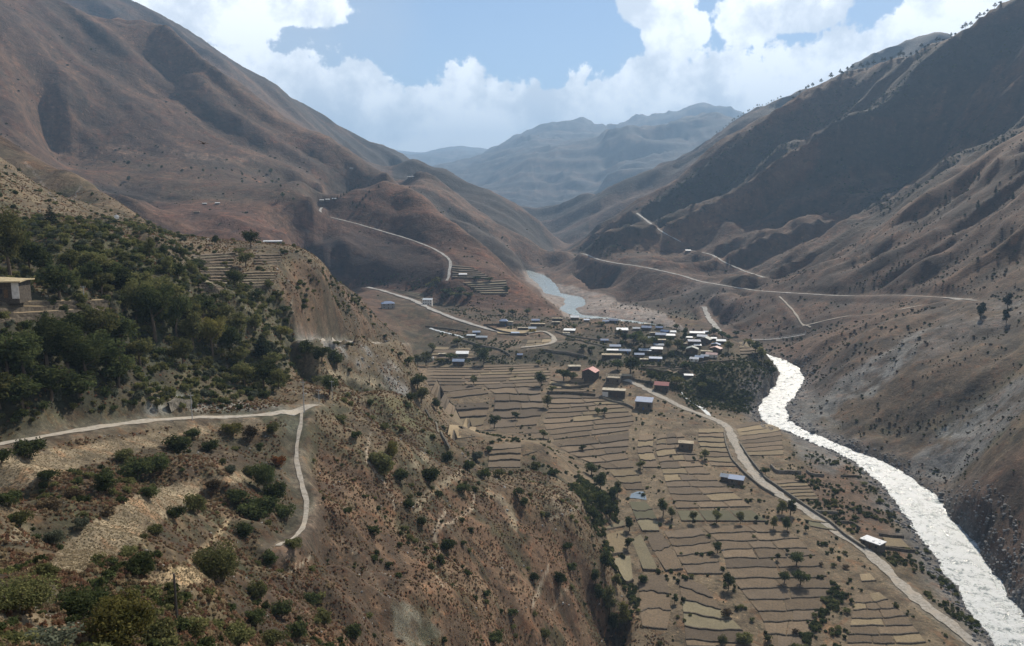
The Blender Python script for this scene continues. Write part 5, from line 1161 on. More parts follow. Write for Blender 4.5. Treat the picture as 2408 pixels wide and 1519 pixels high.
# the large stone house at the left edge, with whitewashed end and thatch-like mud roof
p = pick(-38, 702, 120); root = empty('house', (p[0], p[1]+2.2, p[2]), math.radians(8))
tag(root, 'dark stone house with a straw coloured mud roof at the left edge of the picture', 'house'); HOUSE_XY.append((p[0], p[1]+3, 8))
S = p[1]/FOC; W = 130*S; x = W/2; hh_ = 36*S; dp = 6.0
wm = MB()
for q in ((-x, x, 0, .45), (-x, x, dp-.45, dp), (-x, -x+.45, .45, dp-.45), (x-.45, x, .45, dp-.45)): wm.box(*q, -1.5, hh_)
wm.build('wall', WM['dark'], root)
MB().box(x-1.5, x+.06, -.06, -.002, -.4, hh_-.15).build('whitewashed_corner', WM['white'], root)
rf_ = MB(); nseg = 20
for i in range(nseg):
    a0, a1 = [-x-.8+(W+1.6)*t/nseg for t in (i, i+1)]
    t0, t1 = [hh_+.02+.55*math.sin(math.pi*t/nseg) for t in (i, i+1)]
    rf_.slab([(a0, -.8, hh_+.25), (a1, -.8, hh_+.25), (a1, dp*.45, t1+.45), (a0, dp*.45, t0+.45)], .3)
    rf_.slab([(a0, dp*.45+.003, t0+.45), (a1, dp*.45+.003, t1+.45), (a1, dp+.8, hh_+.2), (a0, dp+.8, hh_+.2)], .3)
rf_.build('roof', simple_mat('straw_mud_roof', (.46, .39, .24), (.33, .27, .17), 2.2, bump=.8), root)
for xx in (-x*.45, x*.35): MB().box(xx-.5, xx+.5, -.05, .02, .8, 1.9).build('window', MAT_GLASS, root)
MB().box(x*.55-.45, x*.55+.45, -.05, .02, -.2, 1.7).build('door', MAT_WOOD, root)
# ------------------------------------------------------------------ vegetation
def leaf_mat(name, c1, c2, trans=.35, rnd=.35):
    m = bpy.data.materials.new(name); m.use_nodes = True; nt = m.node_tree; nt.nodes.clear()
    o = nt.nodes.new('ShaderNodeOutputMaterial'); d = nt.nodes.new('ShaderNodeBsdfDiffuse'); t = nt.nodes.new('ShaderNodeBsdfTranslucent'); mx = nt.nodes.new('ShaderNodeMixShader')
    oi = nd(nt, 'ShaderNodeObjectInfo'); tc = nd(nt, 'ShaderNodeTexCoord')
    n = noise_n(nt, tc.outputs['Object'], 5.0, 3, .6)
    cc = mix_c(nt, maprange(nt, n, .38, .62), c1, c2)
    k = maprange(nt, oi.outputs['Random'], 0, 1, 1-rnd, 1+rnd, False)
    s = nd(nt, 'ShaderNodeVectorMath', operation='SCALE'); nt.links.new(cc, s.inputs[0]); nt.links.new(k, s.inputs['Scale'])
    nt.links.new(s.outputs[0], d.inputs[0]); nt.links.new(s.outputs[0], t.inputs[0]); mx.inputs[0].default_value = trans
    nt.links.new(d.outputs[0], mx.inputs[1]); nt.links.new(t.outputs[0], mx.inputs[2]); nt.links.new(mx.outputs[0], o.inputs[0])
    return m
LM = {'dark': leaf_mat('dark_green_leaves', (.040, .054, .022), (.082, .094, .038)), 'olive': leaf_mat('olive_leaves', (.092, .100, .040), (.16, .155, .064)),
      'yellow': leaf_mat('yellowing_leaves', (.105, .105, .035), (.17, .15, .05)), 'pine': leaf_mat('pine_needles', (.022, .032, .022), (.036, .046, .028), .15),
      'grey': leaf_mat('grey_willow_leaves', (.075, .085, .058), (.12, .13, .09)), 'rust': leaf_mat('rusty_leaves', (.20, .075, .03), (.13, .07, .03)),
      'dry': leaf_mat('dry_scrub', (.11, .082, .048), (.07, .052, .032), .2)}
MAT_BARK = simple_mat('bark', (.11, .085, .06), (.06, .045, .035), 4, bump=.5)
LUSH = leaf_mat('x', (.1, .1, .1), (.1, .1, .1)); bpy.data.materials.remove(LUSH)
def leaves(centers, radii, n, size, seed, flat=.0, sub=True):
    """n small leaf-spray faces spread through clumps; returns verts, quads"""
    rs = np.random.RandomState(seed); C_ = np.array(centers); R_ = np.array(radii)
    wgt = np.prod(R_, 1)**(2/3.); k = rs.choice(len(C_), n, p=wgt/wgt.sum())
    d = rs.normal(size=(n, 3)); d /= np.linalg.norm(d, axis=1)[:, None]; r = rs.rand(n)**.42
    p = C_[k]+d*R_[k]*r[:, None]
    a = rs.normal(size=(n, 3)); a[:, 2] *= (1-flat); a /= np.linalg.norm(a, axis=1)[:, None]
    b = np.cross(a, d+rs.normal(size=(n, 3))*.6); b /= np.linalg.norm(b, axis=1)[:, None]+1e-9
    s = size*(.6+.8*rs.rand(n))[:, None]
    V_ = np.stack([p-a*s-b*s*.15, p-a*s*.1-b*s*.55, p+a*s+b*s*.1, p+a*s*.05+b*s*.55], 1).reshape(-1, 3)
    return V_, np.arange(4*n).reshape(-1, 4)
def clumps(n, rx, rz, zc, cr, seed, top=1.0):
    rs = np.random.RandomState(seed); out = []; rad = []
    for i in range(n):
        d = rs.normal(size=3); d /= np.linalg.norm(d); r = rs.rand()**.5*.82
        out.append((d[0]*rx*r, d[1]*rx*r, zc+d[2]*rz*r)); c = cr*(.7+.7*rs.rand()); rad.append((c, c, c*.8))
    return out, rad
TRUNK_FOR = {}
def trunk_mesh(h, r, lean, seed, limbs=4, spread=.28, top=.75):
    rs = random.Random(seed); m = MB(); pts = [Vector((0, 0, -.06))]
    for i in range(1, 5): pts.append(Vector((lean*i/4+rs.uniform(-.015, .015), rs.uniform(-.02, .02), h*top*i/4)))
    for i in range(4): m.tube(pts[i], pts[i+1], r*(1-.2*i), r*(1-.2*(i+1)), 6)
    for i in range(limbs):
        a = 2*math.pi*i/limbs+rs.random(); z0 = h*top*rs.uniform(.35, .8); b = Vector((lean*z0/h, 0, z0))
        e = b+Vector((math.cos(a)*spread, math.sin(a)*spread, h*.22)); mid = (b+e)/2+Vector((0, 0, -.02)); m.tube(b, mid, r*.45, r*.3, 5); m.tube(mid, e, r*.3, r*.12, 5)
    return m
def mk(name, m_or_arr):
    if isinstance(m_or_arr, MB): me = bpy.data.meshes.new(name); me.from_pydata(m_or_arr.v, [], m_or_arr.f); me.update(); return me
    return mesh_np(name, *m_or_arr)
PROTO = {}
def protos():
    for i in range(4):   # unit height broadleaf trees at three levels of detail
        c, r = clumps(15+i*3, .36, .34, .60, .155, 10+i)
        for lod, n, s in (('hi', 5200, .020), ('mid', 1500, .038), ('lo', 380, .075)):
            PROTO['broad', lod, i] = mk('crown', leaves(c, r, n, s, 50+i))
        PROTO['broad', 'trunk', i] = mk('trunk', trunk_mesh(1, .034, .04*(i-1.5), i))
        c, r = clumps(14+i*2, .19, .43, .53, .12, 30+i)
        for lod, n, s in (('hi', 4200, .018), ('mid', 1200, .034), ('lo', 330, .065)):
            PROTO['tall', lod, i] = mk('crown', leaves(c, r, n, s, 60+i))
        PROTO['tall', 'trunk', i] = mk('trunk', trunk_mesh(1, .024, .02, i+9, 4, .13, .85))
        c, r = clumps(16, .46, .30, .40, .20, 70+i); c = [(a, b, max(z, r[k][2]*.5)) for k, (a, b, z) in enumerate(c)]
        for lod, n, s in (('hi', 7000, .022), ('mid', 1700, .045), ('lo', 340, .09)):
            PROTO['bush', lod, i] = mk('crown', leaves(c, r, n, s, 80+i))
        m = MB(); rs = random.Random(i)
        for k in range(7):
            a = k*.9; m.tube((0.03*math.cos(a), .03*math.sin(a), -.08), (.26*math.cos(a), .26*math.sin(a), .55), .016, .006, 4)
        PROTO['bush', 'trunk', i] = mk('stems', m)
        # conifer: layered whorls
        cc, rr = [], []
        for k in range(11):
            z = .16+.80*k/10; R = .20*(1-k/10.6)+.015
            for q in range(7 if k < 7 else 4):
                a = 2*math.pi*(q+.5*k)/(7 if k < 7 else 4)+rs.random(); cc.append((R*math.cos(a)*.75, R*math.sin(a)*.75, z-.02)); rr.append((R*.5+.01, R*.5+.01, .035))
        for lod, n, s in (('hi', 3800, .018), ('mid', 1300, .030), ('lo', 360, .055)):
            PROTO['conifer', lod, i] = mk('crown', leaves(cc, rr, n, s, 90+i, .5))
        PROTO['conifer', 'trunk', i] = mk('trunk', trunk_mesh(1, .020, 0, i+20, 0, .1, .95))
        # open pine with flat tiers, as on the skyline
        cc, rr = [], []
        for k in range(6+i % 2):
            z = .42+.52*k/6; R = (.30, .34, .28, .24, .17, .10, .06)[k]*rs.uniform(.7, 1.15)
            for q in range(4):
                a = 2*math.pi*q/4+rs.random()*1.5; cc.append((R*math.cos(a)*.6, R*math.sin(a)*.6, z+rs.uniform(-.02, .02))); rr.append((R*.55, R*.55, .028))
        PROTO['pine', 'lo', i] = mk('crown', leaves(cc, rr, 420, .045, 95+i, .7))
        PROTO['pine', 'mid', i] = PROTO['pine', 'hi', i] = PROTO['pine', 'lo', i]
        PROTO['pine', 'trunk', i] = mk('trunk', trunk_mesh(1, .022, .03*(i-1.5), i+40, 3, .18, .92))
protos()
TREES = []      # (u, v, root, kind words)
trng = random.Random(21)
def put_tree(kind, col_, p, h, wf, desc, grp, uv=None, sink=.0):
    i = trng.randrange(4); D = math.hypot(p[0], p[1]); px = h/D*796
    lod = 'hi' if px > 42 else ('mid' if px > 13 else 'lo')
    nm = {'broad': 'tree', 'tall': 'poplar_tree', 'bush': 'bush', 'conifer': 'conifer_tree', 'pine': 'pine_tree'}[kind]
    root = empty(nm, (p[0], p[1], p[2]-sink*h), trng.uniform(0, 6.28)); root.scale = (h*wf, h*wf, h)
    o = bpy.data.objects.new('crown', PROTO[kind, lod, i]); COL.objects.link(o); o.parent = root
    if not o.data.materials: o.data.materials.append(None)
    o.material_slots[0].link = 'OBJECT'; o.material_slots[0].material = LM[col_]
    t = bpy.data.objects.new('stems' if kind == 'bush' else 'trunk', PROTO[kind, 'trunk', i]); COL.objects.link(t); t.parent = root
    if not t.data.materials: t.data.materials.append(MAT_BARK)
    u, v = project(p[0], p[1], p[2]) if uv is None else uv
    TREES.append((float(u), float(v), root, desc, grp, h)); return root
BASEW = {'broad': .80, 'tall': .5, 'bush': 1.05, 'conifer': .44, 'pine': .6}
def T(kind, col_, u, v, hpx, wpx=None, desc=None, grp=None, dmin=0):
    p = pick(u, v, dmin); h = hpx*p[1]/FOC; wf = 1.0 if wpx is None else min(2.2, max(.5, (wpx/hpx)/BASEW[kind]))
    return put_tree(kind, col_, p, h, wf, desc or {'broad': 'tree', 'tall': 'slender tree', 'bush': 'bush', 'conifer': 'conifer', 'pine': 'pine'}[kind], grp, (u, v))
# --- left woods
G1 = 'trees on the left wooded slope'
T('conifer', 'pine', 120, 531, 50, 34, 'solitary conical conifer', G1, 200)
for a in ((25, 655, 165, 110, 'olive'), (70, 640, 95, 70, 'dark'), (105, 655, 85, 70, 'dark'), (140, 708, 95, 88, 'dark'), (165, 642, 60, 60, 'olive'), (205, 628, 45, 60, 'olive'), (245, 652, 52, 60, 'olive'), (212, 672, 60, 62, 'dark'), (240, 690, 60, 60, 'olive'), (290, 692, 66, 70, 'dark'), (330, 700, 78, 80, 'olive'), (275, 665, 50, 60, 'dark'),
          (320, 760, 120, 90, 'olive'), (365, 800, 160, 120, 'dark'), (415, 790, 120, 80, 'dark'), (395, 740, 100, 90, 'olive'), (480, 748, 62, 66, 'dark'), (520, 768, 62, 66, 'olive'), (560, 790, 60, 62, 'olive'), (450, 765, 70, 60, 'olive'), (500, 835, 112, 84, 'yellow'), (455, 820, 90, 70, 'olive'), (540, 840, 80, 70, 'dark'), (430, 860, 70, 60, 'olive'),
          (110, 860, 125, 125, 'dark'), (60, 900, 125, 115, 'dark'), (15, 880, 110, 110, 'dark'), (160, 880, 125, 120, 'dark'), (205, 900, 120, 110, 'dark'), (250, 880, 110, 100, 'dark'), (280, 910, 95, 88, 'dark'), (225, 820, 110, 100, 'olive'), (285, 830, 110, 90, 'dark'), (330, 860, 80, 80, 'olive'), (120, 940, 90, 110, 'dark'), (55, 960, 90, 110, 'dark'), (190, 945, 80, 100, 'dark'), (0, 960, 90, 100, 'olive'), (170, 800, 70, 80, 'dark'),
          (620, 912, 76, 74, 'dark'), (655, 915, 60, 50, 'olive'), (575, 905, 60, 60, 'olive'), (560, 860, 50, 60, 'olive'), (660, 800, 44, 60, 'yellow'), (600, 780, 44, 50, 'olive'), (640, 870, 46, 50, 'olive'),
          (720, 842, 46, 46, 'dark'), (757, 852, 46, 46, 'dark'), (792, 868, 50, 50, 'dark'), (775, 928, 52, 52, 'dark'), (745, 905, 26, 30, 'olive'),
          (590, 582, 46, 46, 'dark'), (578, 628, 42, 42, 'olive'), (553, 676, 46, 46, 'dark'), (530, 706, 30, 26, 'olive'), (604, 708, 32, 36, 'dark'), (632, 682, 26, 26, 'olive'), (420, 657, 42, 42, 'dark'), (448, 652, 40, 36, 'olive'), (352, 606, 50, 32, 'olive'), (386, 614, 46, 26, 'dark'), (425, 606, 26, 24, 'dark'), (396, 642, 42, 32, 'olive'), (505, 577, 24, 20, 'dark'), (562, 600, 20, 30, 'olive'), (655, 705, 22, 24, 'olive')):
    T('broad', a[4], a[0], a[1], a[2], a[3], {'dark': 'dark green tree', 'olive': 'olive green tree', 'yellow': 'yellowing tree'}[a[4]], G1, 120)
T('conifer', 'pine', 618, 840, 60, 52, 'dark spreading conifer', G1, 150)
# --- trees in the valley
G2 = 'trees in the valley fields'
for a in ((982, 918, 48, 46), (966, 950, 34, 30), (990, 948, 42, 44), (1027, 964, 31, 28), (1114, 905, 26, 22), (1162, 1008, 41, 33), (1287, 957, 31, 27), (1272, 907, 36, 38), (1325, 896, 36, 42), (1202, 877, 16, 13), (1212, 986, 22, 22), (1420, 976, 21, 22), (1405, 975, 19, 20), (1482, 878, 42, 54), (1452, 868, 26, 36), (1277, 1030, 25, 24), (1369, 1059, 15, 20), (1298, 922, 18, 22), (1346, 895, 22, 26),
          (1713, 1384, 43, 38), (1843, 1372, 37, 36), (1881, 1376, 42, 44), (1871, 1331, 43, 47), (1828, 1317, 21, 15), (1850, 1301, 13, 12), (1740, 1230, 34, 26), (1686, 1300, 34, 28), (1628, 1228, 33, 22), (1685, 1228, 35, 28), (1895, 1250, 18, 16), (1798, 1117, 22, 26), (1881, 1130, 15, 28), (1656, 1080, 27, 24), (1631, 1085, 15, 12), (1778, 1226, 16, 14),
          (1390, 1117, 36, 40), (1412, 1154, 48, 42), (1415, 1200, 52, 46), (1435, 1218, 42, 46), (1395, 1228, 46, 38), (1506, 1104, 28, 24), (1559, 1212, 46, 34), (1579, 1220, 32, 26), (1440, 1180, 40, 34), (1575, 848, 26, 22), (1612, 870, 26, 36), (1700, 870, 14, 22), (1650, 915, 18, 26), (1670, 905, 16, 26)):
    T('broad', 'dark' if (a[0]*7+a[1]) % 3 else 'olive', a[0], a[1], a[2], a[3], 'dark green tree' if (a[0]*7+a[1]) % 3 else 'olive green tree', G2, 230)
for a in ((1818, 1243, 36, 22), (1850, 1248, 38, 26), (1838, 1207, 44, 30), (1858, 1210, 42, 32), (1452, 1168, 42, 24), (1422, 1340, 62, 42), (1449, 1376, 38, 30), (1432, 1445, 80, 42), (1409, 1415, 52, 36), (1469, 1482, 84, 44), (1480, 1248, 40, 30), (1476, 1288, 34, 26), (1586, 1418, 27, 19), (1512, 1370, 26, 34), (1440, 1480, 50, 36), (1400, 1370, 40, 30)):
    T('tall', ('dark', 'olive', 'dark', 'yellow')[(a[0]+a[1]) % 4], a[0], a[1], a[2], a[3], 'slender tree', G2, 230)
for a in ((1705, 1448, 26, 32, 'dry'), (1745, 1512, 42, 60, 'olive'), (1700, 1515, 36, 30, 'olive'), (1805, 1508, 24, 26, 'olive'), (2001, 1417, 15, 18, 'dark'), (1766, 1460, 16, 18, 'olive'), (1930, 1330, 12, 16, 'dry'), (1960, 1332, 14, 18, 'olive'), (1988, 1335, 13, 18, 'dry'), (2100, 1215, 14, 22, 'olive'), (2070, 1180, 14, 22, 'olive'), (2010, 1222, 15, 26, 'dark'), (1960, 1180, 13, 20, 'olive'), (2030, 1140, 13, 18, 'olive'), (2140, 1312, 18, 16, 'dark'), (2165, 1330, 16, 16, 'dark'), (2150, 1345, 16, 16, 'olive'), (2220, 1372, 18, 24, 'dark'), (1915, 1450, 16, 22, 'olive'), (1870, 1490, 18, 24, 'dry'), (1968, 1480, 16, 20, 'olive'), (1990, 1440, 16, 26, 'olive')):
    T('bush', a[4], a[0], a[1], a[2], a[3], {'dry': 'brown dry bush', 'olive': 'olive bush', 'dark': 'dark bush'}[a[4]], 'bushes near the valley road', 230)
# --- village trees
G3 = 'trees in and round the village'
for a in ((1016, 826, 24, 24), (1075, 813, 24, 32), (1002, 860, 36, 36), (982, 860, 28, 26), (1137, 857, 42, 38), (1122, 822, 16, 22), (1128, 838, 22, 24), (1060, 848, 22, 34), (1035, 858, 20, 30), (1515, 817, 32, 46), (1490, 806, 26, 36), (1470, 803, 22, 30), (1535, 812, 26, 28), (1502, 795, 20, 30), (1570, 828, 34, 24), (1592, 822, 26, 30), (1604, 828, 20, 22), (1574, 806, 20, 20), (1610, 790, 22, 16), (1609, 798, 18, 16), (1678, 787, 18, 26), (1698, 795, 18, 26), (1712, 800, 16, 22), (1712, 826, 26, 26), (1760, 815, 22, 26), (1776, 828, 28, 30), (1790, 845, 30, 28), (1805, 868, 28, 26), (1815, 880, 20, 26), (1730, 790, 14, 20), (1455, 790, 18, 16), (1407, 800, 12, 14), (1412, 766, 12, 20), (1350, 772, 12, 16), (1550, 770, 10, 18), (1590, 775, 14, 18), (1463, 812, 14, 18), (1370, 822, 14, 24), (1390, 826, 14, 24), (1240, 742, 20, 18), (1205, 742, 16, 18), (1180, 740, 14, 16), (1070, 700, 16, 30), (1050, 695, 20, 30), (1100, 702, 18, 36), (1010, 680, 18, 30), (1190, 690, 20, 16), (1120, 660, 12, 26), (1150, 662, 12, 26), (1025, 672, 22, 30), (1085, 690, 16, 30), (960, 860, 24, 26), (1668, 790, 14, 18), (940, 840, 14, 18), (1265, 860, 14, 20), (1530, 895, 22, 30), (1590, 905, 24, 34), (1655, 880, 18, 26)):
    T('broad', ('dark', 'dark', 'olive', 'yellow')[(a[0]*3+a[1]) % 4], a[0], a[1], a[2], a[3], ('dark green tree', 'dark green tree', 'olive green tree', 'yellowish tree')[(a[0]*3+a[1]) % 4], G3, 400)
# --- foreground bushes and small trees
G4 = 'bushes on the near slope'
for a in ((520, 1362, 130, 138, 'olive', 'large round bush'), (333, 1356, 88, 96, 'dark', 'bush'), (50, 1440, 125, 190, 'olive', 'wide bush'), (185, 1445, 118, 190, 'dark', 'wide bush'), (285, 1519, 185, 240, 'yellow', 'wide yellow green bush'), (120, 1530, 70, 160, 'grey', 'pale willow bush'), (380, 1525, 90, 130, 'olive', 'bush'), (120, 1355, 40, 60, 'olive', 'bush'), (300, 1310, 40, 50, 'olive', 'bush'), (350, 1170, 40, 60, 'dark', 'bush'), (290, 1085, 40, 60, 'olive', 'bush'), (500, 1150, 36, 50, 'dry', 'tawny bush'), (560, 1180, 50, 60, 'dark', 'bush'), (640, 1180, 80, 80, 'dark', 'bush'), (575, 1260, 46, 60, 'dark', 'bush'), (690, 1290, 36, 50, 'olive', 'bush'), (250, 1215, 34, 50, 'dry', 'tawny bush'), (110, 1130, 44, 60, 'dark', 'bush'), (20, 1190, 50, 70, 'dark', 'bush'), (120, 1200, 40, 60, 'dry', 'tawny bush'), (590, 1120, 40, 46, 'olive', 'bush'), (835, 1030, 30, 36, 'dark', 'bush'), (800, 990, 24, 30, 'olive', 'bush'), (880, 1090, 40, 44, 'olive', 'bush'), (940, 1130, 44, 50, 'dark', 'bush'), (1030, 1170, 26, 34, 'dark', 'bush'), (1170, 1120, 26, 34, 'olive', 'bush'), (1340, 1340, 30, 36, 'dark', 'bush'), (830, 1500, 50, 60, 'dark', 'bush'), (660, 1450, 60, 66, 'dark', 'bush'), (600, 1470, 56, 60, 'dark', 'bush'), (450, 1500, 70, 90, 'olive', 'bush'), (560, 1512, 90, 110, 'olive', 'bush'), (640, 1515, 60, 80, 'olive', 'bush'), (610, 1408, 72, 66, 'olive', 'bush'), (635, 1327, 48, 52, 'dark', 'bush'), (250, 1152, 68, 78, 'dark', 'bush'), (315, 1128, 76, 92, 'dark', 'bush'), (375, 1110, 66, 74, 'dark', 'bush'), (420, 1062, 54, 84, 'dark', 'bush'), (462, 1207, 78, 64, 'olive', 'bush'), (412, 1218, 46, 50, 'dark', 'bush'), (370, 1257, 45, 52, 'olive', 'bush'), (545, 1112, 34, 38, 'grey', 'pale bush'), (625, 1152, 112, 72, 'dark', 'bush'), (605, 1216, 78, 116, 'dark', 'bush'), (672, 1224, 62, 56, 'dark', 'bush'), (655, 1097, 38, 40, 'rust', 'rust red bush'), (190, 1247, 48, 42, 'grey', 'pale bush'), (172, 1172, 44, 50, 'dry', 'tawny bush'), (45, 1237, 62, 66, 'olive', 'bush'), (130, 1283, 58, 52, 'grey', 'pale bush'), (65, 1077, 66, 84, 'dark', 'bush'), (0, 1088, 55, 70, 'dark', 'bush'), (545, 1024, 44, 58, 'yellow', 'yellow green bush'), (592, 1034, 54, 42, 'dry', 'brown green bush'), (640, 1018, 34, 42, 'olive', 'bush'), (735, 1424, 56, 50, 'dark', 'bush'), (490, 1060, 40, 60, 'dark', 'bush'), (450, 1030, 36, 50, 'dark', 'bush'), (700, 1500, 60, 70, 'dark', 'bush'), (760, 1470, 50, 60, 'olive', 'bush'),
          (902, 1115, 72, 72, 'olive', 'bush'), (922, 1075, 58, 42, 'yellow', 'upright bush'), (1009, 1135, 62, 62, 'dark', 'bush'), (1049, 1088, 46, 42, 'dark', 'bush'), (1102, 1105, 42, 38, 'dark', 'bush'), (1136, 1125, 36, 36, 'dark', 'bush'), (1119, 1081, 36, 40, 'grey', 'pale bush'), (962, 1195, 40, 36, 'dark', 'bush'), (992, 1235, 32, 32, 'dark', 'bush'), (1051, 1292, 47, 50, 'dark', 'bush'), (876, 1255, 26, 54, 'dark', 'low bush'), (1089, 1158, 32, 40, 'dark', 'bush'), (1216, 1165, 28, 32, 'dark', 'bush'), (1232, 1188, 28, 30, 'dark', 'bush'), (1286, 1218, 22, 24, 'grey', 'pale bush'), (1316, 1378, 62, 30, 'dark', 'tall bush'), (1109, 1255, 25, 16, 'dark', 'bush'), (1089, 1282, 21, 18, 'dark', 'bush'), (1036, 1325, 32, 26, 'dark', 'bush'), (1142, 1402, 26, 28, 'dark', 'bush'), (1256, 1368, 42, 28, 'dark', 'bush'), (1202, 1445, 26, 38, 'dark', 'bush'), (870, 955, 24, 26, 'dark', 'bush'), (905, 1010, 26, 30, 'olive', 'bush'), (1330, 1290, 24, 34, 'dark', 'bush'), (1160, 1510, 40, 50, 'dark', 'bush'), (1280, 1500, 34, 40, 'olive', 'bush'), (960, 960, 20, 24, 'dark', 'bush'), (1260, 1100, 20, 34, 'olive', 'bush'), (1300, 1115, 22, 40, 'dark', 'bush'), (1150, 1060, 16, 26, 'dark', 'bush')):
    T('bush', a[4], a[0], a[1], a[2], a[3], a[5] if a[5] != 'bush' else {'dark': 'dark green bush', 'olive': 'olive green bush'}[a[4]], G4, 20)
# --- skyline pines on the right-hand mountain (set on the crest the terrain really has)
def crest_point(u, d0, d1):
    D = np.linspace(d0, d1, 260); x = (u-CU)/FOC*D*1.0
    for _ in range(3):
        z = H(x, D); uu, vv = project(x, D, z); x = x+(u-uu)/FOC*D
    z = H(x, D); uu, vv = project(x, D, z); k = int(np.argmin(vv)); return np.array((x[k], D[k], z[k])), float(vv[k])
SK = [(780, 14), (825, 22), (868, 26), (884, 30), (915, 34), (975, 34), (1045, 50), (1110, 36), (1128, 18), (1160, 32), (1196, 42), (1252, 42), (1270, 22), (1304, 44), (1345, 38), (1405, 30), (1424, 30), (1470, 20), (1522, 30), (1534, 50), (1556, 34), (1607, 26), (1648, 18), (1682, 34), (1706, 16), (1730, 16), (1790, 36), (1810, 26), (1838, 18), (1892, 30), (1921, 16), (1970, 36), (1992, 46), (2030, 36), (2074, 34), (2092, 38), (2124, 28), (2148, 26), (2200, 38), (2241, 18), (2394, 28)]
for x_, h_ in SK:
    p, vv = crest_point(1604.8+x_/3, 1400, 2050); put_tree('pine' if h_ > 20 else 'bush', 'pine', p, (h_/3+2)*p[1]/FOC, 1.0, 'skyline pine' if h_ > 20 else 'skyline shrub', 'pines along the skyline of the right mountain', None, .03)
for k in range(22):
    p, vv = crest_point(1684+k*7.2+trng.uniform(-2, 2), 2700, 3350); put_tree('pine', 'pine', p, trng.uniform(4, 8)*p[1]/FOC, 1.0, 'distant ridge pine', 'pines on the hazy ridge behind the right mountain', None, .03)
for u, v, h_ in ((785, 470, 8), (793, 466, 9), (801, 462, 9), (808, 458, 8), (815, 453, 9), (822, 449, 10), (828, 445, 9), (835, 441, 9), (842, 438, 8), (848, 436, 8), (866, 436, 7), (890, 440, 10), (868, 452, 9), (860, 462, 10), (852, 470, 10), (846, 480, 9), (856, 486, 9), (838, 488, 10), (870, 468, 8), (829, 478, 9), (962, 440, 5), (990, 452, 5)):
    T('conifer', 'pine', u, v+2, h_, None, 'small dark conifer', 'conifers on the shoulder of the round hill', 1000)
for u, v, h_ in ((268, 384, 9), (302, 388, 14), (350, 392, 8), (380, 396, 10), (428, 404, 10), (450, 398, 9), (478, 404, 10), (508, 398, 8), (545, 402, 7), (570, 412, 9), (610, 405, 8), (636, 408, 14), (600, 424, 8), (640, 430, 10), (660, 440, 9), (570, 430, 9), (664, 464, 14), (302, 426, 14), (655, 424, 8), (690, 470, 8), (700, 436, 7)):
    T('broad', 'dark', u, v+2, h_, None, 'small dark tree', 'trees on the terraced bench of the left mountain', 900)
for u, v, h_ in ((1924, 405, 12), (1930, 395, 12), (1985, 398, 14), (1978, 380, 14), (1995, 420, 12), (1968, 386, 12), (2300, 415, 16), (2222, 470, 16), (2310, 740, 34), (2368, 725, 46), (2290, 420, 12), (2304, 750, 40), (2365, 760, 40), (1700, 765, 10), (1765, 795, 12), (2298, 490, 22), (2340, 455, 18), (2380, 470, 20)):
    T('conifer' if v < 700 else 'tall', 'pine', u, v, h_, None, 'dark conifer' if v < 700 else 'slender dark tree', 'trees scattered over the right mountain', 500)

# --- labels that single each tree out: nearest landmark, side, and order within equals
LMK = [('the blue house by the road bend', 1512, 962), ('the tall red gabled house', 1383, 896), ('the glaring white roof', 1086, 840), ('the long white roofed road house', 2044, 1288), ('the roadside house pair', 1723, 1138),
       ('the pond', 1500, 1166), ('the flat roofed house amid the fields', 1612, 1058), ('the left stone house', 20, 700), ('the road bend on the near spur', 715, 960), ('the long white roof on the spur', 632, 572), ('the straw coloured knoll', 1085, 1018),
       ('the lowest end of the footpath', 690, 1265), ('the foreground pole', 416, 1390), ('the village orchard', 1500, 800), ('the stepped tin roofed row', 1650, 845), ('the suspension bridge', 1800, 800), ('the white two storey house', 1004, 712), ('the terraces under the round hill', 1130, 670),
       ('the top of the round hill', 880, 440), ('the huts at the pass', 770, 473), ('the first stubble strip below the road', 200, 1080), ('the wide stubble field', 280, 1220), ('the grey scree of the spur', 880, 870), ('the stair of terraces on the spur', 500, 640),
       ('the walking person', 1452, 1268), ('the grey gravel patch at the bottom', 980, 1460), ('the three big field trees', 1865, 1350), ('the green band of fields', 1690, 1212), ('the ringed terrace shelf', 1190, 1070), ('the end of the right mountain road', 2285, 706), ('the pale dug pit', 1290, 848), ('the river bend below the village', 1850, 900),
       ('the upper part of the wooded slope', 300, 600), ('the dark heart of the wooded slope', 180, 880), ('the yellowing tree on the slope', 500, 800), ('the red brown bench', 520, 490), ('the right skyline', 2050, 160), ('the hazy far ridge', 1750, 300), ('the bottom of the road', 2250, 1480), ('the bottom edge of the fields', 1650, 1500), ('the crest of the near red spur', 1330, 1240)]
ORD2 = ['first', 'second', 'third', 'fourth', 'fifth', 'sixth', 'seventh', 'eighth', 'ninth', 'tenth', 'eleventh', 'twelfth', 'thirteenth', 'fourteenth', 'fifteenth', 'sixteenth', 'seventeenth', 'eighteenth', 'nineteenth', 'twentieth']
def num(i):
    if i < 20: return ORD2[i]
    t = {2: 'twenty', 3: 'thirty', 4: 'forty', 5: 'fifty'}[(i+1)//10]; r = (i+1) % 10
    return t+'-'+ORD2[r-1] if r else {20: 'twentieth', 30: 'thirtieth', 40: 'fortieth', 50: 'fiftieth'}[i+1]
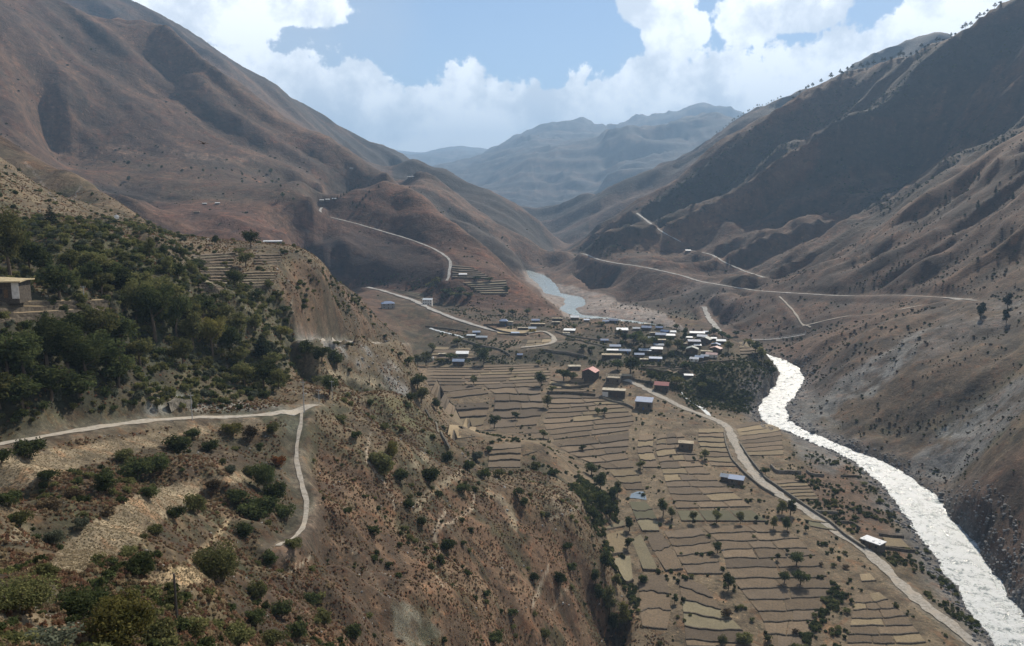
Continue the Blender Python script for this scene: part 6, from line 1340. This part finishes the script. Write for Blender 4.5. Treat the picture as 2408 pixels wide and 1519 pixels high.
def autolabel(items, cat):
    """items: (u, v, object, description, group, size)"""
    bk = {}
    for it in items:
        u, v = it[0], it[1]; d = [((u-a)**2+1.6*(v-b)**2, n, a, b) for n, a, b in LMK]; dd, n, a, b = min(d)
        if dd < 14**2: rel = 'right at'
        elif abs(u-a) > abs(v-b)*1.3: rel = 'right of' if u > a else 'left of'
        else: rel = 'below' if v > b else 'above'
        bk.setdefault((it[3], rel, n), []).append(it)
    for (desc, rel, n), L in bk.items():
        L.sort(key=lambda q: q[0])
        for i, it in enumerate(L):
            lab = '%s %s %s' % (desc, rel, n)
            if len(L) == 2: lab = ('left' if i == 0 else 'right')+' of two: '+lab
            elif len(L) > 2: lab = ('leftmost ' if i == 0 else 'rightmost ' if i == len(L)-1 else num(i)+' from left: ')+lab
            c = cat(it) if callable(cat) else cat
            tag(it[2], lab, c, it[4])
autolabel(TREES, lambda it: 'bush' if it[2].name.startswith('bush') else 'tree')
print('trees', len(TREES))

# --- scrub nobody could count: instanced tufts on the slopes
def scatter(name, label, mask, n, meshes, size, seed, mats, sink=.1):
    """points on visible-scale terrain vertices, weighted by mask; instances through geometry nodes"""
    rs = np.random.RandomState(seed); w = mask.ravel().astype(float); w /= w.sum(); k = rs.choice(len(w), n, p=w)
    i = k//NC; j = k % NC
    x = X[i, j]+(rs.rand(n)-.5)*.0018*2*(Y[i, j]+G0); y = Y[i, j]+(rs.rand(n)-.5)*.007*(Y[i, j]+G0); z = H(x, y)
    sc = size(y, rs.rand(n)); me = bpy.data.meshes.new(name); me.vertices.add(n); me.vertices.foreach_set('co', np.stack([x, y, z-sink*sc], 1).astype(np.float32).ravel())
    a = me.attributes.new('size', 'FLOAT', 'POINT'); a.data.foreach_set('value', sc.astype(np.float32))
    a = me.attributes.new('spin', 'FLOAT_VECTOR', 'POINT'); a.data.foreach_set('vector', np.stack([rs.normal(size=n)*.1, rs.normal(size=n)*.1, rs.rand(n)*6.28], 1).astype(np.float32).ravel())
    o = link(name, me); tag(o, label, None, None, 'stuff')
    ng = bpy.data.node_groups.new(name, 'GeometryNodeTree'); ng.interface.new_socket('Geometry', in_out='INPUT', socket_type='NodeSocketGeometry'); ng.interface.new_socket('Geometry', in_out='OUTPUT', socket_type='NodeSocketGeometry')
    gi = ng.nodes.new('NodeGroupInput'); go = ng.nodes.new('NodeGroupOutput'); ip = ng.nodes.new('GeometryNodeInstanceOnPoints')
    ji = ng.nodes.new('GeometryNodeGeometryToInstance')
    for m, mt in zip(meshes, mats):
        mm = m.copy(); mm.materials.clear(); mm.materials.append(mt); so = bpy.data.objects.new(name+'_tuft', mm)
        oi = ng.nodes.new('GeometryNodeObjectInfo'); oi.inputs[0].default_value = so; ng.links.new(oi.outputs['Geometry'], ji.inputs[0])
    na = ng.nodes.new('GeometryNodeInputNamedAttribute'); na.data_type = 'FLOAT'; na.inputs[0].default_value = 'size'
    nb = ng.nodes.new('GeometryNodeInputNamedAttribute'); nb.data_type = 'FLOAT_VECTOR'; nb.inputs[0].default_value = 'spin'
    ng.links.new(gi.outputs[0], ip.inputs['Points']); ng.links.new(ji.outputs[0], ip.inputs['Instance']); ip.inputs['Pick Instance'].default_value = True
    ng.links.new(na.outputs[0], ip.inputs['Scale']); ng.links.new(nb.outputs[0], ip.inputs['Rotation']); ng.links.new(ip.outputs[0], go.inputs[0])
    md = o.modifiers.new('scatter', 'NODES'); md.node_group = ng
    return o
# where things stand, nothing grows
OCC = np.zeros(Z.shape, bool)
for (a, b, c, d) in FIELD_XY: OCC |= (np.abs(X-a) < c*1.0) & (np.abs(Y-b) < d*1.0)
for (a, b, c) in HOUSE_XY: OCC |= (X-a)**2+(Y-b)**2 < c*c
occf = (~OCC)*(RDW.reshape(Z.shape) < .25)*(RIVD.reshape(Z.shape) > 3)
def poly_mask(poly, d0, d1, soft=12):
    m = np.zeros(Z.size); k = sel(poly, d0, d1); m[k] = sstep(-soft, soft, sdf(poly, wu[k], wv[k])); return m.reshape(Z.shape)
stubble = np.zeros(Z.shape)
for q in ([(-60, 1085), (170, 1050), (330, 1025), (520, 995), (560, 1005), (400, 1040), (250, 1080), (0, 1165), (-60, 1180)], [(100, 1345), (170, 1260), (300, 1170), (420, 1135), (620, 1100), (600, 1120), (480, 1150), (390, 1220), (300, 1290), (180, 1350)],
          [(330, 1365), (410, 1330), (470, 1330), (520, 1355), (430, 1375), (380, 1385)], [(915, 1400), (1000, 1440), (1045, 1490), (990, 1530), (930, 1500)]): stubble = np.maximum(stubble, poly_mask(q, 40, 330, 3))
N2 = n2.reshape(Z.shape); N1 = n1.reshape(Z.shape); N4 = n4.reshape(Z.shape)
nearm = occf*(1-stubble)*(Y > 24)*(Y < 560)
wood = poly_mask([(-50, 500), (200, 540), (420, 600), (640, 700), (820, 800), (690, 880), (640, 930), (300, 980), (-50, 1000)], 120, 360)
upper = poly_mask([(60, 520), (340, 515), (480, 600), (640, 690), (760, 640), (930, 770), (820, 740), (600, 740), (380, 680), (160, 660)], 190, 520)
hollow = sstep(.0, .25, lap.reshape(Z.shape)+.15*N2)
LOW = [PROTO['bush', 'lo', i] for i in range(4)]
sp = np.where(X < np.interp(Y, [0, 150, 262, 285, 300, 330, 375, 420, 505, 560], [260, 130, 46, 43, 38, 26, -8, -38, -60, -70]), 1.0, 0.0)
scatter('scrub', 'low dark shrubs dotted over the near slopes', nearm*sp*(.04+1.2*sstep(.08, .5, N2+.5*N1)+.5*hollow+1.0*wood+1.6*upper+.35*(Y > 300)), 9500, LOW, lambda y, r: (.5+2.2*r**3)*(.55+.45*np.clip(y/250, 0, 1.6)), 1, [LM['dark'], LM['olive'], LM['dark'], LM['olive']])
scatter('undergrowth', 'dense bushes filling the left wooded slope', nearm*sp*(wood*1.0+upper*.5), 1700, LOW, lambda y, r: 1.4+2.6*r**1.5, 2, [LM['dark'], LM['olive'], LM['grey'], LM['olive']])
tuft = [mk('t%d' % i, leaves([(0, 0, .35)], [(.42, .42, .35)], 46, .26, 200+i)) for i in range(3)]
scatter('dry_grass', 'reddish dry grass tufts covering the near spur', nearm*sp*(.25+sstep(-.4, .3, N2))*(1-wood*.6), 200000, tuft, lambda y, r: (.18+.55*r**1.5)*(.6+.4*np.clip(y/200, 0, 1.5)), 3, [leaf_mat('brown_dry_grass', (.20, .14, .085), (.14, .10, .06), .35), leaf_mat('pale_dry_grass', (.30, .235, .14), (.21, .16, .095), .4), leaf_mat('red_dry_grass', (.24, .135, .085), (.16, .095, .06), .35)])
strw = [mk('s%d' % i, leaves([(0, 0, .1)], [(.6, .6, .1)], 14, .35, 300+i, .9)) for i in range(2)]
scatter('stubble', 'pale cut stalks lying on the near stubble fields', stubble*(Y > 30), 16000, strw, lambda y, r: .10+.16*r, 4, [leaf_mat('straw', (.34, .28, .18), (.24, .19, .12), .2)]*2, 0)
plain = occf*(1-sp)*(Y < 1050)*(Y > 190)*np.where(X < np.interp(Y, *np.array(sorted([(p[1], p[0]) for p in rvs])).T)+2, 1, 0)
vill = poly_mask([(880, 690), (960, 700), (1320, 745), (1600, 770), (1790, 800), (1850, 860), (1760, 970), (1560, 900), (1500, 860), (980, 860), (960, 800)], 450, 1100, 4)
scarp = poly_mask([(1470, 846), (1620, 855), (1800, 850), (1850, 880), (1760, 970), (1640, 960), (1540, 890)], 430, 800, 5)
bk_ = poly_mask([(1850, 1060), (1930, 1010), (2060, 1150), (2200, 1330), (2400, 1519), (2300, 1540), (2030, 1300), (1900, 1190)], 200, 620, 6)
ditch = poly_mask([(1960, 1370), (1990, 1400), (1930, 1470), (1880, 1540), (1840, 1540), (1930, 1430)], 200, 350, 6) + poly_mask([(1440, 1240), (1490, 1380), (1500, 1540), (1440, 1540), (1400, 1340)], 200, 340, 6)+poly_mask([(1380, 1090), (1440, 1150), (1460, 1260), (1400, 1260), (1340, 1150)], 260, 380, 6)
edges = np.maximum(0, sstep(0.05, .35, N4+.2*N2))
scatter('valley_scrub', 'dark scrub along the field edges and village slopes', plain*(.30*edges+1.0*vill*sstep(-.2, .3, N2+.5*N4)+1.6*scarp*1.3+.7*bk_*sstep(-.1, .3, N2)+2.2*ditch), 13000, LOW, lambda y, r: .6+2.0*r**2, 5, [LM['dark'], LM['olive'], LM['dark'], LM['dark']])
rsp = (X > np.interp(Y, *np.array(sorted([(p[1], p[0]) for p in rvs])).T)+12)*(Y < 1100)*(Y > 250)*occf
scatter('spur_scrub', 'dark shrubs dotted over the slopes across the river', rsp*(.15+hollow+.8*sstep(.1, .5, N1+.5*N2)), 6500, LOW, lambda y, r: (.6+1.9*r**3)*np.clip(y/500, .5, 1.5), 6, [LM['dark'], LM['dry'], LM['dark'], LM['dry']])
fm = (Y > 950)*(Y < 2100)*occf
wood2 = poly_mask([(2400, 40), (2060, 165), (1850, 262), (1700, 355), (1480, 512), (1340, 600), (1420, 600), (1600, 540), (1750, 430), (1900, 330), (2100, 260), (2400, 120)], 1300, 2100)+poly_mask([(1900, 400), (2050, 330), (2200, 330), (2100, 440), (2000, 560), (1960, 520), (1920, 430)], 1200, 1800)+poly_mask([(700, 640), (1050, 655), (1180, 690), (1200, 728), (1080, 715), (860, 668), (700, 655)], 850, 1250)+poly_mask([(2090, 420), (2407, 200), (2407, 330), (2150, 490), (2020, 560)], 1150, 1700)
scatter('hill_scrub', 'sparse scrub and woods on the mountain sides', fm*(.03*hollow+.8*wood2*sstep(-.1, .4, N1+N2*.4)), 8000, LOW, lambda y, r: (1.6+4*r**2.5)*np.clip(y/1500, .6, 1.3), 7, [LM['pine'], LM['dark'], LM['pine'], LM['dark']])
# ------------------------------------------------------------------ boulders
def rock_mesh(seed, n=2):
    import bmesh
    bm = bmesh.new(); bmesh.ops.create_icosphere(bm, subdivisions=n, radius=1.0); rs = np.random.RandomState(seed)
    dirs = rs.normal(size=(9, 3)); dirs /= np.linalg.norm(dirs, axis=1)[:, None]; cut = .55+.35*rs.rand(9)
    for v in bm.verts:
        p = np.array(v.co)
        for d, c in zip(dirs, cut):
            k = p@d
            if k > c: p = p-d*(k-c)*.9
        v.co = Vector(p*np.array((1, .8, .65)))
    me = bpy.data.meshes.new('boulder'); bm.to_mesh(me); bm.free(); return me
MAT_ROCK = simple_mat('river_boulder', (.20, .195, .185), (.10, .095, .09), 1.1, bump=.9, c3=(.27, .26, .25))
ROCKS = [rock_mesh(400+i) for i in range(6)]
for r_ in ROCKS: r_.materials.append(MAT_ROCK)
brng = random.Random(9)
def boulder(p, s, label, grp='boulders along the river', flat=1.0):
    o = bpy.data.objects.new('boulder', ROCKS[brng.randrange(6)]); COL.objects.link(o); o.location = (p[0], p[1], p[2]+s*.15)
    o.scale = (s*brng.uniform(.8, 1.3), s*brng.uniform(.8, 1.2), s*flat*brng.uniform(.7, 1.1)); o.rotation_euler = (brng.uniform(-.3, .3), brng.uniform(-.3, .3), brng.uniform(0, 6.28)); tag(o, label, 'boulder', grp); return o
for u, v, s, lb in ((2215, 1162, 3.6, 'long pale slab rock jutting into the rapids, upper one'), (2195, 1172, 2.6, 'dark blocky boulder just below the upper slab rock in the rapids'), (2216, 1178, 2.8, 'tilted slab below the pair of rocks in the rapids'), (2228, 1220, 3.0, 'dark boulder at the right bank above the triangular rock'), (2216, 1243, 3.4, 'triangular pale slab standing in the river at the right bank'),
                    (2340, 1364, 3.0, 'large pale boulder at the right bank near the picture edge'), (2125, 1213, 2.2, 'rounded boulder at the left bank opposite the triangular slab'), (2098, 1180, 1.8, 'dark boulder at the left bank above the rounded one'), (2055, 1107, 2.6, 'paired dark boulders at the left bank where the river widens'), (1910, 1016, 4.0, 'big pale boulder in midstream at the narrow bend'),
                    (1868, 952, 2.8, 'dark boulder among the rapids at the right bank below the village'), (1862, 945, 2.6, 'boulder just above the dark one in the rapids below the village'), (1770, 970, 3.2, 'large black boulder at the left bank below the village'), (1802, 925, 1.8, 'small boulder in the left side of the rapids below the village'), (1880, 892, 2.4, 'flat boulder at the right bank of the upper bend'), (1800, 965, 1.4, 'small rock in the white water below the big bend'), (2167, 1138, 1.7, 'small dark rock alone in the white water above the slabs'), (1700, 1295, 1.0, 'grey rock lying in the big block of fields')):
    boulder(pick(u, v, 230), s*.62, lb, None if 'alone' in lb else 'boulders along the river', .8)
for sgn, nm in ((-1, 'left'), (1, 'right')):
    for k in range(70):
        i = brng.randrange(14, len(rvs)-12); t = rvs[i+1, :2]-rvs[i-1, :2]; t /= np.linalg.norm(t); nn = np.array((-t[1], t[0]))*sgn
        if nn[0]*sgn < 0: nn = -nn
        if rvs[i, 1] > 760: continue
        q = rvs[i, :2]+nn*(rws[i]+brng.uniform(-1.5, 6)); z = max(float(H(*q)), rvs[i, 2])
        part = 'upper rapids below the village' if rvs[i, 1] > 560 else ('narrow middle reach' if rvs[i, 1] > 430 else 'wide lower reach')
        boulder((q[0], q[1], z), brng.uniform(.7, 1.7), 'grey boulder on the %s bank along the %s' % (nm, part), 'grey boulders, %s bank, %s' % (nm, part))
bankm = ((RIVD > -2.5) & (RIVD < 9) & (Df < 800) & (Df > 150)).reshape(Z.shape)*(1.0*(RIVD.reshape(Z.shape) < 3)+.45)
scatter('river_stones', 'grey stones and cobbles lining both river banks', bankm, 9000, ROCKS[:3], lambda y, r: .25+1.0*r**3, 31, [MAT_ROCK]*3, -.1)
cob = ((RIVD < -1) & (Df < 760) & (Df > 200)).reshape(Z.shape)*1.0
scatter('slope_rocks', 'pale rocks lying on the near slopes and scree', nearm*sp*(.15+poly_mask([(720, 788), (860, 815), (968, 915), (960, 940), (830, 850), (730, 812)], 330, 620)*3+.6*sstep(.2, .5, -N2)), 5000, ROCKS[:3], lambda y, r: (.10+.45*r**4)*np.clip(y/180, .5, 2.2), 32, [simple_mat('slope_rock', (.30, .285, .26), (.16, .15, .135), 1.4)]*3, 0)
# small white stream below the village
MAT_FOAM = simple_mat('white_stream_water', (.62, .65, .66), (.30, .33, .33), 1.2, rough=.4)
for q in ([(1602, 922), (1608, 932), (1616, 940), (1624, 946), (1640, 954), (1652, 960), (1660, 970), (1668, 978)],):
    pts = np.array([pick(u, v, 400) for u, v in q]); pts, w_ = resample(pts, np.full(len(pts), 1.6), 1.5); vv, ff = ribbon(pts, w_, 5, .25, True, .5, 3); tag(link('stream_water', mesh_np('stream_water', vv, ff, True), MAT_FOAM), kind='structure')
pts = np.array([pick(u, v, 500) for u, v in ((1010, 772), (1045, 782), (1070, 788), (1090, 794))]); pts, w_ = resample(pts, np.full(len(pts), 1.3), 1.5); vv, ff = ribbon(pts, w_, 5, .25, True, .5, 3); tag(link('stream_water', mesh_np('stream_water', vv, ff, True), MAT_FOAM), kind='structure')
# ------------------------------------------------------------------ suspension footbridge
a = pick(1768, 801, 500); b = pick(1893, 788, 500); a = a+np.array((0, 0, 1.0)); b = b+np.array((0, 0, 1.2))
MAT_STEEL = simple_mat('galvanised_steel', (.42, .43, .43), (.30, .31, .31), 1, rough=.5, bump=0)
root = empty('footbridge', a); tag(root, 'long thin suspension footbridge over the gorge at the right edge of the village', 'footbridge')
A_ = Vector((0, 0, 0)); B_ = Vector(tuple(b-a)); L = B_.length; hd = Vector((B_.x, B_.y, 0)).normalized(); sd = Vector((-hd.y, hd.x, 0))
def cat_(t, sag): return A_+B_*t+Vector((0, 0, -4*sag*t*(1-t)))
dk = MB(); n = 40
for i in range(n):
    p0, p1 = cat_(i/n, L*.03), cat_((i+1)/n, L*.03); dk.slab([tuple(p0-sd*.75), tuple(p1-sd*.75), tuple(p1+sd*.75), tuple(p0+sd*.75)], .25)
dk.build('deck', MAT_STEEL, root)
for s_ in (-1, 1):
    cb = MB()
    for i in range(n):
        o_ = sd*s_*.8+Vector((0, 0, 1.3)); cb.tube(cat_(i/n, L*.03)+o_, cat_((i+1)/n, L*.03)+o_, .09, .09, 4)
    cb.build('handrail_cable', MAT_STEEL, root)
for e_, nm in ((A_, 'a'), (B_, 'b')):
    tw = MB()
    for s_ in (-1, 1): tw.tube(tuple(e_+sd*s_*1.0+Vector((0, 0, -1.5))), tuple(e_+sd*s_*.9+Vector((0, 0, 3.2))), .22, .18, 6)
    tw.tube(tuple(e_+sd*-1.0+Vector((0, 0, 3.0))), tuple(e_+sd*1.0+Vector((0, 0, 3.0))), .15, .15, 6); tw.build('tower', MAT_STEEL, root)
# ------------------------------------------------------------------ power poles
MAT_POLE = simple_mat('weathered_pole', (.12, .10, .085), (.08, .07, .06), 2)
MAT_CER = simple_mat('ceramic_insulator', (.45, .42, .40), (.35, .33, .3), 3, rough=.3, bump=0)
def pole(u, v, hpx, label, dmin=0, grp='power poles on the near slope', arm=True, h=None, mat=None, D=None):
    p = pick(u, v, dmin) if D is None else None; hh = h or hpx*p[1]/FOC
    root = empty('utility_pole', p, random.uniform(-.3, .3)); tag(root, label, 'utility pole', grp)
    MB().tube((0, 0, -1), (0, 0, hh), max(.11, hh*.016), max(.08, hh*.011), 8).build('post', mat or MAT_POLE, root)
    if arm:
        MB().box(-.75, .75, -.14, -.02, hh*.93, hh*.93+.12).build('cross_arm', MAT_STEEL, root)
        for x in (-.65, 0, .65): MB().tube((x, -.08, hh*.93+.12), (x, -.08, hh*.93+.36), .06, .05, 6).build('insulator', MAT_CER, root)
    return root
random.seed(4)
PL = [pole(715, 970, 80, 'slim grey pole standing at the bright road bend', 150, mat=MAT_STEEL), pole(781, 940, 48, 'pole behind the road bend beside a dark round bush', 200, mat=MAT_STEEL), pole(750, 948, 34, 'short pole between the road bend and the small shelf field', 200, mat=MAT_STEEL),
      pole(452, 988, 66, 'slim pole on the upper side of the road by the stone revetment', 150, mat=MAT_STEEL), pole(199, 718, 46, 'thin pole on the straw coloured terrace right of the left stone house', 120, mat=MAT_STEEL), pole(416, 1455, 122, 'dark bare pole close to the viewer at lower left, beside the straw plot', 30, arm=False)]
for a_ in ((869, 905, 30, 'tiny pole on the edge of the shelf field above the scree'), (1395, 862, 22, 'tiny pole by the pale dug pit'), (2203, 1000, 20, 'thin pole on the river bank opposite the scree')): pole(a_[0], a_[1], a_[2], a_[3], 250, None, False)
# satellite dish
p = pick(275, 520, 200); root = empty('satellite_dish', p, math.radians(25)); tag(root, 'white satellite dish on the bushy rim of the left slope below the brown hills', 'satellite dish')
import bmesh
bm = bmesh.new(); bmesh.ops.create_cone(bm, cap_ends=False, segments=20, radius1=1.2, radius2=.25, depth=.35); bmesh.ops.contextual_create(bm, geom=[e for e in bm.edges if e.is_boundary and (e.verts[0].co.z > 0)])
me = bpy.data.meshes.new('reflector'); bm.to_mesh(me); bm.free(); o = link('reflector', me, WM['white'], root); o.location = (0, 0, 2.2); o.rotation_euler = (math.radians(65), 0, 0)
MB().tube((0, 0, -.5), (0, .1, 2.1), .08, .07, 6).build('mast', MAT_STEEL, root); MB().tube((0, 0, 2.1), (0, -1.0, 2.9), .035, .03, 5).build('feed_arm', MAT_STEEL, root)
# ------------------------------------------------------------------ birds
MAT_BIRD = simple_mat('dark_feathers', (.030, .024, .020), (.045, .036, .028), 6, bump=0)
def bird(u, v, D, span, label, bank_=0.0, heading=70):
    pos = P(u, v, D); root = empty('bird', pos, math.radians(heading)); root.rotation_euler = (math.radians(bank_), math.radians(-6), math.radians(heading)); tag(root, label, 'bird', 'large birds soaring over the valley')
    s = span/2.0; m = MB(); ring = []
    prof = [(-.42, .02, 0), (-.30, .07, -.01), (-.12, .125, -.02), (.08, .13, -.01), (.22, .085, .01), (.30, .06, .03), (.36, .055, .035), (.40, .03, .03), (.44, .006, .01)]
    for x, r, z in prof:
        ring.append(len(m.v)); m.v += [(x*s, r*s*math.cos(2*math.pi*i/10), z*s+r*s*.85*math.sin(2*math.pi*i/10)) for i in range(10)]
    for a_, b_ in zip(ring, ring[1:]):
        for i in range(10): m.f.append((a_+i, a_+(i+1) % 10, b_+(i+1) % 10, b_+i))
    m.f.append(tuple(ring[0]+i for i in reversed(range(10)))); m.f.append(tuple(ring[-1]+i for i in range(10)))
    m.build('body', MAT_BIRD, root)
    for sy in (-1, 1):
        w = MB(); st = [(0, .14, -.14, .02), (.25, .19, -.15, .07), (.5, .20, -.14, .10), (.75, .15, -.13, .12), (.88, .10, -.12, .14)]
        for y, xf, xb, z in st:
            for x, dz in ((xf, 0), ((xf+xb)/2, .018), (xb, -.005), ((xf+xb)/2, -.015)): w.v.append((x*s, sy*(.06+y)*s, (z+dz)*s))
        for i in range(len(st)-1):
            for k in range(4): w.f.append((i*4+k, i*4+(k+1) % 4, i*4+4+(k+1) % 4, i*4+4+k))
        w.f.append((16, 17, 18, 19))
        for k in range(6):     # fingered primaries
            x0 = .10-.042*k; w.slab([(x0*s, sy*.93*s, .14*s), ((x0-.035)*s, sy*.93*s, .14*s), ((x0-.05-.03*k)*s, sy*(1.18-.035*k)*s, (.18-.01*k)*s), ((x0-.03-.03*k)*s, sy*(1.18-.035*k)*s, (.18-.01*k)*s)], .006*s)
        w.build('wing', MAT_BIRD, root)
    t = MB(); t.slab([(-.36*s, -.03*s, .01*s), (-.36*s, .03*s, .01*s), (-.66*s, .13*s, 0), (-.66*s, -.13*s, 0)], .012*s); t.build('tail', MAT_BIRD, root)
bird(479, 337, 118, 2.0, 'large dark bird with spread wings gliding in front of the left mountain', 14, 62)
bird(1265, 319, 560, 2.0, 'far speck of a bird gliding in front of the hazy far ridge', 8, 80)
# ------------------------------------------------------------------ the person walking on the olive plot
def person(u, v, label, shirt, trousers, face=0.0):
    p = pick(u, v, 230); z0 = p[2]
    for (a, b, c, d) in FIELD_XY:
        if abs(p[0]-a) < c and abs(p[1]-b) < d: z0 = p[2]+.12
    root = empty('person', (p[0], p[1], z0), face); tag(root, label, 'person')
    J = {'pel': (0, 0, .93, .13), 'sp': (0, .01, 1.15, .125), 'ch': (0, .02, 1.34, .15), 'nk': (0, .02, 1.50, .055), 'hd': (0, .0, 1.62, .095), 'tp': (0, 0, 1.71, .07),
         'hL': (.10, 0, .88, .10), 'kL': (.11, -.14, .50, .07), 'aL': (.11, -.10, .09, .05), 'fL': (.11, -.26, .04, .045), 'hR': (-.10, 0, .88, .10), 'kR': (-.11, .04, .48, .07), 'aR': (-.11, .26, .13, .05), 'fR': (-.11, .14, .04, .045),
         'sL': (.19, .02, 1.42, .065), 'eL': (.26, .10, 1.14, .048), 'wL': (.27, .0, .90, .034), 'gL': (.27, -.04, .80, .04), 'sR': (-.19, .02, 1.42, .065), 'eR': (-.26, -.02, 1.14, .048), 'wR': (-.26, -.16, .93, .034), 'gR': (-.26, -.21, .84, .04)}
    E = [('pel', 'sp'), ('sp', 'ch'), ('ch', 'nk'), ('nk', 'hd'), ('hd', 'tp'), ('pel', 'hL'), ('hL', 'kL'), ('kL', 'aL'), ('aL', 'fL'), ('pel', 'hR'), ('hR', 'kR'), ('kR', 'aR'), ('aR', 'fR'), ('ch', 'sL'), ('sL', 'eL'), ('eL', 'wL'), ('wL', 'gL'), ('ch', 'sR'), ('sR', 'eR'), ('eR', 'wR'), ('wR', 'gR')]
    nm = list(J); me = bpy.data.meshes.new('body'); me.from_pydata([J[k][:3] for k in nm], [(nm.index(a), nm.index(b)) for a, b in E], []); me.update()
    m, nt, b = new_mat('clothed_figure'); tc_ = nd(nt, 'ShaderNodeTexCoord'); s = nd(nt, 'ShaderNodeSeparateXYZ'); nt.links.new(tc_.outputs['Object'], s.inputs[0])
    c1 = mix_c(nt, maprange(nt, s.outputs[2], .93, .95, 0, 1), trousers, shirt); c2 = mix_c(nt, maprange(nt, s.outputs[2], 1.49, 1.51, 0, 1), c1, (.22, .13, .085)); nt.links.new(c2, b.inputs['Base Color'])
    o = link('body', me, m, root); sk = o.modifiers.new('skin', 'SKIN')
    for i, k in enumerate(nm): me.skin_vertices[0].data[i].radius = (J[k][3], J[k][3])
    me.skin_vertices[0].data[0].use_root = True
    sb = o.modifiers.new('smooth', 'SUBSURF'); sb.levels = 1; sb.render_levels = 2
    hb = bmesh.new(); bmesh.ops.create_icosphere(hb, subdivisions=2, radius=.112)
    for v_ in hb.verts: v_.co = (v_.co.x, v_.co.y+.012, v_.co.z*1.0+1.665)
    bmesh.ops.delete(hb, geom=[v_ for v_ in hb.verts if v_.co.z < 1.62 and v_.co.y < .02], context='VERTS')
    hm = bpy.data.meshes.new('hair'); hb.to_mesh(hm); hb.free(); link('hair', hm, MAT_BIRD, root)
person(1451, 1263, 'person in dark clothes walking across the olive coloured plot', (.02, .018, .02), (.015, .014, .016), 2.4)
# ------------------------------------------------------------------ the air of the valley
def haze():
    x0, x1, y0, y1, z0, z1 = -24000, 24000, -300, 23500, -60, 2000
    V_ = [(x, y, z) for x in (x0, x1) for y in (y0, y1) for z in (z0, z1)]
    F_ = [(0, 1, 3, 2), (4, 6, 7, 5), (0, 4, 5, 1), (2, 3, 7, 6), (0, 2, 6, 4), (1, 5, 7, 3)]
    o = link('haze', mesh_np('haze', V_, F_)); tag(o, kind='stuff')
    m = bpy.data.materials.new('haze_air'); m.use_nodes = True; nt = m.node_tree; nt.nodes.clear()
    out = nt.nodes.new('ShaderNodeOutputMaterial'); pv = nt.nodes.new('ShaderNodeVolumePrincipled')
    pv.inputs['Density'].default_value = 0.0001; pv.inputs['Color'].default_value = (.44, .68, 1, 1); pv.inputs['Anisotropy'].default_value = 0.1
    nt.links.new(pv.outputs[0], out.inputs['Volume']); o.data.materials.append(m)
haze()
